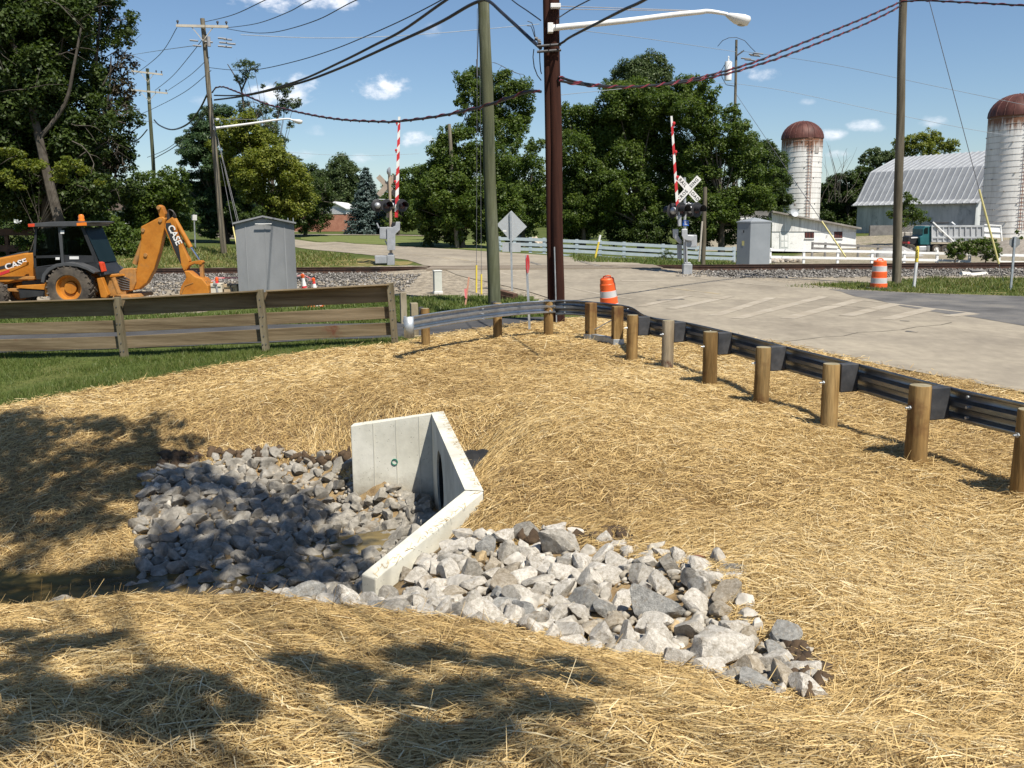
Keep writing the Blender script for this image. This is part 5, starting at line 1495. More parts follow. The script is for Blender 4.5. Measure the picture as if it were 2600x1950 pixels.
street_lamp('white cobra-head street lamp on a long arm of the brown double pole', [zz('c', *p) for p in ((545, 198), (700, 183), (1068, 147), (1400, 105), (1600, 85), (1640, 79), (1700, 84), (1790, 100))], zz('c', 1780, 105), zz('c', 1952, 138),
            [((1200, 13), zz('c', 1600, 76)), (zz('c', 600, 64), zz('c', 1600, 78))], bb.y - .2, None)
street_lamp('small distant white street lamp on an arm of the tall grey pole', [zz('b', *p) for p in ((125, 900), (340, 873), (500, 850), (590, 838), (640, 834), (672, 842))], zz('b', 665, 842), zz('b', 742, 852),
            [(zz('b', 140, 836), zz('b', 585, 840))], lb.y - .2, None)

# ------------------------------------------------------------------ crossing signals with raised gates
m_silver = mat('silver_paint', [(0.42, 0.43, 0.44), (0.52, 0.53, 0.54)], 4, 0.45, metal=.5, fine=.1)
m_gmech = mat('grey_machine_case', [(0.27, 0.285, 0.3), (0.35, 0.365, 0.38)], 3, 0.5, fine=.1)
m_blk = mat('black_paint', [(0.015, 0.016, 0.018), (0.03, 0.03, 0.033)], 3, 0.55)
m_lens = mat('dark_red_lens', [(0.035, 0.002, 0.006)], 3, 0.15, spec=.6)
m_redp = mat('red_reflective', [(0.52, 0.03, 0.035)], 3, 0.45)
m_whp = mat('white_reflective', [(0.72, 0.71, 0.68)], 3, 0.45, fine=.08)
m_back = mat('bare_sign_back', [(0.3, 0.25, 0.2), (0.36, 0.3, 0.24)], 3, 0.7)
m_let = mat('black_lettering', [(0.015, 0.015, 0.015)], 3, 0.6)
m_rustp = mat('rust_streaked_mast', [(0.34, 0.25, 0.17), (0.42, 0.33, 0.24)], 2, 0.65, stretch=(1, 1, .3))
def gate_arm(parent, base, top, w, first_red, light_side, stripes=17):
    o = None
    L = (top - base).length; d = (top - base).normalized(); x = Vector((1, 0, 0)); x = (x - d * x.dot(d)).normalized()
    th = .05
    mb = MB(); n_ = stripes
    sk = w * 1.0
    yv = Vector((0, 1, 0))
    for k in range(n_):
        t0, t1 = k / n_, (k + 1) / n_
        mb.cur = (k + first_red) % 2
        pts = []
        for yy in (-th / 2, th / 2):
            for (t, s) in ((t0, -1), (t0, 1), (t1, 1), (t1, -1)):
                tt_ = t + (sk / L * .5 * s if 0 < t < 1 else 0)
                ww = w * (1 - .35 * t)
                pts.append(base + d * (L * tt_) + x * (s * ww / 2) + yv * yy)
        mb.add(pts, [(0, 1, 2, 3), (4, 7, 6, 5), (0, 4, 5, 1), (2, 6, 7, 3), (0, 3, 7, 4), (1, 5, 6, 2)])
    a_ = mb.build('gate_arm', [m_whp, m_redp], parent, world=True)
    for t in light_side[1]:
        q = base + d * (L * t) + x * (light_side[0] * w * .62)
        mb = MB(); mb.lathe([(0.001, -.07), (.055, -.06), (.065, 0), (.055, .06), (0.001, .07)], 10, (0, 0, 0), Matrix.Rotation(PI / 2, 3, 'X')); mb.box((0, 0, -.09), (.05, .05, .08))
        lt = mb.build('arm_light', m_redp, a_)
        lt.location = q - Vector(parent.location)
    return a_
def flasher(parent, c, yaw, y_sign):
    """A round black hood with a red lens; local +Y is the way it faces."""
    e = Matrix.Rotation(yaw, 3, 'Z')
    f = e @ Matrix.Rotation(-PI / 2, 3, 'X')      # lathe axis Z -> +Y
    o = None
    mb = MB()
    mb.lathe([(.02, .0), (.29, .0), (.3, -.012), (.29, -.02), (.02, -.02)], 28, (0, 0, 0), f)
    bg = mb.build('signal_light', m_blk, parent, smooth=40); bg.location = Vector(c) - Vector(parent.location)
    mb = MB(); mb.lathe([(.175, .0), (.19, .36), (.18, .36), (.165, .0)], 24, (0, 0, 0), f, a0=PI * .88, a1=PI * 2.12) 
    # keep the hood's open gap at the bottom
    for i, v in enumerate(mb.v): pass
    mb.build('hood', m_blk, bg, smooth=40)
    mb = MB(); mb.lathe([(0.001, .045), (.08, .04), (.15, .012), (.155, .0)], 20, (0, 0, 0), f); mb.build('lens', m_lens, bg, smooth=50)
    mb = MB(); mb.lathe([(.15, -.02), (.145, -.09), (.11, -.16), (.05, -.2), (0.001, -.2)], 20, (0, 0, 0), f); mb.build('housing', m_silver, bg, smooth=50)
    return bg
def crossbuck(parent, c, y_face, blank, tilt=47):
    """Two crossed boards; y_face: -1 faces the viewer."""
    for k, (ang, words) in enumerate(((-tilt, ('RAIL', 'ROAD')), (tilt, ('CROS', 'SING')))):
        mb = MB(); L = 1.22; w = .24
        R3 = Matrix.Rotation(math.radians(-ang), 3, 'Y') if False else Matrix.Rotation(math.radians(ang), 3, 'Y').inverted()
        mb.box((0, 0, 0), (L, .02, w), R3)
        o = mb.build('crossbuck_board', m_back if blank else m_whp, parent)
        o.location = Vector(c) + Vector((0, -.024 * k, 0)) - Vector(parent.location)
        if not blank:
            for s, wd in ((-1, words[0]), (1, words[1])):
                # text lies in XY; stand it up facing -Y, turn with the board
                M4 = R3.to_4x4() @ Matrix.Translation((s * L * (.275 if k == 0 else .265), -.0125, -.0)) @ Matrix.Rotation(PI / 2, 4, 'X')
                text_mesh(wd, .185, m_let, 'lettering', o, M4, .0015, .9, 1.22)
# -- lettered signal on the near right of the track
gy_ = 37.5
g1 = at(1483, 583, gy_); g1.z = h1(g1.x, g1.y)
def K(x, y, dy=0): return at(*zz('k', x, y), gy_ + dy)
s1 = thing('crossing_signal', 'lettered railroad crossing signal with raised red and white gate right of the road', 'crossing signal', g1)
mb = MB(); mb.tube([K(500, 1480), K(488, 1100), K(492, 820), K(484, 170)], .062, 12); mb.build('mast', m_silver, s1, world=True, smooth=40)
mb = MB(); q = K(522, 1480); mb.box((q.x, q.y, g1.z + .2), (.36, .36, .44)); mb.box((q.x, q.y, g1.z + .45), (.26, .26, .08)); mb.build('mast_base', m_gmech, s1, world=True, bev=.03)
mb = MB(); mb.tube([K(520, 1360, -.1), K(512, 1080, -.1)], .035, 8); mb.build('conduit', m_silver, s1, world=True)
crossbuck(s1, K(540, 333, -.1), -1, False)
a_top, a_bot = at(*zz('d', 936, 598), gy_ - .25), at(*zz('d', 990, 1400), gy_ - .25)
gate_arm(s1, a_bot, a_top, .12, 0, (1, (.41, .655, .93)), 11)
mb = MB()
def kx(p): return Vector((p[0], 0, p[1]))
def slab(pts, y0, y1, mt, name, fn=K, parent=None, bev=.015):
    mb = MB()
    Q = [fn(*p) for p in pts]
    mb.prism(Q, y0, y1, lambda p, t: Vector((p.x, p.y + t, p.z)))
    return mb.build(name, mt, parent, world=True, bev=bev)
slab([(500, 970), (655, 975), (655, 1150), (500, 1150)], -.12, .35, m_gmech, 'machine_case', K, s1, .03)
slab([(432, 892), (512, 892), (512, 965), (520, 978), (600, 985), (605, 1045), (585, 1060), (505, 1052), (455, 1030), (434, 985)], -.26, -.2, m_silver, 'counterweight_arm', K, s1)
slab([(340, 895), (420, 895), (418, 990), (470, 1060), (470, 1100), (430, 1100), (345, 1010)], .3, .36, m_silver, 'counterweight_arm', K, s1)
slab([(400, 1110), (470, 1110), (470, 1310), (440, 1320), (405, 1310)], .3, .34, m_gmech, 'counterweight', K, s1)
slab([(375, 700), (425, 700), (425, 850), (385, 855)], -.3, -.1, m_gmech, 'arm_adapter', K, s1)
slab([(455, 770), (542, 770), (542, 848), (455, 848)], -.1, -.085, mat('blue_sign', [(0.03, 0.13, 0.5)], 3, .4), 'blue_notice', K, s1, .004)
for yy in (785, 800, 815, 828):
    slab([(480, yy), (520 if yy != 800 else 510, yy), (520 if yy != 800 else 510, yy + 6), (480, yy + 6)], -.104, -.1015, m_whp, 'notice_line', K, s1, 0)
mb = MB(); mb.tube([K(345, 545), K(690, 535)], .022, 8); mb.lathe([(0.001, -.06), (.06, 0), (0.001, .06)], 10, K(545, 532)); mb.build('light_crossarm', m_silver, s1, world=True)
for (x, y, yaw, dy) in ((445, 622, PI + .55, -.2), (662, 622, PI + .55, -.2), (318, 635, .55, .1), (560, 620, .55, .1)):
    flasher(s1, K(x, y, dy), yaw, 1)
# -- the signal beyond the track, seen from behind
gy2 = 45.0
g2_ = at(843, 569, gy2); g2_.z = h1(g2_.x, g2_.y)
def J(x, y, dy=0): return at(*zz('j', x, y), gy2 + dy)
s2 = thing('crossing_signal', 'crossing signal beyond the track with bare crossbuck back and raised red and white gate', 'crossing signal', g2_)
mb = MB(); mb.tube([J(480, 1480), J(478, 1000), J(460, 340)], .07, 12); mb.build('mast', m_rustp, s2, world=True, smooth=40)
mb = MB(); q = J(480, 1450); mb.box((q.x, q.y, g2_.z + .22), (.34, .34, .5)); mb.box((q.x, q.y, g2_.z + .5), (.24, .24, .1)); mb.build('mast_base', m_gmech, s2, world=True, bev=.03)
slab([(270, 1395), (430, 1395), (430, 1495), (280, 1500)], -.2, .3, m_gmech, 'junction_box', J, s2, .03)
mb = MB(); mb.lathe([(0.001, .14), (.1, .12), (.2, .04), (.22, -.02), (.2, -.03), (0.001, -.03)], 20, (0, 0, 0), Matrix.Rotation(-PI / 2, 3, 'Y')); b_ = mb.build('bell', m_silver, s2, smooth=50); b_.location = J(462, 290) - Vector(g2_)
crossbuck(s2, J(428, 475, .1), 1, True, 47)
a_top, a_bot = at(*zz('3', 356, 145), gy2 - .2), at(*zz('3', 334, 945), gy2 - .2)
gate_arm(s2, a_bot, a_top, .17, 1, (-1, (.36, .67, .94)), 14)
slab([(435, 1015), (505, 1020), (545, 1000), (555, 950), (606, 950), (606, 1055), (545, 1115), (545, 1320), (440, 1325)], -.25, -.18, m_silver, 'counterweight_arm', J, s2)
slab([(335, 1020), (432, 1020), (432, 1180), (335, 1175)], -.15, .25, m_gmech, 'machine_case', J, s2, .03)
slab([(495, 955), (552, 955), (552, 1020), (495, 1015)], -.16, -.05, m_blk, 'arm_hub', J, s2)
mb = MB(); mb.beam(J(295, 965), J(325, 1030), .05, .06); mb.beam(J(405, 1195), J(435, 1260), .05, .06); mb.build('crank_handle', m_silver, s2, world=True)
mb = MB(); mb.tube([J(320, 655), J(640, 662)], .022, 8); mb.build('light_crossarm', m_silver, s2, world=True)
for k, (x, y, yaw, dy) in enumerate(((425, 735, PI + .5, -.2), (628, 735, PI + .5, -.2), (300, 735, .5, .12), (505, 735, .5, .12))):
    flasher(s2, J(x, y, dy), yaw, 1)
slab([(418, 830), (505, 830), (505, 895), (418, 895)], .1, .12, m_back, 'notice_plate', J, s2, 0)

# ------------------------------------------------------------------ signs and small markers
m_alum = mat('aluminium_sign_back', [(0.42, 0.44, 0.45), (0.48, 0.5, 0.51)], 1.5, 0.55, metal=.35, fine=.06)
yS = G(1106, 628).y
sgn = thing('warning_sign', 'diamond road sign seen from its bare grey back in front of the grass', 'road sign', G(1106, 629))
def Y3(x, y, dy=0): return at(*zz('3', x, y), yS + dy)
mb = MB(); mb.beam(Y3(1253, 1560), Y3(1240, 905), .065, .05, up=(0, 1, 0)); mb.build('sign_post', m_galv2, sgn, world=True)
slab([(1247, 890), (1370, 1020), (1248, 1140), (1130, 1003)], .04, .052, m_alum, 'sign_plate', Y3, sgn, .002)
slab([(1175, 1145), (1322, 1150), (1320, 1222), (1175, 1218)], .04, .052, m_alum, 'lower_plate', Y3, sgn, .002)
slab([(1180, 1046), (1208, 1047), (1208, 1060), (1180, 1059)], .036, .0395, m_whp, 'sticker', Y3, sgn, 0)
yT = atz(1144, 712, 0.0).y
stp = thing('stop_sign', 'red stop sign seen edge-on on a thin grey post behind the rail', 'stop sign', atz(1144, 712, 0.0))
yT2 = yT
def T3(x, y, dy=0): return at(*zz('3', x, y), yT2 + dy)
mb = MB(); mb.beam(at(1144, 714, yT), T3(1366, 1245), .05, .04, up=(0, 1, 0)); mb.build('sign_post', m_galv2, stp, world=True)
c = T3(1365, 1315); r_ = (T3(1365, 1243) - T3(1365, 1387)).length / 2
dirx = Vector((.21, .98, 0)).normalized(); nrm_ = Vector((-.98, .21, 0))
mb = MB(); mb.prism([(math.cos(PI / 8 + k * PI / 4) * r_ * 1.08, math.sin(PI / 8 + k * PI / 4) * r_ * 1.08) for k in range(8)], .03, .036, lambda p, t: c + dirx * p[0] + Vector((0, 0, p[1])) - nrm_ * t)
mb.build('sign_plate', m_redp, stp, world=True)
o5 = G(*zz('5', 2118, 1482)); y5 = o5.y
def Z5(x, y, dy=0): return at(*zz('5', x, y), y5 + dy)
st2 = thing('stop_sign', 'grey back of an octagonal sign on a leaning post in the grass verge', 'stop sign', o5)
mb = MB(); mb.beam(Z5(2117, 1490), Z5(2150, 1108), .06, .05, up=(0, 1, 0)); mb.build('sign_post', m_galv2, st2, world=True)
c5 = Z5(2152, 1148); r5 = (Z5(2190, 1148) - c5).length * 1.05
mb = MB(); mb.prism([(math.cos(PI / 8 + k * PI / 4) * r5, math.sin(PI / 8 + k * PI / 4) * r5) for k in range(8)], .04, .052, lambda p, t: c5 + Vector((p[0], t, p[1]))); mb.build('sign_plate', mat('dull_sign_back', [(0.24, 0.25, 0.25)], 2, .6, metal=.3), st2, world=True)
mk = G(*zz('5', 1438, 1470)); 
def mpost(x, y, dy=0): return at(*zz('5', x, y), mk.y + dy)
mo = thing('marker_post', 'leaning white marker post with a yellow top in the grass verge', 'marker post', mk)
mb = MB(); mb.tube([mpost(1438, 1478), mpost(1458, 1285)], .05, 12); mb.build('post', m_white, mo, world=True, smooth=40)
mb = MB(); mb.tube([mpost(1458, 1287), mpost(1464, 1190), mpost(1465, 1175)], [.056, .056, .03], 12); cap_ = mb.build('cap', m_yel, mo, world=True, smooth=40)
mb = MB(); 
for yy in (1205, 1222, 1238, 1252): mb.box(mpost(1463, yy, -.056), (.03, .006, .05))
mb.build('marking', m_let, mo, world=True)
w1 = G(*zz('3', 662, 1550))
def W3(x, y, dy=0): return at(*zz('3', x, y), w1.y + dy)
pe_ = thing('utility_pedestal', 'off-white square utility pedestal beside the gravel', 'utility pedestal', w1)
mb = MB(); q = W3(658, 1460); hgt = (W3(655, 1375).z - w1.z); mb.box((w1.x, w1.y, w1.z + hgt / 2), (.26, .24, hgt), Matrix.Rotation(.3, 3, 'Z')); mb.build('case', mat('aged_white_plastic', [(0.52, 0.53, 0.47)], 2, .6), pe_, world=True, bev=.02)
mb = MB(); mb.box((w1.x, w1.y, w1.z + hgt + .02), (.29, .27, .05), Matrix.Rotation(.3, 3, 'Z')); mb.box((w1.x, w1.y, w1.z + .03), (.3, .28, .1), Matrix.Rotation(.3, 3, 'Z')); mb.build('cap', mat('pedestal_cap', [(0.6, 0.6, 0.56)], 2, .6), pe_, world=True, bev=.02)
sk1 = G(*zz('3', 878, 1655))
st_ = thing('survey_stake', 'leaning pink-flagged wooden survey stake in the rough grass', 'survey stake', sk1)
mb = MB(); mb.beam(at(*zz('3', 880, 1655), sk1.y), at(*zz('3', 910, 1420), sk1.y), .05, .02, up=(0, 1, 0)); mb.build('stake', mat('pink_stake', [(0.5, 0.22, 0.15), (0.55, 0.3, 0.2)], 3, .8), st_, world=True)
mb = MB(); mb.prism([(872, 1515), (890, 1510), (892, 1590), (878, 1585)], -.03, -.02, lambda p, t: at(*zz('3', *p), sk1.y + t)); mb.build('flag', mat('pink_ribbon', [(0.75, 0.2, 0.2)], 3, .6), st_, world=True)
tl = G(*zz('3', 1210, 1605))
tg = thing('timber_pile', 'pair of dark old timbers lying beside the green pole', 'timber', tl)
for k, (a0, a1) in enumerate((((1150, 1540), (1280, 1575)), ((1150, 1575), (1270, 1600)))):
    pa, pb = at(*zz('3', *a0), tl.y + .5), at(*zz('3', *a1), tl.y)
    mb = MB(); mb.beam(pa, pb, .2, .17); mb.build('timber', m_tie, tg, world=True, bev=.01)
y4 = G(*zz('4', 662, 1265)).y
yp = thing('marker_post', 'leaning bright yellow stake with a white top before the blue-white paddock fence', 'marker post', at(*zz('4', 660, 1268), 52.0))
mb = MB(); mb.tube([at(*zz('4', 660, 1268), 52.0), at(*zz('4', 690, 1140), 52.0)], .06, 8); mb.build('stake', m_yel, yp, world=True)
mb = MB(); mb.tube([at(*zz('4', 690, 1140), 52.0), at(*zz('4', 702, 1085), 52.0)], .062, 8); mb.build('top', m_white, yp, world=True)
sg0 = at(*zz('l', 283, 1150), 58.0); sg0.z = h1(sg0.x, sg0.y)
rs = thing('road_sign', 'small white square road sign beside the far road near the digger arm', 'road sign', sg0)
mb = MB(); mb.beam(sg0, at(*zz('l', 277, 930), 58.0), .07, .05, up=(0, 1, 0)); mb.build('sign_post', m_galv2, rs, world=True)
mb = MB(); mb.prism([(252, 935), (305, 937), (305, 990), (252, 988)], -.05, -.03, lambda p, t: at(*zz('l', *p), 58.0 + t)); mb.build('sign_plate', m_whp, rs, world=True)

# ------------------------------------------------------------------ orange drums and cones
m_or = mat('orange_plastic', [(0.72, 0.1, 0.018), (0.8, 0.14, 0.03)], 3, 0.5, fine=.1, fscale=9)
m_wband = mat('grey_white_band', [(0.45, 0.45, 0.45), (0.56, 0.55, 0.53)], 4, 0.5)
m_rub = mat('black_rubber', [(0.025, 0.025, 0.025), (0.06, 0.058, 0.055)], 4, 0.85)
def drum(label, base, H, tilt, bands, rubber=True):
    o = thing('traffic_drum', label, 'traffic drum', base)
    o.rotation_euler = tilt
    s = H
    prof_ = [(.29, .03), (.285, .2), (.272, .2), (.27, .39), (.258, .4), (.255, .6), (.243, .61), (.24, .8), (.225, .82), (.215, .95), (.19, .985), (.0005, .99)]
    mb = MB()
    for i in range(len(prof_) - 1):
        (r0, z0), (r1, z1) = prof_[i], prof_[i + 1]
        mb.cur = 1 if any(b0 <= (z0 + z1) / 2 <= b1 for b0, b1 in bands) else 0
        mb.lathe([(r0 * s, z0 * s), (r1 * s, z1 * s)], 28)
    mb.build('body', [m_or, m_wband], o, smooth=30)
    mb = MB()
    q = [Vector((-.12 * s, 0, .98 * s)), Vector((-.11 * s, 0, 1.035 * s)), Vector((-.05 * s, 0, 1.05 * s)), Vector((.05 * s, 0, 1.05 * s)), Vector((.11 * s, 0, 1.035 * s)), Vector((.12 * s, 0, .98 * s))]
    mb.tube(q, .022 * s, 8); mb.build('handle', m_or, o, smooth=50)
    if rubber:
        mb = MB(); mb.lathe([(.24 * s, .0), (.46 * s, 0.0), (.45 * s, .045 * s), (.31 * s, .07 * s), (.29 * s, .05 * s)], 10); mb.build('base_ring', m_rub, o)
    return o
d1 = G(*zz('5', 1190, 1475))
drum('upright orange drum with two pale bands beside the right-hand pole', d1, .93, (0, 0, .3), ((.4, .6), (.72 - .1, .8),) if False else ((.25, .39), (.62, .79)))
d2 = atz(1317, 672, -.04); d2.z = h1(d2.x, d2.y) - .02
drum('tilted orange drum with pale bands behind the guardrail bend', d2, .86, (.06, -.12, .2), ((.03, .19), (.41, .59)))
def cone(label, base, H, mats_, parts=((0, .42, 0), (.42, .62, 1), (.62, .7, 0), (.7, .85, 1), (.85, 1, 0)), tilt=(0, 0, 0), flap=True):
    o = thing('traffic_cone', label, 'traffic cone', base); o.rotation_euler = tilt
    mb = MB()
    for a, c, k in parts:
        mb.cur = k
        r = lambda t: .16 * H * (1 - t) + .03 * H * t if H else 0
        mb.lathe([(r(a), a * H), (r(c), c * H)], 18)
    mb.cur = 0; mb.lathe([(.03 * H, H), (0.001, H)], 18)
    mb.build('body', mats_, o, smooth=40)
    mb = MB(); mb.box((0, 0, .02), (.42 * H, .42 * H, .04)); mb.build('foot', m_or, o, bev=.01)
    if flap:
        mb = MB(); mb.lathe([(.05 * H, H * .88), (.06 * H, H * .97), (0.001, H * 1.02)], 8); mb.build('tape_loop', m_or, o)
    return o
CR = [m_redp, m_whp]
yc = 29.0
def Mm(x, y, dy=0): return at(*zz('m', x, y), yc + dy)
for (x0, yb, x1, yt, lab, prt) in ((1598, 275, 1550, 75, 'red and white traffic cone just right of the metal shed', ((0, .38, 0), (.38, .58, 1), (.58, .64, 0), (.64, .88, 1), (.88, 1, 0))),
                              (1730, 270, 1690, 125, 'mostly white traffic cone farther right of the metal shed', ((0, .3, 1), (.3, .38, 0), (.38, .8, 1), (.8, 1, 0))),
                              (462, 260, 455, 120, 'white traffic cone with an orange top behind the cardboard boxes', ((0, .3, 1), (.3, .34, 0), (.34, .72, 1), (.72, 1, 0)))):
    p = Mm(x0, yb); H = (Mm(x1, yt).z - p.z); gz = h1(p.x, p.y)
    H2 = Mm(x1, yt).z - gz
    cone(lab, (p.x, p.y, gz), max(H2, .5), CR, prt, (0, -.1 if x0 > 1000 else 0, .4))
m_tape = mat('red_caution_tape', [(0.5, 0.03, 0.05), (0.7, 0.5, 0.5)], 3, .5)
mb = MB()
mb.beam(Mm(462, 128), Mm(760, 128), .012, .045); mb.beam(Mm(380, 175), Mm(455, 140), .012, .03)
tag(mb.build('caution_tape', m_tape), 'red and white caution tape strung between the cone and the metal shed', 'caution tape')
mb = MB(); mb.beam(Mm(1480, 105), Mm(1550, 85), .012, .04); mb.beam(Mm(1555, 85), Mm(1680, 150), .012, .03); mb.beam(Mm(1680, 150), Mm(1630, 158), .012, .03)
tag(mb.build('caution_tape', m_tape), 'loose red caution tape tied between the two cones right of the shed', 'caution tape')
m_card = mat('cardboard', [(0.42, 0.31, 0.19), (0.5, 0.38, 0.25)], 3, .85)
m_cardw = mat('pale_box_card', [(0.55, 0.5, 0.4), (0.62, 0.57, 0.47)], 3, .85)
for (x0, x1, yt, mt, lab) in ((408, 550, 205, m_cardw, 'pale cardboard box with a tool on its lid beside the digger bucket'), (575, 745, 215, m_card, 'brown cardboard box against the left side of the metal shed')):
    a, c = Mm(x0, 300), Mm(x1, 300); t = Mm(x0, yt)
    gz = h1((a.x + c.x) / 2, a.y)
    o = thing('cardboard_box', lab, 'cardboard box', ((a.x + c.x) / 2, a.y, gz))
    w, hgt = c.x - a.x, t.z - gz
    mb = MB(); mb.box((0, 0, hgt / 2), (w, .45, hgt)); mb.build('carton', mt, o, bev=.008)
    mb = MB(); mb.box((0, 0, hgt + .012), (w * 1.03, .47, .02)); mb.box((0, -.25, hgt - .03), (w * .9, .012, .07)); mb.build('lid', mt, o)
    mb = MB(); mb.beam(Vector((-w * .2, -.26, hgt + .03)), Vector((w * .15, -.27, hgt + .01)), .05, .04); mb.beam(Vector((0.02, -.25, hgt)), Vector((w * .15, -.25, hgt - .3)), .03, .04); mb.build('strap', m_blk if mt is m_card else m_ins, o)
# ------------------------------------------------------------------ backhoe loader
m_cy = mat('construction_orange', [(0.36, 0.125, 0.011), (0.43, 0.16, 0.016), (0.47, 0.19, 0.024)], 1.5, 0.5, fine=.12, fscale=10, stain=(0.3, 0.15, 0.05), stscale=1.8, stlo=.62, sthi=.8)
m_cyd = mat('dirty_orange', [(0.32, 0.14, 0.03), (0.4, 0.19, 0.05), (0.28, 0.165, 0.075)], 2, 0.65, fine=.2, fscale=10)
m_cab = mat('black_cab', [(0.016, 0.017, 0.018), (0.03, 0.031, 0.033)], 2, 0.5)
m_fend = mat('grey_black_fender', [(0.05, 0.052, 0.055), (0.075, 0.077, 0.08)], 2, 0.45)
m_tyre = mat('dusty_tyre', [(0.035, 0.03, 0.026), (0.075, 0.063, 0.05), (0.11, 0.09, 0.068)], 3, 0.92, fine=.2, fscale=16)
m_glass = mat('dark_tinted_glass', [(0.003, 0.007, 0.008), (0.008, 0.016, 0.018)], .8, 0.08, spec=.22)
m_amber = mat('amber_lens', [(0.75, 0.2, 0.02)], 3, .25)
m_rlens = mat('red_lens', [(0.6, 0.06, 0.02)], 3, .25)
m_chrome = mat('cylinder_rod', [(0.6, 0.62, 0.65)], 3, .2, metal=1.0)
m_hose = mat('hydraulic_hose', [(0.02, 0.02, 0.02), (0.05, 0.04, 0.035)], 5, .6)
yb_ = 29.5
def B(x, y, dy=0): return at(*zz('1', x, y), yb_ + dy)
gz = h1(B(850, 1130).x, yb_)
bh = thing('backhoe', 'orange and black backhoe loader with a raised digger arm parked beside the railway', 'backhoe loader', (B(850, 1130).x, yb_, gz))
def bslab(pts, y0, y1, mt, name, bev=.02, parent=None): return slab(pts, y0, y1, mt, name, B, parent or bh, bev)
body = bslab([(-270, 700), (60, 606), (300, 560), (440, 545), (458, 830), (200, 850), (-60, 900), (-270, 900)], -.42, .42, m_cy, 'hood', .05)
bslab([(-265, 690), (60, 604), (240, 556), (400, 528), (442, 516), (440, 544), (300, 558), (60, 608)], -.36, .36, m_fend, 'hood_top', .02)
bslab([(-10, 712), (322, 626), (322, 655), (250, 676), (-10, 745)], -.428, -.4215, m_cab, 'hood_decal', 0, )
M0 = B(160, 678, -.4325); 
txt = text_mesh('CASE', .26, m_whp, 'lettering', bh, Matrix.Translation(M0 - Vector(bh.location)) @ Matrix.Rotation(math.radians(15), 4, 'Y').inverted() @ Matrix.Rotation(PI / 2, 4, 'X'), .002, 1.2)
arm = bslab([(-520, 930), (0, 772), (330, 674), (362, 640), (395, 640), (390, 675), (230, 744), (0, 816), (-500, 985)], -.78, -.62, m_cy, 'loader_arm', .02)
bslab([(-520, 930), (0, 772), (330, 674), (362, 640), (395, 640), (390, 675), (230, 744), (0, 816), (-500, 985)], .62, .78, m_cy, 'loader_arm', .02)
for k, (x0, x1) in enumerate(((-180, -20), (-20, 35), (35, 108), (108, 228))):
    f = lambda x: 824 - (x) * .36
    bslab([(x0, f(x0) - 30), (x1, f(x1) - 30), (x1, f(x1)), (x0, f(x0))], -.795, -.782, m_redp if k in (1, 3) or k == 0 else m_whp, 'reflective_strip', 0)
bslab([(30, 790), (440, 785), (440, 815), (30, 822)], -.6, -.5, m_cyd, 'loader_link', .015)
# loader bucket, out of the picture in front
bslab([(-900, 900), (-640, 880), (-560, 1000), (-560, 1110), (-900, 1120)], -1.1, 1.1, m_cyd, 'loader_bucket', .03)
m_see = bpy.data.materials.new('tinted_cab_glass'); n, l, out, b_ = _nodes(m_see); n.remove(b_)
tr_ = n.new('ShaderNodeBsdfTransparent'); tr_.inputs[0].default_value = (.32, .42, .42, 1); gl_ = n.new('ShaderNodeBsdfGlossy'); gl_.inputs['Roughness'].default_value = .03
fr_ = n.new('ShaderNodeFresnel'); fr_.inputs[0].default_value = 1.2; ms_ = n.new('ShaderNodeMixShader'); l.new(fr_.outputs[0], ms_.inputs[0]); l.new(tr_.outputs[0], ms_.inputs[1]); l.new(gl_.outputs[0], ms_.inputs[2]); l.new(ms_.outputs[0], out.inputs[0])
m_glass2 = m_see
bslab([(452, 690), (750, 652), (1072, 640), (1160, 770), (1100, 790), (960, 680), (800, 665), (680, 700), (600, 790), (590, 815), (470, 820)], -.68, .68, m_cab, 'cab', .03)
for y0, y1 in ((-.68, -.62), (.62, .68)):
    bslab([(440, 560), (462, 298), (482, 298), (466, 560), (474, 700), (450, 700)], y0, y1, m_cab, 'cab_pillar', 0)
    bslab([(905, 296), (928, 292), (1080, 645), (1052, 655)], y0, y1, m_cab, 'cab_pillar', 0)
    bslab([(452, 582), (714, 574), (716, 600), (454, 606)], y0, y1, m_cab, 'door_rail', 0)
    bslab([(738, 574), (1028, 580), (1050, 645), (748, 660)], y0, y1, m_cab, 'side_panel', 0)
bslab([(600, 690), (740, 690), (760, 500), (735, 440), (700, 440), (712, 560), (690, 610), (600, 620)], -.26, .26, m_fend, 'seat', .04)
bslab([(470, 700), (540, 700), (530, 560), (500, 545), (480, 560)], -.4, .4, m_cab, 'dashboard', .02)
mb = MB(); q = B(560, 530); mb.tube([B(530, 580), q], .03, 8); rot = Matrix.Rotation(math.radians(-35), 3, 'Y'); mb.tube([q + rot @ Vector((math.cos(k * PI / 8) * .2, math.sin(k * PI / 8) * .2, 0)) for k in range(17)], .018, 6); mb.build('steering_wheel', m_cab, bh, world=True)
bslab([(830, 560), (850, 470), (870, 470), (862, 560)], -.25, -.2, m_cab, 'control_lever', .01); bslab([(850, 560), (880, 480), (900, 480), (880, 560)], .1, .15, m_cab, 'control_lever', .01)
for y0 in (-.665, .655):
    bslab([(470, 318), (700, 306), (716, 578), (460, 586)], y0, y0 + .006, m_glass2, 'cab_window', 0)
    bslab([(736, 306), (912, 306), (1032, 582), (748, 576)], y0, y0 + .006, m_glass2, 'cab_window', 0)
    bslab([(464, 606), (706, 600), (716, 655), (640, 700), (470, 695)], y0, y0 + .006, m_glass2, 'door_window', 0)
bslab([(688, 292), (724, 292), (748, 660), (724, 664)], -.712, -.691, m_fend, 'door_pillar', .004)
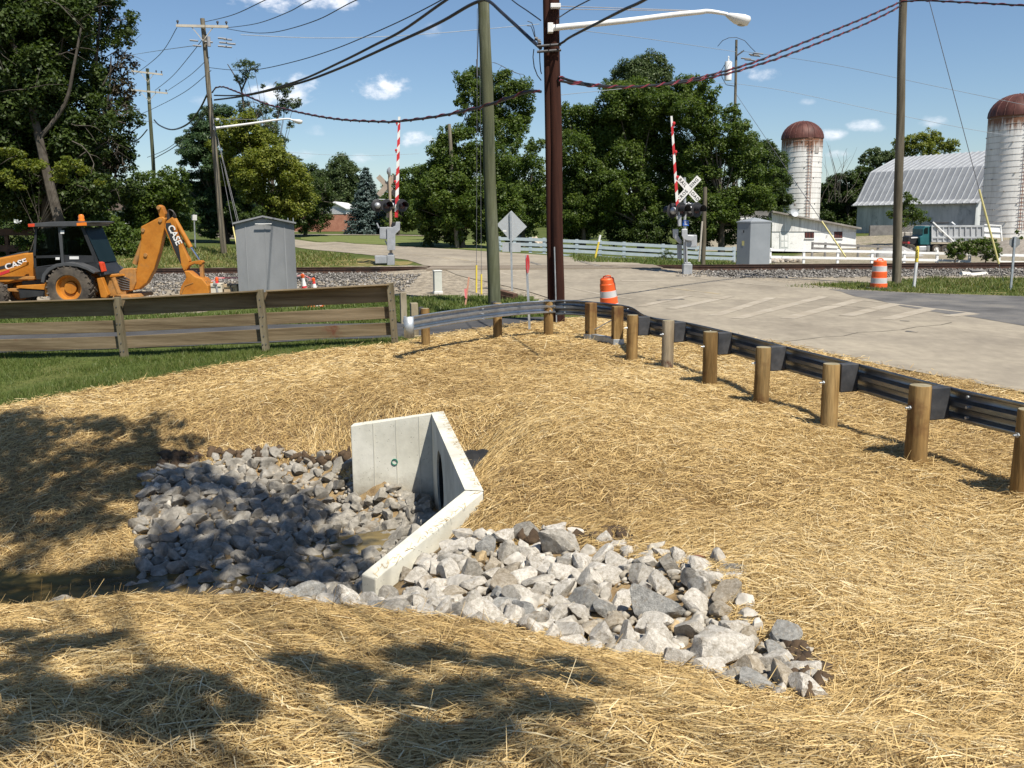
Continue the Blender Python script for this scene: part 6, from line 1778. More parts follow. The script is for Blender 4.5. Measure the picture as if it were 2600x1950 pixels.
bslab([(716, 335), (752, 334), (752, 366), (716, 367)], -.72, -.714, m_whp, 'window_sticker', 0)
bslab([(800, 588), (892, 588), (892, 616), (800, 616)], -.697, -.692, m_whp, 'window_sticker', 0)
bslab([(664, 597), (704, 597), (704, 620), (664, 620)], -.697, -.692, m_whp, 'window_sticker', 0)
# slanting rear window
a, c = B(930, 305), B(1085, 650)
mb = MB(); mb.add([a + Vector((.02, -.62, 0)), c + Vector((.02, -.62, 0)), c + Vector((.02, .62, 0)), a + Vector((.02, .62, 0))], [(0, 1, 2, 3)])
mb.build('rear_window', mat('rear_cab_glass', [(0.006, 0.014, 0.016), (0.01, 0.02, 0.022)], .8, .35, spec=.08), bh, world=True)
roof = bslab([(415, 268), (640, 248), (1000, 243), (1040, 248), (1038, 258), (990, 268), (985, 292), (420, 300)], -.82, .82, m_fend, 'cab_roof', .03)
bslab([(890, 262), (985, 252), (990, 286), (892, 288)], -.835, -.822, m_amber, 'marker_light', .004)
bslab([(416, 270), (480, 266), (480, 297), (420, 299)], -.835, -.822, m_rlens, 'marker_light', .004)
mb = MB(); q = B(862, 246); mb.lathe([(.1, 0), (.1, .06), (.085, .07), (.085, .16), (.06, .21), (0.001, .22)], 16, q + Vector((0, -.3, 0))); mb.build('beacon', m_amber, bh, world=True, smooth=50)
bslab([(1092, 640), (1118, 650), (1142, 735), (1120, 742)], -.75, -.5, m_rlens, 'tail_light', .01)
mb = MB()
outer = [(583, 832), (600, 755), (650, 695), (730, 655), (830, 640), (940, 652), (1040, 690), (1108, 735)]
inner = [(1098, 752), (1030, 715), (940, 684), (830, 674), (740, 688), (672, 725), (630, 775), (615, 840)]
bslab(outer + inner, -1.12, -.5, m_fend, 'fender', .015); bslab(outer + inner, .5, 1.12, m_fend, 'fender', .015)
def wheel(cx, cy, r_px, rim_px, dy, w, name, lugs=22, far=False):
    c = B(cx, cy); R = (B(cx + r_px, cy) - c).length; RR = (B(cx + rim_px, cy) - c).length
    c = Vector((c.x, yb_ + dy, max(c.z, gz + R)))
    rot = Matrix.Rotation(PI / 2, 3, 'X')
    root = bpy.data.objects.new(name, None); COL.objects.link(root); root.parent = bh; root.location = c - Vector(bh.location)
    mb = MB()
    mb.lathe([(RR, -w * .42), (RR * 1.06, -w * .5), (R * .8, -w * .52), (R * .93, -w * .46), (R * .955, -w * .3), (R * .955, w * .3), (R * .93, w * .46), (R * .8, w * .52), (RR * 1.06, w * .5), (RR, w * .42)], 40, (0, 0, 0), rot)
    for k in range(lugs):
        for s in (-1, 1):
            a_ = 2 * PI * (k + (.5 if s > 0 else 0)) / lugs
            p0 = Vector((math.cos(a_) * R * .965, s * w * .02, math.sin(a_) * R * .965)); a2 = a_ - .2
            p1 = Vector((math.cos(a2) * R * .935, s * w * .5, math.sin(a2) * R * .935))
            mb.beam(p0, p1, R * .075, R * .085, up=(math.cos(a_ - .1), 0, math.sin(a_ - .1)))
    mb.build('tyre', m_tyre, root, smooth=40)
    mb = MB()
    mb.lathe([(RR * 1.03, -w * .44), (RR * .95, -w * .42), (RR * .86, -w * .12), (RR * .55, -w * .08), (RR * .5, -w * .02), (RR * .47, -w * .2), (0.001, -w * .22)], 32, (0, 0, 0), rot)
    mb.lathe([(RR * 1.03, w * .44), (RR * .9, w * .3), (0.001, w * .28)], 24, (0, 0, 0), rot)
    for k in range(8):
        a_ = 2 * PI * k / 8
        q = Vector((math.cos(a_) * RR * .64, -w * .1, math.sin(a_) * RR * .64)); mb.tube([q, q - Vector((0, .05, 0))], .025, 6)
    for i, v in enumerate(mb.v): mb.v[i] = (v[0], -v[1] if False else v[1], v[2])
    mb.build('rim', m_cy, root, smooth=35)
# the lathe turned by +90 degrees about X sends local z to -y, so the dish faces the viewer when w is taken negative
def wheel_near(*a_, **k_): wheel(*a_, **k_)
wheel(850, 915, 222, 122, -.86, -.5, 'rear_wheel'); wheel(850, 915, 222, 122, .86, .5, 'rear_wheel')
wheel(85, 1010, 150, 90, -.9, -.32, 'front_wheel', 18); wheel(85, 1010, 150, 90, .9, .32, 'front_wheel', 18)
bslab([(290, 836), (590, 812), (600, 980), (310, 1000)], -.45, .45, m_cab, 'chassis', .02)
bslab([(286, 876), (566, 858), (578, 916), (290, 898)], -.75, -.46, m_cy, 'side_step', .015)
bslab([(300, 906), (560, 922), (572, 972), (318, 1000)], -.72, -.47, m_cab, 'step_tank', .015)
bslab([(566, 820), (584, 820), (628, 965), (568, 980)], -.76, -.46, m_cy, 'step_end', .01)
bslab([(190, 905), (300, 905), (300, 935), (190, 930)], -.7, .7, m_cyd, 'front_axle', .01)
bslab([(1090, 770), (1160, 770), (1300, 790), (1300, 990), (1130, 990)], -.3, .3, m_cyd, 'rear_frame', .02)
bslab([(1100, 800), (1150, 790), (1215, 960), (1190, 990), (1140, 985)], -.95, -.75, m_cy, 'stabiliser_leg', .02); bslab([(1100, 800), (1150, 790), (1215, 960), (1190, 990), (1140, 985)], .75, .95, m_cy, 'stabiliser_leg', .02)
mb = MB(); mb.tube([B(1135, 810, -1.0), B(1195, 970, -1.0)], .07, 10); mb.build('stabiliser_cylinder', m_cyd, bh, world=True)
bslab([(1220, 745), (1260, 715), (1385, 712), (1392, 850), (1360, 935), (1300, 945), (1230, 935)], -.22, .22, m_cyd, 'swing_tower', .03)
bslab([(1140, 780), (1280, 765), (1290, 785), (1150, 800)], -.36, -.24, m_cy, 'swing_cylinder', .01)
bslab([(1250, 970), (1420, 965), (1440, 1000), (1250, 1010)], -.9, .9, m_cyd, 'stabiliser_beam', .02)
bslab([(1430, 298), (1612, 203), (1650, 198), (1674, 216), (1662, 330), (1612, 560), (1560, 730), (1490, 860), (1410, 925), (1345, 930), (1330, 895), (1372, 842), (1392, 715), (1412, 600), (1434, 420)], -.16, .16, m_cy, 'boom', .03)
bslab([(1580, 92), (1612, 78), (1642, 96), (1672, 168), (1664, 212), (1612, 206), (1592, 140)], -.12, .12, m_cy, 'boom_knuckle', .03)
mb = MB(); mb.tube([B(1442, 430), B(1395, 560), B(1352, 672)], .085, 12); mb.build('boom_cylinder', m_cyd, bh, world=True, smooth=40)
mb = MB()
for p in ((1610, 108), (1628, 236), (1455, 332), (1482, 580), (1352, 880), (1372, 745)): q = B(*p); mb.tube([q + Vector((0, -.2, 0)), q + Vector((0, .2, 0))], .06, 10)
mb.build('pins', m_cyd, bh, world=True)['kind'] = 'stuff'
bslab([(1655, 300), (1682, 245), (1742, 200), (1768, 245), (1800, 390), (1912, 640), (1895, 700), (1858, 745), (1832, 690), (1748, 520)], -.13, .13, m_cy, 'dipper', .02)
bslab([(1678, 262), (1726, 258), (1800, 440), (1832, 668), (1818, 655), (1752, 500), (1678, 300)], -.139, -.1315, m_cab, 'dipper_decal', 0)
c0 = B(1751, 382, -.1425)
text_mesh('CASE', .29, m_whp, 'lettering', bh, Matrix.Translation(c0 - Vector(bh.location)) @ Matrix.Rotation(math.radians(67), 4, 'Y') @ Matrix.Rotation(PI / 2, 4, 'X'), .002, .95)
mb = MB(); mb.tube([B(1752, 222), B(1912, 505)], .075, 12); mb.build('dipper_cylinder', m_cy, bh, world=True, smooth=40)
mb = MB(); mb.tube([B(1912, 505), B(2000, 632)], .035, 10); mb.build('cylinder_rod', m_chrome, bh, world=True, smooth=40)
bslab([(1850, 700), (1890, 660), (1960, 642), (2030, 634), (2046, 655), (2030, 680), (1960, 668), (1908, 690), (1880, 735)], -.12, .12, m_cy, 'bucket_link', .015)
bslab([(2005, 660), (2040, 665), (2042, 740), (2050, 820), (2015, 830)], -.08, .08, m_cyd, 'bucket_link', .015)
bk = bslab([(1880, 735), (1935, 740), (1990, 790), (2060, 812), (2122, 885), (2130, 962), (2120, 1000), (2040, 985), (1935, 975), (1842, 1000), (1834, 960), (1848, 895), (1900, 805)], -.33, .33, m_cy, 'bucket', .03)
bslab([(1848, 960), (1880, 880), (1970, 850), (1975, 858), (1890, 890), (1860, 965)], -.345, -.332, m_cyd, 'bucket_cutter', .003)
for k in range(4):
    dy = -.27 + .18 * k
    bslab([(2080, 840), (2098, 838), (2136, 960), (2130, 1010), (2108, 960)], dy - .03, dy + .03, m_cyd, 'bucket_tooth', .005)
mb = MB()
for k in range(7):
    q0 = B(1680 + 6 * k, 225 + 8 * (k % 3), -.1 + .03 * k); q1 = B(1740 + 4 * k, 130 + 6 * k, -.1 + .03 * k); q2 = B(1700 + 5 * k, 260, -.1 + .03 * k)
    mb.tube(smooth_pts([q0, B(1690 + 5 * k, 130, -.1 + .03 * k), q1 + Vector((0, 0, -.1)), q2], 4), .018, 5)
for k in range(6):
    mb.tube(smooth_pts([B(1150, 790 + 20 * k, -.25), B(1230, 800 + 25 * k, -.32), B(1300, 830 + 20 * k, -.26)], 4), .022, 5)
mb.build('hoses', m_hose, bh, world=True)['kind'] = 'stuff'

# ------------------------------------------------------------------ metal equipment shed
m_shed = mat('shed_aluminium', [(0.2, 0.205, 0.21), (0.255, 0.26, 0.265), (0.3, 0.305, 0.31)], .7, .55, metal=.3, stretch=(1, 1, .4), fine=.06)
ysd = 28.6
def S2(x, y, dy=0): return at(*zz('2', x, y), ysd + dy)
c = S2(555, 1030); gzs = h1(c.x, ysd)
sh_ = thing('metal_shed', 'grey metal equipment shed with a low gabled roof behind the board fence', 'equipment shed', (c.x, ysd, gzs))
xl, xr = S2(242, 800).x + .02, S2(838, 800).x; ze = S2(500, 345).z; za = S2(495, 282).z; xm = S2(510, 300).x
dpt = Vector((-.235, .972, 0)).normalized(); rgt = Vector((.972, .235, 0)).normalized()
Rc = Vector((xr, ysd, 0)); LS = min((abs(CX + FD * ((q - CAM).dot(_r) / (q - CAM).dot(_f)) - zz('2', 246, 700)[0]), t) for t in np.arange(1.2, 3, .01) for q in [Vector((*(Rc - rgt * t).xy, 1.2))])[1]
def SH(s_, z, t): q = Rc - rgt * (LS * (1 - s_)) + dpt * t; return Vector((q.x, q.y, z))
mb = MB(); mb.prism([(0, gzs - .1), (1, gzs - .1), (1, ze), (.47, za - .03), (0, ze)], 0, 2.5, lambda p, t: SH(p[0], p[1], t)); mb.build('walls', m_shed, sh_, world=True)
mb = MB()
mb.prism([(-.04, ze - .02), (.47, za), (1.035, ze - .02), (1.035, ze + .03), (.47, za + .05), (-.04, ze + .03)], -.12, 2.6, lambda p, t: SH(p[0], p[1], t)); mb.build('roof', m_shed, sh_, world=True)
mb = MB()
for s_ in (.17, .5, .83): mb.beam(SH(s_, gzs + .05, -.006), SH(s_, ze - .02, -.006), .03, .012, up=dpt)
mb.build('panel_seam', m_shed, sh_, world=True)
mb = MB(); mb.beam(SH(.34, ze - .01, -.13), SH(.62, ze - .01, -.13), .04, .025); mb.build('vent_flashing', m_whp, sh_, world=True)
mb = MB()
for s_ in (.9, .99): q = SH(s_, ze, .3); mb.tube([q, q + Vector((0, 0, .16))], .012, 6)
mb.build('roof_pins', m_galv2, sh_, world=True)
bl = slab([(176, 372), (200, 352), (216, 356), (218, 470), (205, 482), (182, 478)], .5, .53, m_whp, 'side_placard', S2, sh_, .003)

# ------------------------------------------------------------------ grey cabinet by the paddock fence
m_cabn = mat('grey_cabinet', [(0.22, 0.24, 0.255), (0.26, 0.28, 0.295)], 1, .5, fine=.05)
yk = 44.2
def I(x, y, dy=0): return at(*zz('i', x, y), yk + dy)
a, m_, c = I(305, 590, .55), I(455, 600), I(682, 592, .35)
gk = h1(m_.x, m_.y)
cb = thing('equipment_cabinet', 'tall plain grey cabinet with a pyramid roof at the end of the white rail fence', 'cabinet', (m_.x, m_.y, gk))
cor = [Vector((a.x, a.y)), Vector((m_.x, m_.y)), Vector((c.x, c.y))]; cor.append(cor[0] + cor[2] - cor[1])
zt = I(455, 150).z
mb = MB(); mb.prism([(p.x, p.y) for p in cor], gk - .1, zt, lambda p, t: Vector((p[0], p[1], t))); mb.build('case', m_cabn, cb, world=True, bev=.012)
ctr = (cor[0] + cor[2]) / 2; za_ = I(490, 98).z
ov = [ctr + (p - ctr) * 1.06 for p in cor]
mb = MB(); mb.add([(p.x, p.y, zt - .03) for p in ov] + [(p.x, p.y, zt + .03) for p in ov] + [(ctr.x, ctr.y, za_)], [(0, 1, 5, 4), (1, 2, 6, 5), (2, 3, 7, 6), (3, 0, 4, 7), (4, 5, 8), (5, 6, 8), (6, 7, 8), (7, 4, 8), (3, 2, 1, 0)]); mb.build('roof', m_cabn, cb, world=True)
fl = (cor[0] - cor[1]).normalized(); nl = Vector((fl.y, -fl.x)); nl = nl if nl.y < 0 else -nl
def plate(s0, s1, z0, z1, mt, nm):
    p0 = cor[1] + fl * s0 + nl * .012; p1 = cor[1] + fl * s1 + nl * .012
    mb = MB(); mb.add([(p0.x, p0.y, z0), (p1.x, p1.y, z0), (p1.x, p1.y, z1), (p0.x, p0.y, z1)], [(0, 1, 2, 3)]); mb.build(nm, mt, cb, world=True)
W_ = (cor[0] - cor[1]).length
plate(W_ * .42, W_ * .6, gk + 1.1, gk + 1.32, m_yelp, 'notice_sticker'); plate(W_ * .46, W_ * .54, gk + 1.7, gk + 1.82, m_cab, 'door_latch'); plate(W_ * .46, W_ * .54, gk + .1, gk + .22, m_cab, 'door_latch')

# ------------------------------------------------------------------ paddock fences
m_wf = mat('white_fence_paint', [(0.74, 0.75, 0.74), (0.84, 0.84, 0.83)], 2, .7, fine=.1)
m_bf2 = mat('bluish_white_paint', [(0.31, 0.37, 0.4), (0.39, 0.45, 0.48)], 2, .7, fine=.15)
m_gf = mat('grey_fence_wood', [(0.18, 0.17, 0.16), (0.26, 0.25, 0.24)], 2, .9, fine=.2)
def paddock(label, P, tops, rails, rail_h, mt, post_w, deep):
    """P: world points of the posts' tops; rails: drops below the top."""
    o = thing('paddock_fence', label, 'fence', (P[0].x, P[0].y, h1(P[0].x, P[0].y)))
    for p in P:
        g = min(h1(p.x, p.y), p.z - deep)
        mb = MB(); mb.box((p.x, p.y, (p.z + .04 + g - .2) / 2), (post_w, post_w, p.z + .04 - g + .2)); mb.build('post', mt, o, world=True)
    for dz in rails:
        mb = MB()
        for a, c in zip(P[:-1], P[1:]):
            d = (c - a).normalized(); f = Vector((0, -post_w / 2 - .02, 0))
            mb.beam(a + f - Vector((0, 0, dz + rail_h / 2)), c + f - Vector((0, 0, dz + rail_h / 2)), .035, rail_h)
        mb.build('rail', mt, o, world=True)
    return o
dd = 61.5
paddock('blue-white four-board paddock fence under the big trees beyond the crossing', [at(*zz('4', x, y), dd) for x, y in ((-100, 1102), (20, 1104), (145, 1108), (255, 1112), (515, 1124), (700, 1132), (890, 1144), (1200, 1160), (1330, 1166), (1490, 1176), (1765, 1184))], None, (.0, .33, .64, .96), .2, m_bf2, .2, 1.15)
dR = 58.0
px = [(690, 448), (1068, 456), (1450, 462), (1835, 468)]
paddock('white two-rail fence in front of the low barn and truck', [at(*zz('i', x, y), dR) for x, y in px] + [at(*zz('h', x, y), dR) for x, y in ((870, 478), (1240, 486), (1605, 497))], None, (0, .43), .15, m_wf, .14, .75)
paddock('short white rail fence at the far right behind the stop sign', [at(*zz('h', x, y), dR) for x, y in ((1935, 505), (2320, 512), (2700, 518))], None, (0.0, .43), .15, m_wf, .14, .75)
paddock('grey unpainted rail fence between the low barn and the white fence', [at(*zz('i', x, y), 72.0) for x, y in ((1165, 378), (1310, 384), (1470, 394), (1680, 405), (1900, 414), (2080, 422))], None, (0, .36), .16, m_gf, .14, .6)
m_rub2 = rockmat('rubble', [(0.36, 0.3, 0.23), (0.5, 0.44, 0.36), (0.6, 0.55, 0.48)])
def heap(name, k, pts, y, N, smin, smax, mm, label, seed):
    P = [at(*zz(k, a, c), y) for a, c in pts]
    x0, x1 = min(p.x for p in P), max(p.x for p in P)
    chips(name, [(x0, y - 1), (x1, y - 1), (x1, y + 2), (x0, y + 2)], N, smin, smax, mm, label, seed)
heap('rubble', 'i', ((690, 500), (1050, 580)), 61.0, 60, .12, .3, m_rub2, 'heap of broken pale stone behind the white rail fence', 31)
heap('rubble', '4', ((0, 1080), (240, 1080)), 75.0, 60, .3, .7, m_rub2, 'pale stone heap beyond the blue-white fence', 33)

# ------------------------------------------------------------------ low white barn
m_wp = mat('peeling_white_block', [(0.74, 0.74, 0.72), (0.84, 0.84, 0.82)], 1.5, .85, stain=(0.3, 0.29, 0.28), stscale=1.4, stlo=.6, sthi=.68, fine=.1, fscale=8)
m_wb = mat('peeling_white_boards', [(0.52, 0.52, 0.5), (0.7, 0.7, 0.68), (0.82, 0.82, 0.8)], 1.0, .85, stretch=(5, 5, .25), fine=.2, fscale=6)
m_roofd = mat('dull_roofing', [(0.2, 0.18, 0.16), (0.3, 0.28, 0.25)], 1, .9)
m_par = mat('grey_parapet', [(0.14, 0.135, 0.13), (0.22, 0.21, 0.2)], 1.2, .9, fine=.2, fscale=3)
m_wr = mat('red_brown_shutter', [(0.07, 0.02, 0.016), (0.11, 0.03, 0.025)], 4, .6, stretch=(3, 1, .3))
yw = 87.0
def Lw(x, y, dy=0): return at(*zz('i', x, y), yw + dy)
c = Lw(1100, 440); lbn = thing('low_barn', 'low white barn with a single-pitch roof and peeling paint', 'barn', (c.x, yw, h1(c.x, yw)))
slab([(706, 470), (1652, 440), (1652, 258), (706, 258)], 0, 9, m_wp, 'lower_wall', Lw, lbn, 0)
slab([(706, 256), (1652, 256), (1652, 222), (712, 48)], -.06, 9, m_wb, 'board_wall', Lw, lbn, 0)
slab([(695, 22), (1694, 212), (1692, 232), (700, 44)], -.5, 9.4, m_roofd, 'roof', Lw, lbn, .02)
for x0, x1, y0, y1 in ((1076, 1180, 262, 330), (1406, 1500, 256, 330)):
    w_ = slab([(x0, y0), (x1, y0), (x1, y1), (x0, y1)], -.02, .05, m_cab, 'window', Lw, lbn, 0)
    for k in range(3):
        xx = x0 + (x1 - x0) * (k + .5) / 3
        slab([(xx - 12, y0 + 6), (xx + 12, y0 + 6), (xx + 12, y1 - 4), (xx - 12, y1 - 4)], -.05, -.025, m_wr, 'sash', Lw, lbn, 0)
    slab([(x0 - 4, y1), (x1 + 4, y1), (x1 + 4, y1 + 8), (x0 - 4, y1 + 8)], -.1, .0, m_wp, 'window_sill', Lw, lbn, 0)
dr_ = slab([(795, 262), (892, 262), (892, 462), (795, 462)], -.05, .02, mat('grey_white_door', [(0.5, 0.52, 0.51), (0.58, 0.6, 0.59)], 2, .7), 'door', Lw, lbn, 0)
for (x0, x1, y0, y1) in ((808, 838, 300, 360), (848, 880, 300, 360), (808, 838, 372, 430), (848, 880, 372, 430)):
    slab([(x0, y0), (x1, y0), (x1, y1), (x0, y1)], -.07, -.052, m_wp, 'door_panel', Lw, lbn, 0)
slab([(285, 28), (712, 24), (712, 96), (285, 96)], .3, 8, m_par, 'parapet', Lw, lbn, 0)
slab([(150, 98), (700, 98), (700, 134), (150, 140)], .2, .5, m_wf, 'fascia', Lw, lbn, 0)
slab([(-140, 140), (704, 136), (704, 470), (-140, 480)], .6, 8, mat('beige_block_wall', [(0.4, 0.35, 0.28), (0.48, 0.43, 0.35)], 1, .85), 'rear_wing_wall', Lw, lbn, 0)
mb = MB(); q = Lw(955, 45, -.7); rot = Matrix.Rotation(math.radians(70), 3, 'X') @ Matrix.Rotation(.3, 3, 'Y')
mb.lathe([(0.001, 0), (.2, .02), (.38, .08), (.42, .12)], 20, q, rot); ds = mb.build('satellite_dish', m_alum, None, smooth=50, world=True)
ds['label'] = 'pale satellite dish fixed on the low barn roof edge'; ds['category'] = 'satellite dish'
o_ = MB(); o_.tube([q + Vector((0, .1, -.05)), Lw(940, 120, -.1)], .03, 6); mt_ = o_.build('mast', m_galv2, ds)
mb = MB(); mb.tube([Lw(965, -130 + 100, 2), Lw(965, -60, 2)], .1, 8); mb.build('flue_pipe', m_roofd, lbn, world=True)

# ------------------------------------------------------------------ silos
def silomat(name, seed):
    m = bpy.data.materials.new(name); n, l, out, b = _nodes(m)
    tc = n.new('ShaderNodeTexCoord'); sp = n.new('ShaderNodeSeparateXYZ'); l.new(tc.outputs['Object'], sp.inputs[0])
    pos = tc.outputs['Object']
    base = ramp(n, [(0.56, 0.55, 0.52), (0.7, 0.69, 0.66), (0.78, 0.77, 0.74)], .35, .65); l.new(noise(n, l, pos, .9, 6, .7, stretch=(1.5, 1.5, .35)), base.inputs[0])
    br = n.new('ShaderNodeTexBrick'); 
    st = noise(n, l, pos, 2.2, 6, .7, stretch=(2.2, 2.2, .18))
    # rust and soot run down from the dome's rim: strongest in the top two metres
    tz = n.new('ShaderNodeMapRange'); tz.inputs[1].default_value = -2.8; tz.inputs[2].default_value = 0.0; tz.inputs[3].default_value = 0.0; tz.inputs[4].default_value = .62
    l.new(sp.outputs[2], tz.inputs[0])
    f = math_(n, l, 'ADD', st, tz.outputs[0]); rr = ramp(n, [(0, 0, 0), (1, 1, 1)], .74, 1.02); l.new(f, rr.inputs[0])
    c = mixc(n, l, rr.outputs[0], base.outputs[0], (0.2, 0.1, 0.06))
    l.new(c, b.inputs['Base Color']); b.inputs['Roughness'].default_value = .85; b.inputs['Specular IOR Level'].default_value = .2
    return m
m_silo = silomat('silo_staves', 0)
m_hoop = mat('silo_hoop', [(0.28, 0.25, 0.22), (0.4, 0.37, 0.34)], 3, .7)
m_dome = mat('rusty_dome', [(0.06, 0.02, 0.015), (0.1, 0.034, 0.025), (0.14, 0.055, 0.042)], .8, .6, metal=.15, fine=.2, fscale=4, stretch=(1.5, 1.5, .5))
m_ladder = mat('rusty_ladder', [(0.2, 0.09, 0.06), (0.28, 0.15, 0.1)], 3, .7)
def silo(label, u, v_rim, v_apex, y, half, lad, hatch):
    top = at(u, v_rim, y); R = half * y / FD; apex = at(u, v_apex, y).z - top.z
    g = h1(top.x, y)
    o = thing('silo', label, 'silo', (top.x, y, g)); H = top.z - g
    mb = MB(); mb.lathe([(R, -H - .3), (R, 0.0)], 56); 
    w_ = mb.build('wall', m_silo, o, smooth=30); w_.location = (0, 0, H)
    mb = MB()
    z = .3
    while z < H:
        for a_, c_ in (((R + .006, z), (R + .03, z + .015)), ((R + .03, z + .015), (R + .006, z + .03))): mb.lathe([a_, c_], 56)
        for k in range(3):
            a0 = 1.3 * z + k * 2.1
            p = Vector((math.cos(a0) * (R + .03), math.sin(a0) * (R + .03), z)); mb.box(p, (.14, .14, .1), Matrix.Rotation(a0, 3, 'Z'))
        z += .62
    h_ = mb.build('hoops', m_hoop, o); h_['kind'] = 'stuff'
    mb = MB(); k = 12
    mb.lathe([(R * 1.03 * math.cos(t * PI / 2 / k), apex * math.sin(t * PI / 2 / k)) for t in range(k)] + [(.12, apex * 1.0), (0.001, apex * 1.04)], 40)
    d_ = mb.build('dome', m_dome, o, smooth=30); d_.location = (0, 0, H)
    mb = MB()
    for q in range(20):
        a0 = 2 * PI * q / 20
        mb.tube([Vector((math.cos(a0) * R * 1.035 * math.cos(t * PI / 2 / 8), math.sin(a0) * R * 1.035 * math.cos(t * PI / 2 / 8), apex * math.sin(t * PI / 2 / 8))) for t in range(8)], .03, 4)
    mb.build('dome_ribs', m_dome, d_)['kind'] = 'stuff'
    mb = MB()
    for s in (-.2, .2):
        a0 = lad; px_, py_ = math.cos(a0) * (R + .14), math.sin(a0) * (R + .14); tx, ty = -math.sin(a0) * s, math.cos(a0) * s
        mb.tube([(px_ + tx, py_ + ty, .6), (px_ + tx, py_ + ty, H - .05)], .035, 5)
    z = .8
    while z < H: mb.tube([(px_ + math.sin(a0) * .4, py_ - math.cos(a0) * .4, z), (px_ + tx, py_ + ty, z)], .025, 4); z += .38
    mb.build('ladder', m_ladder, o)
    a1 = hatch[0]; mb = MB(); mb.box((math.cos(a1) * R, math.sin(a1) * R, H - hatch[1]), (.12, .6, .9), Matrix.Rotation(a1, 3, 'Z')); mb.build('hatch', m_hoop, o)
    return o
u1, v1 = zz('5', 656, 424)
silo('white silo with a rusty dome standing behind the low barn', u1, v1, zz('5', 656, 297)[1], 118.0, 135 / 2.765 * .85077, -PI / 2 + .12, (-PI / 2 + .48, 1.4))
u2_, v2 = zz('5', 2172, 268)
silo('nearer and taller white silo cut by the frame edge beside the grey barn', u2_, v2, zz('5', 2172, 105)[1], 100.0, 183 / 2.765 * .85077, -PI / 2 - .1, (-PI / 2 + .25, 2.0))

# ------------------------------------------------------------------ gambrel barn
m_tin = mat('barn_tin_roof', [(0.31, 0.32, 0.33), (0.38, 0.39, 0.4)], .5, .55, metal=.25, fine=.08, fscale=2)
m_rib = mat('roof_rib', [(0.5, 0.52, 0.54)], 2, .5, metal=.3)
m_bw = mat('faded_barn_wall', [(0.32, 0.35, 0.36), (0.46, 0.49, 0.5), (0.57, 0.59, 0.59)], .35, .85, stretch=(2, 2, .4), fine=.12, fscale=3, stain=(0.14, 0.16, 0.17), stscale=.5, stlo=.58, sthi=.75)
P1 = at(*zz('5', 1030, 885), 122.0)
LX, DX = Vector((.5, -.866, 0)), Vector((.866, .5, 0))
ut = zz('5', 1862, 880)[0]; best = min((abs(CX + FD * ((P1 + LX * t - CAM).dot(_r) / (P1 + LX * t - CAM).dot(_f)) - ut), t) for t in np.arange(5, 30, .1)); LB = best[1]
zE = P1.z
Z0 = Vector((P1.x, P1.y, 0))
gB = min(h1(P1.x + LX.x * t + DX.x * s, P1.y + LX.y * t + DX.y * s) for t in (0, LB) for s in (0, 8)) - .4
brn = thing('gambrel_barn', 'big weathered barn with a pale ribbed metal gambrel roof beside the taller silo', 'barn', (P1.x, P1.y, gB))
prof = [(-.2, -.1), (.6, .35), (3.0, 4.15), (8.2, 6.2), (13.4, 4.15), (15.8, .35), (16.6, -.1)]
def bp_(t, s, z): q = Z0 + LX * t + DX * s; return Vector((q.x, q.y, zE + z))
mb = MB(); vs = []
for t in (-.5, LB + .5): vs += [bp_(t, s, z) for s, z in prof]
k = len(prof); mb.add(vs, [(i, i + 1, k + i + 1, k + i) for i in range(k - 1)])
r_ = mb.build('roof', m_tin, brn, world=True); s_ = r_.modifiers.new('thick', 'SOLIDIFY'); s_.thickness = .12; s_.offset = -1
mb = MB(); t = -.3
while t < LB + .5:
    for i in range(3): mb.beam(bp_(t, *prof[i]) + Vector((0, 0, .05)), bp_(t, *prof[i + 1]) + Vector((0, 0, .05)), .07, .12)
    t += .82
mb.build('roof_ribs', m_rib, brn, world=True)['kind'] = 'stuff'
mb = MB()
W_in = [(.35, .1), (.8, .4), (3.1, 4.0), (8.2, 6.0), (13.3, 4.0), (15.6, .4), (16.0, .1)]
mb.add([bp_(0, .35, .2), bp_(LB, .35, .2)] + [Vector((*bp_(t, .35, 0).xy, gB)) for t in (LB, 0)], [(0, 1, 2, 3)])
mb.build('front_wall', m_bw, brn, world=True)
for t in (0, LB):
    mb = MB(); mb.add([bp_(t, s, z) for s, z in W_in] + [Vector((*bp_(t, s, 0).xy, gB)) for s in (16.0, .35)], [tuple(range(len(W_in) + 2))]); mb.build('end_wall', m_bw, brn, world=True)
mb = MB(); mb.add([bp_(0, 16, .2), bp_(LB, 16, .2)] + [Vector((*bp_(t, 16, 0).xy, gB)) for t in (LB, 0)], [(0, 1, 2, 3)]); mb.build('rear_wall', m_bw, brn, world=True)
mb = MB(); q = at(*zz('5', 1155, 1090), 112.0); mb.box((q.x + 3, q.y, h1(q.x, q.y) + .5), (7, .4, 1.4)); o = mb.build('retaining_wall', m_par); tag(o, 'low brown retaining wall at the foot of the gambrel barn', 'wall')

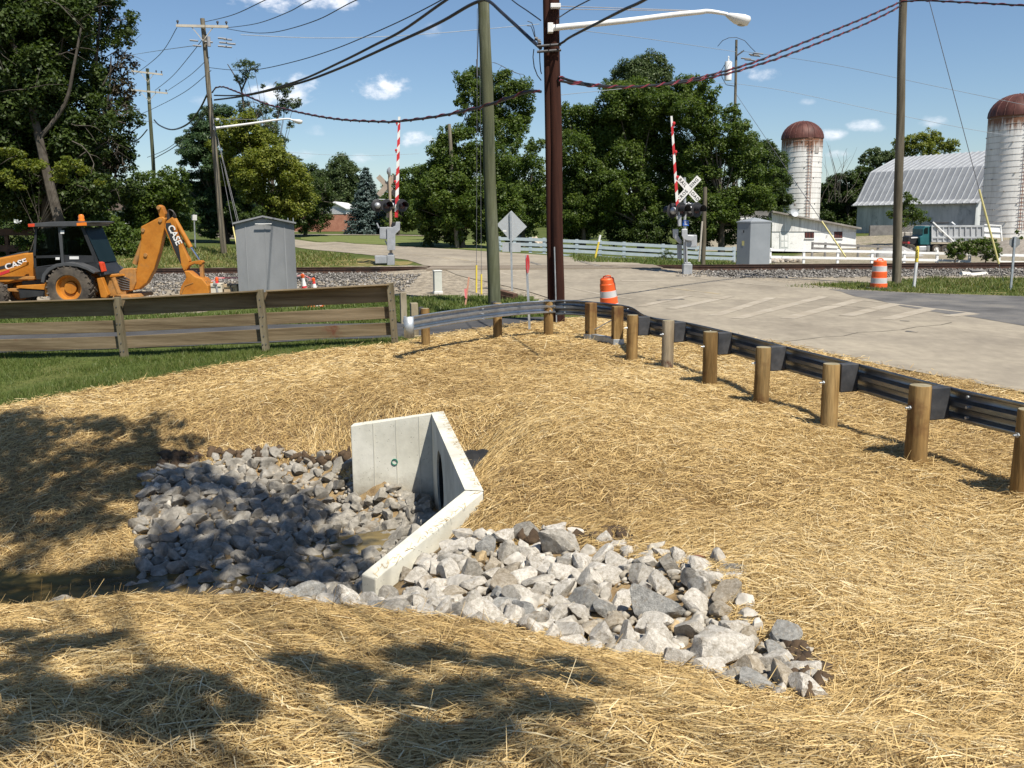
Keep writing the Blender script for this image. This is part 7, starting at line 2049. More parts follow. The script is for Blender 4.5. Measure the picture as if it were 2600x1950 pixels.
# ------------------------------------------------------------------ dump truck and blocks
m_teal = mat('teal_paint', [(0.015, 0.09, 0.1), (0.02, 0.12, 0.13)], 2, .4)
m_alu = mat('dump_body_aluminium', [(0.34, 0.35, 0.36), (0.46, 0.47, 0.48), (0.55, 0.56, 0.56)], .8, .5, metal=.35, stretch=(1, 1, .4), fine=.12, fscale=5)
yt_ = 84.0
def Hh(x, y, dy=0): return at(*zz('h', x, y), yt_ + dy)
c = Hh(1225, 500); gt_ = Hh(1225, 502).z
tk = thing('dump_truck', 'teal dump truck with an open engine bay and ribbed aluminium body behind the white fence', 'truck', (c.x, yt_, gt_))
def hs(pts, y0, y1, mt, nm, bev=.02): return slab(pts, y0, y1, mt, nm, Hh, tk, bev)
hs([(1046, 404), (1042, 318), (1072, 300), (1076, 228), (1098, 196), (1166, 194), (1168, 404)], 0, 2.2, m_teal, 'cab', .05)
hs([(1088, 232), (1104, 214), (1132, 212), (1132, 280), (1088, 282)], -.02, -.005, m_glass, 'cab_window', 0)
hs([(938, 318), (962, 302), (1040, 316), (1046, 404), (930, 396)], .45, 1.75, m_blk, 'engine', .05)
hs([(928, 372), (952, 372), (952, 396), (926, 396)], .4, 1.8, m_redp, 'engine_mount', .02)
hs([(964, 322), (1046, 318), (1046, 330), (966, 334)], .4, .45, m_wf, 'intake_pipe', .01)
hs([(900, 405), (1440, 400), (1440, 432), (900, 432)], .5, 1.7, m_blk, 'chassis', .02)
hs([(1172, 192), (1756, 188), (1756, 345), (1640, 352), (1430, 380), (1166, 376)], -.1, 2.3, m_alu, 'dump_body', .03)
mb = MB()
for k in range(10):
    x = 1178 + 63 * k
    q0, q1 = Hh(x, 198, -.14), Hh(x, 366 - max(0, k - 4) * 5, -.14); mb.beam(q0, q1, .1, .1, up=(0, 1, 0))
for yy in (195, 322): mb.beam(Hh(1172, yy, -.15), Hh(1756, yy, -.15), .1, .16, up=(0, 0, 1))
mb.build('body_ribs', m_alu, tk, world=True)
mb = MB(); mb.beam(Hh(1190, 150, -.25), Hh(1432, 376, -.25), .08, .1); mb.beam(Hh(1400, 148, 1), Hh(1440, 180, 1), .08, .1); mb.build('tarp_bow', m_wf, tk, world=True)
hs([(1240, 150), (1400, 148), (1420, 162), (1370, 170), (1240, 166)], .6, 1.6, m_blk, 'tarp_roll', .03)
hs([(1766, 176), (1950, 188), (1952, 330), (1766, 318)], .0, .08, m_wf, 'tailgate', .01)
mb = MB(); mb.beam(Hh(1950, 186), Hh(1966, 388), .1, .1); mb.beam(Hh(1766, 178, -.05), Hh(1955, 190, -.05), .08, .1); mb.beam(Hh(1766, 252, -.05), Hh(1955, 262, -.05), .08, .1); mb.build('tailgate_frame', m_wf, tk, world=True)
hs([(1030, 420), (1120, 418), (1120, 476), (1030, 478)], -.05, .5, m_alu, 'fuel_tank', .08)
hs([(1120, 415), (1150, 415), (1150, 478), (1120, 478)], -.1, .5, m_chrome, 'mud_guard', .02)
def twheel(cx, cy, r_px, rm, nm):
    c = Hh(cx, cy); R = (Hh(cx + r_px, cy) - c).length; rot = Matrix.Rotation(PI / 2, 3, 'X')
    for yy in (.0, 1.95):
        root = bpy.data.objects.new('wheel', None); COL.objects.link(root); root.parent = tk; root.location = c + Vector((0, yy, 0)) - Vector(tk.location)
        mb = MB(); mb.lathe([(R * .55, -.14), (R * .93, -.15), (R, -.1), (R, .1), (R * .93, .15), (R * .55, .14)], 28, (0, 0, 0), rot); mb.build('tyre', m_tyre, root, smooth=40)
        mb = MB(); mb.lathe([(R * .58, .14), (R * .5, .1), (R * .3, .04), (R * .26, .16), (0.001, .17)], 20, (0, 0, 0), rot); mb.lathe([(R * .58, -.14), (0.001, -.1)], 20, (0, 0, 0), rot); mb.build('rim', rm, root, smooth=40)
twheel(938, 450, 52, m_par, 'wheel'); twheel(1225, 454, 50, m_whp, 'wheel'); twheel(1322, 458, 48, m_par, 'wheel')
m_blkc = mat('precast_block', [(0.36, 0.33, 0.28), (0.44, 0.41, 0.36)], 1.5, .9, fine=.1)
for k, (x0, x1, y0, y1, lab) in enumerate(((832, 868, 262, 328, 'upper left'), (874, 1024, 262, 328, 'upper right'), (832, 868, 332, 398, 'lower left'), (874, 1000, 332, 398, 'lower right'))):
    a, c = at(*zz('h', x0, y1), 87.5), at(*zz('h', x1, y0), 87.5)
    o = thing('concrete_block', '%s block in the stack of big precast concrete blocks beside the truck' % lab, 'concrete block', ((a.x + c.x) / 2, 87.5, a.z), 0, 'precast concrete blocks beside the truck')
    mb = MB(); w, hgt = c.x - a.x, c.z - a.z; mb.box((0, .6, hgt / 2), (w, 1.2, hgt)); mb.build('block', m_blkc, o, bev=.06)
    mb = MB(); mb.box((0, .6, hgt + .01), (w * .25, .3, .05)); mb.build('lifting_lug', m_par, o)
mb = MB(); q = at(*zz('h', 700, 470), 78.0); mb.lathe([(3.4, -.6), (1.6, .35), (0.6, .8), (0.001, .9)], 18, (q.x + .5, q.y, h1(q.x, q.y)))
tag(mb.build('gravel_heap', mat('pale_grit', [(0.25, 0.24, 0.225), (0.34, 0.33, 0.31)], 3, .95, fine=.2, fscale=12), smooth=60), 'pale grit heap left of the truck front wheel', 'gravel heap')
mb = MB(); q = at(*zz('h', 2130, 500), 74.0); mb.lathe([(4.2, -.6), (2.2, .6), (1.0, 1.2), (0.001, 1.3)], 18, (q.x, q.y, h1(q.x, q.y)))
tag(mb.build('gravel_heap', mat('brown_grit', [(0.2, 0.175, 0.145), (0.29, 0.26, 0.22)], 3, .95, fine=.2, fscale=12), smooth=60), 'brownish grit heap behind the far right fence', 'gravel heap')
# concrete scraps on the verge
yc_ = G(*zz('h', 1650, 775)).y + 1.2
def Hc(x, y, dy=0): return at(*zz('h', x, y), yc_ + dy)
m_scr = mat('pale_concrete_scrap', [(0.5, 0.48, 0.42), (0.6, 0.58, 0.52)], 2, .9)
o = thing('concrete_scrap', 'pale broken concrete pipe pieces lying on the grass below the ballast', 'concrete scrap', Hc(1620, 775))
mb = MB(); mb.tube([Hc(1500, 750), Hc(1600, 760)], .17, 12); mb.build('pipe_piece', m_scr, o, world=True, smooth=40)
mb = MB(); mb.tube([Hc(1600, 758, -.05), Hc(1785, 745, .1)], .13, 10); mb.build('pipe_piece', m_scr, o, world=True, smooth=40)
o = thing('concrete_slab', 'grey upright concrete slab on the verge beside the broken pipe pieces', 'concrete slab', Hc(1760, 775, .5))
slab([(1680, 692), (1832, 692), (1832, 790), (1790, 790), (1790, 712), (1680, 712)], .4, .6, m_gf, 'slab', Hc, o, .02)
slab([(1682, 713), (1788, 713), (1788, 790), (1682, 790)], .45, .58, m_par, 'slab_face', Hc, o, .0)

# ------------------------------------------------------------------ houses beyond
m_brick = mat('red_brick', [(0.3, 0.13, 0.085), (0.38, 0.18, 0.12)], 2, .9, fine=.15, fscale=8)
m_shing = mat('brown_shingle', [(0.12, 0.09, 0.075), (0.17, 0.13, 0.11)], 2, .9)
yh = 108.0
def Z2(x, y, dy=0): return at(*zz('2', x, y), yh + dy)
c = Z2(1100, 458); hs_ = thing('brick_house', 'red brick house with a white gable between the trees beyond the lawn', 'house', (c.x, yh, h1(c.x, yh)))
slab([(760, 425), (1345, 425), (1345, 252), (760, 252)], 0, 9, m_brick, 'brick_wall', Z2, hs_, 0)
slab([(760, 480), (1347, 480), (1347, 427), (760, 427)], -.05, 9, m_conc, 'foundation', Z2, hs_, 0)
slab([(1105, 250), (1345, 250), (1338, 190), (1225, 138), (1112, 200)], -.06, 9, m_wf, 'gable', Z2, hs_, 0)
mb = MB()
for k in range(6): yy = 190 + k * 10; mb.beam(Z2(1130, yy, -.08), Z2(1335, yy, -.08), .02, .03)
mb.build('siding_lines', m_ins, hs_, world=True)
for p0, p1 in (((1225, 125), (1352, 192)), ((1225, 125), (1090, 205))):
    slab([p0, p1, (p1[0], p1[1] + 12), (p0[0], p0[1] + 14)], -.4, 9.4, m_wf, 'roof', Z2, hs_, 0)
slab([(740, 205), (1110, 195), (1110, 252), (740, 252)], -.3, 9, m_shing, 'roof', Z2, hs_, 0)
slab([(900, 300), (960, 300), (960, 380), (900, 380)], -.04, .02, m_glass, 'window', Z2, hs_, 0)
yv = 96.0
def V1(x, y, dy=0): return at(*zz('1', x, y), yv + dy)
c = V1(700, 300); wh = thing('white_house', 'white bungalow glimpsed through gaps in the dark trees on the left', 'house', (c.x, yv, h1(c.x, yv)))
slab([(140, 270), (1380, 270), (1380, 130), (140, 130)], 0, 8, m_wf, 'wall', V1, wh, 0)
slab([(100, 135), (1420, 135), (1300, 60), (220, 60)], -.5, 8.5, m_shing, 'roof', V1, wh, 0)
for x in (500, 760, 1180): slab([(x, 160), (x + 60, 160), (x + 60, 230), (x, 230)], -.04, .02, m_glass, 'window', V1, wh, 0)
paddock('dark board fence under the big tree at the left edge', [at(*zz('1', x, y), 50.0) for x, y in ((-300, 318), (60, 320), (420, 322), (700, 326))], None, (0, .85, 1.7), .35, m_tie, .18, 2.2)
# ------------------------------------------------------------------ trees
m_bark = mat('grey_bark', [(0.06, 0.05, 0.038), (0.12, 0.1, 0.08)], 3, .95, bump=.5, stretch=(1, 1, .2))
m_dead = mat('bare_dead_wood', [(0.055, 0.046, 0.036), (0.105, 0.092, 0.075)], 3, .95)
LM = {
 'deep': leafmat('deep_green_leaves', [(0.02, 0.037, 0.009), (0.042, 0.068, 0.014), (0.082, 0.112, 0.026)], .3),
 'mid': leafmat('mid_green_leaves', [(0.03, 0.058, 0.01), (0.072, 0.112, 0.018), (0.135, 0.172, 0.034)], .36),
 'olive': leafmat('olive_leaves', [(0.07, 0.1, 0.014), (0.155, 0.18, 0.026), (0.25, 0.25, 0.048)], .34),
 'pine': leafmat('pine_needles', [(0.018, 0.042, 0.016), (0.038, 0.072, 0.025), (0.07, 0.11, 0.035)], .12),
 'blue': leafmat('blue_spruce_needles', [(0.025, 0.045, 0.038), (0.055, 0.085, 0.075), (0.105, 0.145, 0.135)], .08),
 'grey': leafmat('grey_green_leaves', [(0.03, 0.052, 0.018), (0.065, 0.095, 0.032), (0.115, 0.145, 0.055)], .24),
 'rust': leafmat('brownish_leaves', [(0.028, 0.02, 0.012), (0.05, 0.036, 0.02), (0.045, 0.055, 0.02)], .2),
 'lime': leafmat('sunlit_lime_leaves', [(0.06, 0.09, 0.012), (0.12, 0.15, 0.02), (0.2, 0.2, 0.03)], .32),
}
def leaf_cloud(C, R, s, dens, r, flat=1.0, droop=0.0, elong=.55, subk=.36, nsub=None):
    """Leaf quads in clumps over the surface of a ball; returns vertices and tints."""
    n_sub = nsub or int(np.clip(20 * (R / 1.2) ** 1.1, 16, 110))
    d = r.normal(size=(n_sub, 3)); d /= np.linalg.norm(d, axis=1)[:, None]
    rad = r.uniform(.35, 1.0, n_sub) ** .6
    sc_ = C[None] + d * (rad * R * .82)[:, None] * np.array([1, 1, flat])
    sr = R * subk * r.uniform(.6, 1.25, n_sub)
    per = np.maximum((dens * 2.75 * sr ** 2 * 4 / (s * s * elong)).astype(int), 6)
    idx = np.repeat(np.arange(n_sub), per)
    N = len(idx)
    o = r.normal(size=(N, 3)); o /= np.linalg.norm(o, axis=1)[:, None]
    rr = r.uniform(.15, 1.0, N) ** .5
    P = sc_[idx] + o * (rr * sr[idx])[:, None] * np.array([1, 1, .8 * flat])
    nv = o * .7 + np.array([0, 0, .75]) + r.normal(size=(N, 3)) * .55
    nv /= np.linalg.norm(nv, axis=1)[:, None]
    t = r.normal(size=(N, 3)); t -= nv * (t * nv).sum(1)[:, None]; t /= np.linalg.norm(t, axis=1)[:, None]
    t[:, 2] -= droop; t /= np.linalg.norm(t, axis=1)[:, None]
    bn = np.cross(nv, t)
    L = s * r.uniform(.6, 1.25, N)[:, None]
    V = np.stack([P - t * L / 2, P + bn * L * elong / 2 - nv * L * .08, P + t * L / 2, P - bn * L * elong / 2 - nv * L * .08], 1)
    tint = np.clip(r.normal(.48, .2, N) + .22 * (r.uniform(size=n_sub) - .5)[idx], 0, 1)
    return V.reshape(-1, 3), tint
def quads(n): return np.arange(n * 4).reshape(-1, 4)
def tree(name, label, foot, y, blobs, leaf, kind, cat='tree', dens=1.0, trunk=.2, seed=1, group=None, depth=.7, flat=.95, bare=0, droop=0.0, elong=.55, extra=None, subk=.36, grow=1.18):
    """foot: (u, v or None); blobs: (u, v, radius) in pixels of the 2212-wide view at depth y."""
    leaf *= .8
    r = np.random.default_rng(seed); pr = random.Random(seed)
    b0 = at(foot[0], 500, y); base = Vector((b0.x, b0.y, h1(b0.x, b0.y)))
    o = thing(name, label, cat, base, 0, group)
    VS = []; TS = []; cs = []
    byk = {}
    us = [b[0] for b in blobs]; um = sum(us) / len(us)
    for b in blobs:
        u, v, ru = b[:3]; k = b[3] if len(b) > 3 else kind
        R = ru * grow * y / FD
        dy = pr.uniform(-1, 1) * depth * R * 1.2
        c = at(u, v, y); c = Vector((c.x, c.y + dy, c.z)); cs.append((c, R))
        V, T = leaf_cloud(np.array(c) - np.array(base), R, leaf, dens, r, flat, droop, elong, subk)
        byk.setdefault(k, ([], [])); byk[k][0].append(V); byk[k][1].append(T)
    for k, (vv, tt_) in byk.items():
        V = np.concatenate(vv)
        c_ = np_mesh('crown', V, quads(len(V) // 4), LM[k], attr=np.concatenate(tt_)); c_.parent = o
    zt = max(c.z for c, R in cs); xm_ = sum(c.x for c, R in cs) / len(cs)
    mb = MB(); top = Vector((xm_, y, base.z + (zt - base.z) * .62))
    T = [base - Vector((0, 0, .4)), base.lerp(top, .25) + Vector((pr.uniform(-.2, .2), 0, 0)), base.lerp(top, .55), top]
    mb.tube(smooth_pts(T, 4), [trunk * (1 - .85 * i / 12) for i in range(13)], 9)
    for c, R in cs:
        f = min(max((c.z - base.z) / max(zt - base.z, .1) * .62, .3), .8)
        s0 = base.lerp(top, f)
        mb.tube([s0, s0.lerp(c, .5) + Vector((0, 0, .12 * R)), c], [trunk * .24, trunk * .15, trunk * .05], 6)
    for i, v in enumerate(mb.v): pass
    mb.build('trunk', m_bark, o, world=True, smooth=50)
    if bare or extra:
        mb = MB()
        for k in range(bare):
            c, R = pr.choice(cs)
            p = c + Vector((pr.uniform(-1, 1), pr.uniform(-1.2, .2), pr.uniform(-1, 1))) * R * .9
            d = Vector((pr.uniform(-1, 1), pr.uniform(-.6, .1), pr.uniform(-.7, .9)))
            q = [p]
            for j in range(5):
                d = (d + Vector((pr.gauss(0, .35), pr.gauss(0, .2), pr.gauss(-.08, .35)))).normalized(); q.append(q[-1] + d * R * .38)
            mb.tube(q, [.035, .03, .024, .018, .012, .006], 4)
            for j in (2, 3):
                d2 = (d + Vector((pr.gauss(0, .7), pr.gauss(0, .3), pr.gauss(0, .7)))).normalized(); mb.tube([q[j], q[j] + d2 * R * .35, q[j] + d2 * R * .6 + Vector((0, 0, -.1))], [.016, .012, .005], 4)
        for path, r0 in (extra or []):
            P = smooth_pts([at(a_, c_, y - dy_) for a_, c_, dy_ in path], 4); mb.tube(P, [r0 * (1 - .7 * i / len(P)) for i in range(len(P))], 7)
        mb.build('bare_branches', m_dead, o, world=True, smooth=50)
    return o
def D_(k, pts): return [(*zz(k, x, y), r / ZM[k][2] * .85077, *rest) for x, y, r, *rest in pts]
# the large dark tree at the left edge
tree('broadleaf_tree', 'tall dark tree with bare dead branches filling the left edge of the picture', (95, 500), 50.0,
     [(20, 60, 80), (110, 30, 75), (60, 150, 80), (150, 110, 60), (30, 250, 75), (110, 210, 65), (170, 40, 50), (60, 330, 70, 'deep'), (20, 430, 60), (140, 290, 55), (110, 400, 60), (60, 400, 70), (130, 340, 60), (70, 210, 70), (170, 300, 50), (10, 340, 70), (170, 240, 60), (165, 180, 50), (80, 290, 70), (150, 440, 60), (20, 170, 70), (90, 110, 70), (-60, 100, 110), (-70, 300, 110), (150, 350, 45), (-60, -60, 120), (80, -70, 110), (190, 410, 50), (60, 460, 40)],
     .30, 'deep', dens=1.15, trunk=.42, seed=3, bare=46, extra=[([(150, 560, 1.5), (112, 420, 1.5), (85, 300, 1.6), (62, 200, 1.8), (35, 110, 2), (10, 60, 2)], .3), ([(85, 300, 1.6), (140, 225, 1.8), (160, 140, 2), (175, 60, 2)], .12)])
tree('broadleaf_tree', 'thin brownish tree with upright bare limbs right of the large dark tree', (205, 500), 54.0,
     [(225, 160, 36), (215, 250, 36), (250, 320, 36), (215, 420, 40), (180, 330, 40), (245, 30, 42), (225, 90, 40), (262, 80, 28), (250, 140, 34, 'rust'), (268, 190, 28, 'rust'), (240, 220, 34, 'rust'), (278, 240, 26), (290, 258, 22), (255, 290, 36), (230, 340, 42, 'rust'), (262, 350, 32), (235, 400, 40), (200, 300, 30, 'rust'), (225, -20, 45), (275, 400, 30), (205, 170, 30, 'rust')],
     .26, 'deep', dens=.7, trunk=.2, seed=5, bare=42, extra=[([(206, 440, 1.2), (212, 330, 1.2), (198, 240, 1.3), (205, 150, 1.3), (214, 60, 1.3), (218, -20, 1.3)], .16), ([(206, 420, .5), (216, 300, .6), (235, 200, .7), (240, 120, .7)], .1)])
tree('broadleaf_tree', 'low sunlit lime-green branches at the left edge above the backhoe', (40, 500), 47.0,
     [(15, 335, 34), (50, 352, 30), (10, 380, 30), (90, 360, 22), (140, 365, 26), (165, 355, 20), (185, 370, 20), (125, 385, 24), (40, 400, 24), (215, 395, 16), (150, 345, 18)],
     .2, 'lime', dens=.8, grow=1.0, trunk=.035, seed=6, flat=.6)
tree('broadleaf_tree', 'round green bush-like tree behind the digger arm', (345, 520), 58.0,
     [(310, 400, 36), (345, 390, 32), (370, 420, 40), (330, 440, 45), (390, 400, 28), (300, 460, 40), (370, 470, 40), (405, 440, 22), (290, 430, 34), (270, 480, 36), (350, 500, 34), (385, 375, 18)], .26, 'mid', dens=1.1, trunk=.15, seed=8)
tree('shrub', 'dense leafy shrub mass behind the backhoe cab', (250, 540), 51.0,
     [(250, 500, 40), (290, 520, 34), (215, 500, 40), (180, 480, 46), (265, 545, 26), (130, 480, 40), (230, 550, 24), (90, 510, 40), (30, 530, 40), (150, 530, 34), (310, 545, 22)], .22, 'mid', cat='shrub', dens=.9, trunk=.08, seed=9)
# pine, olive tree, tufted pine left of the gate
tree('pine_tree', 'dark pine with layered drooping boughs behind the tall grey pole', (490, 500), 76.0,
     [(440, 250, 30), (420, 290, 26), (395, 300, 18), (460, 290, 40), (430, 330, 36), (410, 345, 26), (470, 350, 44), (425, 385, 36), (480, 400, 46), (440, 430, 40), (500, 450, 46), (450, 470, 40), (420, 470, 26), (475, 240, 28), (392, 395, 18), (520, 490, 40), (450, 495, 30)],
     .34, 'pine', dens=1.1, trunk=.28, seed=12, flat=.6, elong=.3)
tree('broadleaf_tree', 'olive-yellow spreading tree behind the metal shed', (570, 500), 72.0,
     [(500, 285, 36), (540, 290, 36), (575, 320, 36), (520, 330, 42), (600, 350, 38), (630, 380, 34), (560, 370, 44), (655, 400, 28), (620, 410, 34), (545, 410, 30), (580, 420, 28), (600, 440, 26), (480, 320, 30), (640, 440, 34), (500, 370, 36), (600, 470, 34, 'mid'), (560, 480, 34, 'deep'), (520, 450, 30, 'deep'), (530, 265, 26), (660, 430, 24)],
     .28, 'olive', dens=1.15, trunk=.25, seed=13)
tree('pine_tree', 'open tufted pine rising above the olive-yellow tree', (585, 500), 84.0,
     D_('b', [(350, 490, 62), (300, 540, 40), (400, 470, 36), (320, 750, 60), (590, 660, 56), (690, 720, 50), (620, 740, 55), (560, 780, 50), (480, 760, 48), (640, 610, 34), (465, 605, 18), (570, 600, 26), (520, 900, 70), (580, 980, 60), (400, 820, 60), (660, 880, 28), (560, 1060, 60), (430, 920, 70), (700, 1110, 34), (650, 1110, 40)]),
     .3, 'grey', dens=.75, trunk=.2, seed=14, bare=14, elong=.35, extra=[([zz('b', 330, 760) + (0,), zz('b', 310, 620) + (0,), zz('b', 270, 540) + (0,), zz('b', 215, 450) + (0,)], .1), ([zz('b', 310, 640) + (0,), zz('b', 355, 540) + (0,), zz('b', 380, 470) + (0,)], .09), ([zz('b', 520, 940) + (0,), zz('b', 570, 820) + (0,), zz('b', 600, 680) + (0,)], .1)])
tree('broadleaf_tree', 'small dark-trunked tree in front of the brick house', (655, 505), 92.0,
     [(640, 430, 30), (670, 440, 30), (690, 460, 26), (655, 470, 32), (700, 430, 22), (625, 465, 28), (680, 480, 22), (690, 405, 26)], .28, 'deep', dens=.9, trunk=.25, seed=15, bare=8)
tree('broadleaf_tree', 'rounded olive-green tree on the skyline left of the blue spruce', (735, 500), 118.0,
     [(735, 365, 30), (715, 385, 28), (755, 375, 26), (730, 410, 34), (765, 400, 22), (700, 420, 28), (750, 430, 28)], .34, 'grey', dens=1.1, trunk=.25, seed=16)
tree('broadleaf_tree', 'low dark tree closing the gap behind the olive-yellow tree', (680, 500), 125.0,
     [(690, 400, 30), (660, 380, 28), (680, 430, 30), (640, 400, 30), (715, 445, 26)], .36, 'deep', dens=1.1, trunk=.25, seed=17)
# blue spruce
def spruce(label, u, v0, v1, half, y, seed):
    r = np.random.default_rng(seed)
    t = at(u, v0, y); base = Vector((t.x, t.y, h1(t.x, t.y))); H = t.z - base.z; Rb = half * y / FD
    o = thing('spruce_tree', label, 'tree', base)
    VS = []; TS = []
    nl_ = 22
    for i in range(nl_):
        f = (i + .5) / nl_; z = H * (.02 + .96 * f); R = Rb * (1 - f) ** .8 * (1 + .06 * math.sin(i * 2.1)) + .12
        nb = max(5, int(13 * (1 - f) + 5))
        for k in range(nb):
            a = 2 * PI * (k + r.uniform()) / nb
            Lb = R * r.uniform(.82, 1.1)
            M = int(26 + 90 * (1 - f))
            s = r.uniform(.15, 1, M) ** .7 * Lb
            wid = .16 * Lb * (1 - .6 * s / Lb) + .08
            px = np.cos(a) * s + -np.sin(a) * r.normal(0, 1, M) * wid; py = np.sin(a) * s + np.cos(a) * r.normal(0, 1, M) * wid
            pz = z - .22 * s + .12 * (s / Lb) ** 2 * Lb + r.normal(0, .07, M)
            P = np.stack([px, py, pz], -1)
            nv = r.normal(size=(M, 3)) * .5 + np.array([math.cos(a) * .4, math.sin(a) * .4, .8]); nv /= np.linalg.norm(nv, axis=1)[:, None]
            tt_ = np.array([math.cos(a), math.sin(a), -.1])[None] + r.normal(size=(M, 3)) * .6; tt_ -= nv * (tt_ * nv).sum(1)[:, None]; tt_ /= np.linalg.norm(tt_, axis=1)[:, None]
            bn = np.cross(nv, tt_); L = .3 * r.uniform(.6, 1.2, M)[:, None]
            VS.append(np.stack([P - tt_ * L / 2, P + bn * L * .22, P + tt_ * L / 2, P - bn * L * .22], 1).reshape(-1, 3)); TS.append(np.clip(r.normal(.4 + .35 * r.uniform(), .15, M) + .15 * (s / Lb - .5), 0, 1))
    V = np.concatenate(VS); c_ = np_mesh('crown', V, quads(len(V) // 4), LM['blue'], attr=np.concatenate(TS)); c_.parent = o
    mb = MB(); mb.tube([base - Vector((0, 0, .3)), base + Vector((0, 0, H * .97))], [.22, .02], 8); mb.build('trunk', m_bark, o, world=True)
spruce('blue-grey spruce between the brick house and the far crossing signal', 790, 358, 505, 50, 98.0, 18)
tree('broadleaf_tree', 'dim green tree directly behind the far crossing signal', (860, 505), 96.0,
     [(850, 400, 22), (880, 385, 26), (865, 430, 30), (900, 420, 34), (840, 440, 24), (880, 470, 30), (850, 480, 22), (915, 380, 24)], .3, 'mid', dens=1.0, trunk=.2, seed=19)
# maple group between the green pole and the far signal
tree('maple_tree', 'big dense green maple left of the green pole', (1000, 538), 66.0,
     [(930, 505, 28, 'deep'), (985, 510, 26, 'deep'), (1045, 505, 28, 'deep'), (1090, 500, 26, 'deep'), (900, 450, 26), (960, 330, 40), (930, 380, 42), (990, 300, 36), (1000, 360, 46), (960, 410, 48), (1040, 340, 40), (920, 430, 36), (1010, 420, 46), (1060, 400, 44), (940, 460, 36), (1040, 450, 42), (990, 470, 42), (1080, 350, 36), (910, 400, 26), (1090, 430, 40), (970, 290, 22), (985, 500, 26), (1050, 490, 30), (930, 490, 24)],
     .26, 'mid', dens=1.15, trunk=.3, seed=20)
tree('broadleaf_tree', 'taller tree whose crown shows behind the top of the green pole', (1075, 530), 78.0,
     [(1000, 175, 26), (1035, 165, 30), (1075, 185, 36), (1115, 200, 34), (1020, 205, 30), (1060, 230, 40), (1110, 245, 36), (1140, 235, 16), (1040, 265, 34), (1095, 285, 38), (1000, 235, 22), (1130, 270, 18), (1085, 165, 22)],
     .27, 'mid', dens=.95, trunk=.25, seed=21, bare=6)
tree('broadleaf_tree', 'green tree filling the gap just left of the brown double pole', (1130, 530), 72.0,
     [(1130, 330, 30), (1150, 360, 32), (1160, 310, 18), (1120, 380, 36), (1150, 420, 36), (1120, 450, 34), (1160, 470, 28), (1170, 400, 26), (1140, 490, 26)], .26, 'mid', dens=1.05, trunk=.2, seed=22)
# walnut group right of the brown pole
tree('walnut_tree', 'green tree just right of the brown double pole', (1262, 530), 76.0,
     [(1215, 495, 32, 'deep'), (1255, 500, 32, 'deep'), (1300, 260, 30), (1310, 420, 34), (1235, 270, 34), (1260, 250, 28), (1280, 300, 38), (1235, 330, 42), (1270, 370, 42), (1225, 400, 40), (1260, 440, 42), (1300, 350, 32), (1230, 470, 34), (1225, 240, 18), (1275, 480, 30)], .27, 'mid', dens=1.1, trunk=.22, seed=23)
tree('walnut_tree', 'widest sunlit walnut tree behind the raised gate arm', (1385, 540), 76.0,
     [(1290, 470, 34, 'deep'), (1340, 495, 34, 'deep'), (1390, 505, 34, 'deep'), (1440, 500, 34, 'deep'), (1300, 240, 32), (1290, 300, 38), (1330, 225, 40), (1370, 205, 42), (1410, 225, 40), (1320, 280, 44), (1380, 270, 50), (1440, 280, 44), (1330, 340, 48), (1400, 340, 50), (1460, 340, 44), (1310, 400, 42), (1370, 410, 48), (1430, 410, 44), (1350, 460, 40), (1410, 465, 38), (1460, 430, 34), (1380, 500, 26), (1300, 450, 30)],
     .27, 'mid', dens=1.15, trunk=.36, seed=24)
tree('walnut_tree', 'sunlit walnut tree right of the lettered crossing signal', (1560, 540), 74.0,
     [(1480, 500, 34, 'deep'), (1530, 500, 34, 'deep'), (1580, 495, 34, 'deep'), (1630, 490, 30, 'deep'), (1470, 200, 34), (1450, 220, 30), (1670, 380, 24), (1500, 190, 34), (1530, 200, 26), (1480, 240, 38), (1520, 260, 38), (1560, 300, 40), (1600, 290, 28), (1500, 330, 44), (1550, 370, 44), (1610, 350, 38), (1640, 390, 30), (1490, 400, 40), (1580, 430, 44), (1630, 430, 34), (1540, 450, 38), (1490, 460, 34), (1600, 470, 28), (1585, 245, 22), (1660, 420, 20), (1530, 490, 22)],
     .27, 'mid', dens=1.15, trunk=.32, seed=25)
tree('broadleaf_tree', 'dark grey-green tree showing only its top above the walnut trees', (1395, 530), 100.0,
     [(1340, 165, 26), (1370, 150, 30), (1400, 145, 32), (1430, 165, 28), (1385, 175, 36), (1320, 180, 18), (1440, 195, 24), (1360, 200, 30)], .3, 'grey', dens=1.0, trunk=.3, seed=26)
tree('vine_tower', 'column of green vines climbing the transformer pole above the trees', (1583, 520), 92.0,
     [(1583, 250, 13), (1585, 275, 16), (1600, 290, 20), (1618, 310, 22), (1590, 310, 24), (1605, 340, 30)], .26, 'mid', dens=1.0, trunk=.15, seed=27, cat='vine')
tree('broadleaf_tree', 'dark tree between the walnut tree and the smaller silo', (1660, 520), 108.0,
     [(1640, 330, 30), (1660, 360, 34), (1675, 400, 32), (1645, 400, 36), (1670, 440, 30), (1640, 450, 36), (1685, 350, 18), (1690, 430, 20)], .34, 'deep', dens=1.1, trunk=.25, seed=28)
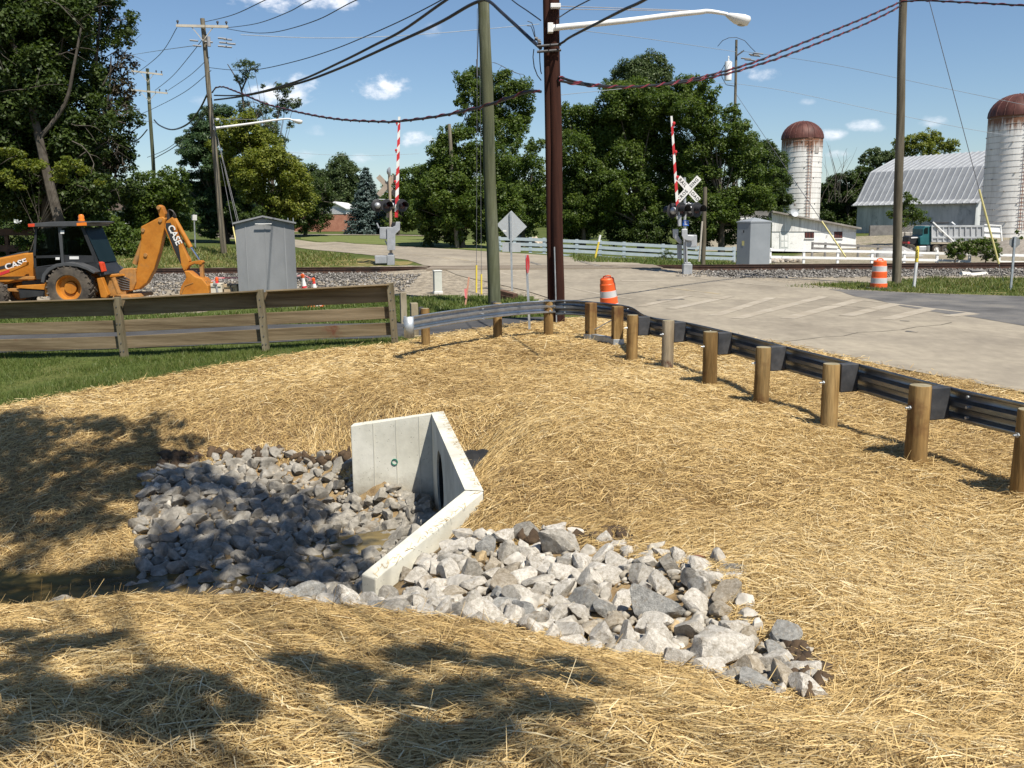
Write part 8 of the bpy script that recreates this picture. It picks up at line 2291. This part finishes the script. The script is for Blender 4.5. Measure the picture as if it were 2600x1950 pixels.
# behind the barns
tree('broadleaf_tree', 'dark green thicket between the smaller silo and the big barn', (1830, 500), 135.0,
     D_('5', [(850, 750, 60), (900, 720, 60), (960, 700, 60), (850, 850, 80), (940, 820, 80), (1020, 780, 70), (1060, 720, 60), (880, 950, 70), (980, 920, 80), (1080, 660, 60), (1030, 860, 60), (1100, 620, 40), (820, 980, 60), (860, 1040, 60), (940, 1010, 60), (1010, 1000, 60), (1060, 960, 60), (1090, 860, 60), (1090, 760, 60)]), .42, 'deep', dens=1.2, trunk=.25, seed=30)
tree('broadleaf_tree', 'dark tree with a pointed top just left of the barn ridge', (1900, 500), 138.0,
     D_('5', [(1100, 560, 46), (1140, 520, 40), (1170, 500, 26), (1200, 560, 60), (1250, 570, 60), (1150, 600, 56), (1290, 560, 50), (1080, 580, 30), (1240, 540, 40)]), .42, 'grey', dens=1.1, trunk=.25, seed=31)
tree('broadleaf_tree', 'olive tree with open branches rising behind the barn roof', (1990, 500), 150.0,
     D_('5', [(1400, 440, 50), (1460, 420, 50), (1530, 410, 54), (1600, 410, 50), (1340, 490, 56), (1420, 500, 60), (1500, 490, 60), (1580, 490, 54), (1660, 470, 40), (1700, 450, 40), (1740, 470, 40), (1690, 500, 50), (1620, 440, 30), (1310, 450, 36)]), .42, 'olive', dens=.85, trunk=.3, seed=32)
tree('small_tree', 'small green tree in front of the barn, partly behind the right-hand pole', (1930, 500), 93.0,
     D_('5', [(1380, 850, 40), (1440, 870, 50), (1400, 920, 60), (1470, 940, 50), (1340, 930, 60), (1500, 980, 40), (1420, 990, 50), (1350, 1000, 40), (1290, 950, 40), (1400, 810, 24), (1530, 985, 24)]), .26, 'mid', dens=.9, trunk=.1, seed=33)
tree('shrub', 'left of the two dark bushes growing through the white rail fence', zz('h', 1480, 560), 57.0,
     D_('h', [(1420, 430, 70), (1500, 400, 70), (1560, 430, 70), (1450, 480, 70), (1550, 500, 70), (1600, 400, 60), (1400, 520, 50), (1500, 540, 50), (1620, 480, 50)]), .17, 'mid', cat='shrub', dens=1.0, trunk=.05, seed=34, droop=.4)
tree('shrub', 'right of the two dark bushes growing through the white rail fence', zz('h', 1820, 560), 57.0,
     D_('h', [(1720, 400, 70), (1800, 380, 70), (1870, 390, 60), (1740, 470, 70), (1840, 460, 80), (1920, 440, 60), (1780, 530, 60), (1890, 520, 60), (1940, 500, 40), (1680, 480, 50)]), .17, 'mid', cat='shrub', dens=1.0, trunk=.05, seed=35, droop=.4)
tree('shrub', 'green weeds at the foot of the taller silo', zz('h', 2080, 400), 82.0, D_('h', [(2040, 380, 40), (2100, 350, 30), (2150, 370, 50), (2180, 330, 30), (2140, 260, 24)]), .22, 'mid', cat='shrub', dens=.7, trunk=.04, seed=36)
tree('shrub', 'weedy tall bush in front of the blue-white paddock fence', zz('4', 1200, 1290), 58.5, D_('4', [(1180, 1240, 26), (1230, 1220, 26), (1270, 1240, 26), (1210, 1270, 26), (1150, 1270, 20), (1260, 1275, 20)]), .15, 'grey', cat='shrub', dens=.5, trunk=.03, seed=37, elong=.25)
# bare twiggy bush beside the smaller silo
q = at(*zz('5', 850, 780), 126.0); o = thing('bare_bush', 'leafless grey bush right of the smaller silo', 'bush', (q.x, q.y, h1(q.x, q.y)))
mb = MB(); pr = random.Random(4)
for k in range(15):
    p = Vector((q.x + pr.uniform(-2.2, 2.2), q.y, h1(q.x, q.y) + 4)); d = Vector((pr.gauss(0, .35), pr.gauss(0, .2), 1)).normalized(); Q = [p]
    for j in range(5): d = (d + Vector((pr.gauss(0, .18), 0, pr.gauss(0, .1)))).normalized(); Q.append(Q[-1] + d * pr.uniform(1.0, 2.0))
    mb.tube(Q, [.04, .035, .03, .025, .018, .01], 4)
mb.build('twigs', m_dead, o, world=True)
# far tree line closing the horizon
r_ = np.random.default_rng(77); VS = []; TS = []
for u in np.arange(-500, 2800, 34):
    y = r_.uniform(165, 215); c = at(u, 478 - r_.uniform(14, 44), y); V, T = leaf_cloud(np.array(c), r_.uniform(3.5, 5.5), .75, 1.0, r_); VS.append(V); TS.append(T)
    c = at(u + 17, 492, y - 8); V, T = leaf_cloud(np.array(c), 4.0, .75, 1.0, r_); VS.append(V); TS.append(T)
V = np.concatenate(VS); o = np_mesh('far_woods', V, quads(len(V) // 4), LM['deep'], attr=np.concatenate(TS)); o['kind'] = 'stuff'; o['label'] = 'distant dark tree line along the horizon'

# ------------------------------------------------------------------ the tree overhead whose shade dapples the straw
pr = random.Random(12); r_ = np.random.default_rng(13)
spots = [(-20, 990, .6), (60, 1000, .5), (180, 1000, .5), (260, 1000, .45), (20, 1110, .5), (-80, 930, .7), (30, 940, .5), (160, 925, .5), (290, 930, .45), (345, 965, .4), (-60, 1060, .7), (90, 1060, .45), (230, 1085, .5), (330, 1040, .4), (150, 1130, .4), (430, 1040, .42), (520, 1080, .5), (620, 1100, .5), (560, 1170, .55),
         (450, 1170, .5), (680, 1190, .5), (640, 1250, .5), (480, 1260, .5), (380, 1230, .45), (330, 1270, .45), (760, 1250, .35), (100, 1270, .5), (-40, 1200, .6), (-60, 1300, .5), (210, 1260, .4),
         (640, 1440, .14), (720, 1460, .18), (800, 1480, .18), (880, 1430, .16), (960, 1420, .2), (1050, 1440, .22), (1130, 1470, .22), (1200, 1450, .16), (1250, 1490, .12), (1000, 1500, .2), (1100, 1530, .2), (900, 1520, .16), (760, 1510, .12), (1180, 1540, .14),
         (20, 1510, .22), (120, 1530, .22), (220, 1510, .2), (330, 1500, .2), (430, 1510, .18), (480, 1550, .16), (380, 1570, .16), (60, 1580, .2), (-60, 1530, .25), (250, 1570, .14),
         (900, 1600, .14), (980, 1620, .16), (880, 1650, .14), (1050, 1590, .1), (20, 1390, .22), (110, 1410, .2), (220, 1400, .16), (-60, 1400, .3), (40, 1450, .18)]
tro = Vector((5.5, -6.5, h1(5.5, -6.5)))
st = thing('shade_tree', 'overhanging leafy tree standing behind the viewer that dapples the straw with shade', 'tree', tro)
VS = []; TS = []; mb = MB(); fork = tro + Vector((.2, -.8, 5.2))
mb.tube(smooth_pts([tro - Vector((0, 0, .4)), tro + Vector((.1, -.3, 2.4)), fork], 4), [.3 - .018 * i for i in range(9)], 10)
for (u, v, R) in spots:
    g = G(u, v) if v < 1655 else atz(u, v, .7)
    hgt = pr.uniform(7.5, 10.5) if v < 1300 else pr.uniform(5.2, 7.0)
    c = g + SUN * ((hgt - g.z) / SUN.z)
    V, T = leaf_cloud(np.array(c - tro), R * (1.5 if v < 1300 else .95), .13, .62 if v < 1300 else .2, r_, .6); VS.append(V); TS.append(T)
    mb.tube(smooth_pts([fork, fork.lerp(c, .5) + Vector((pr.gauss(0, .5), pr.gauss(0, .5), 1.2)), c], 3), [.016, .014, .012, .01, .008, .006, .004], 4)
V = np.concatenate(VS); c_ = np_mesh('crown', V, quads(len(V) // 4), LM['mid'], attr=np.concatenate(TS)); c_.parent = st
mb.build('trunk', m_bark, st, world=True, smooth=50)
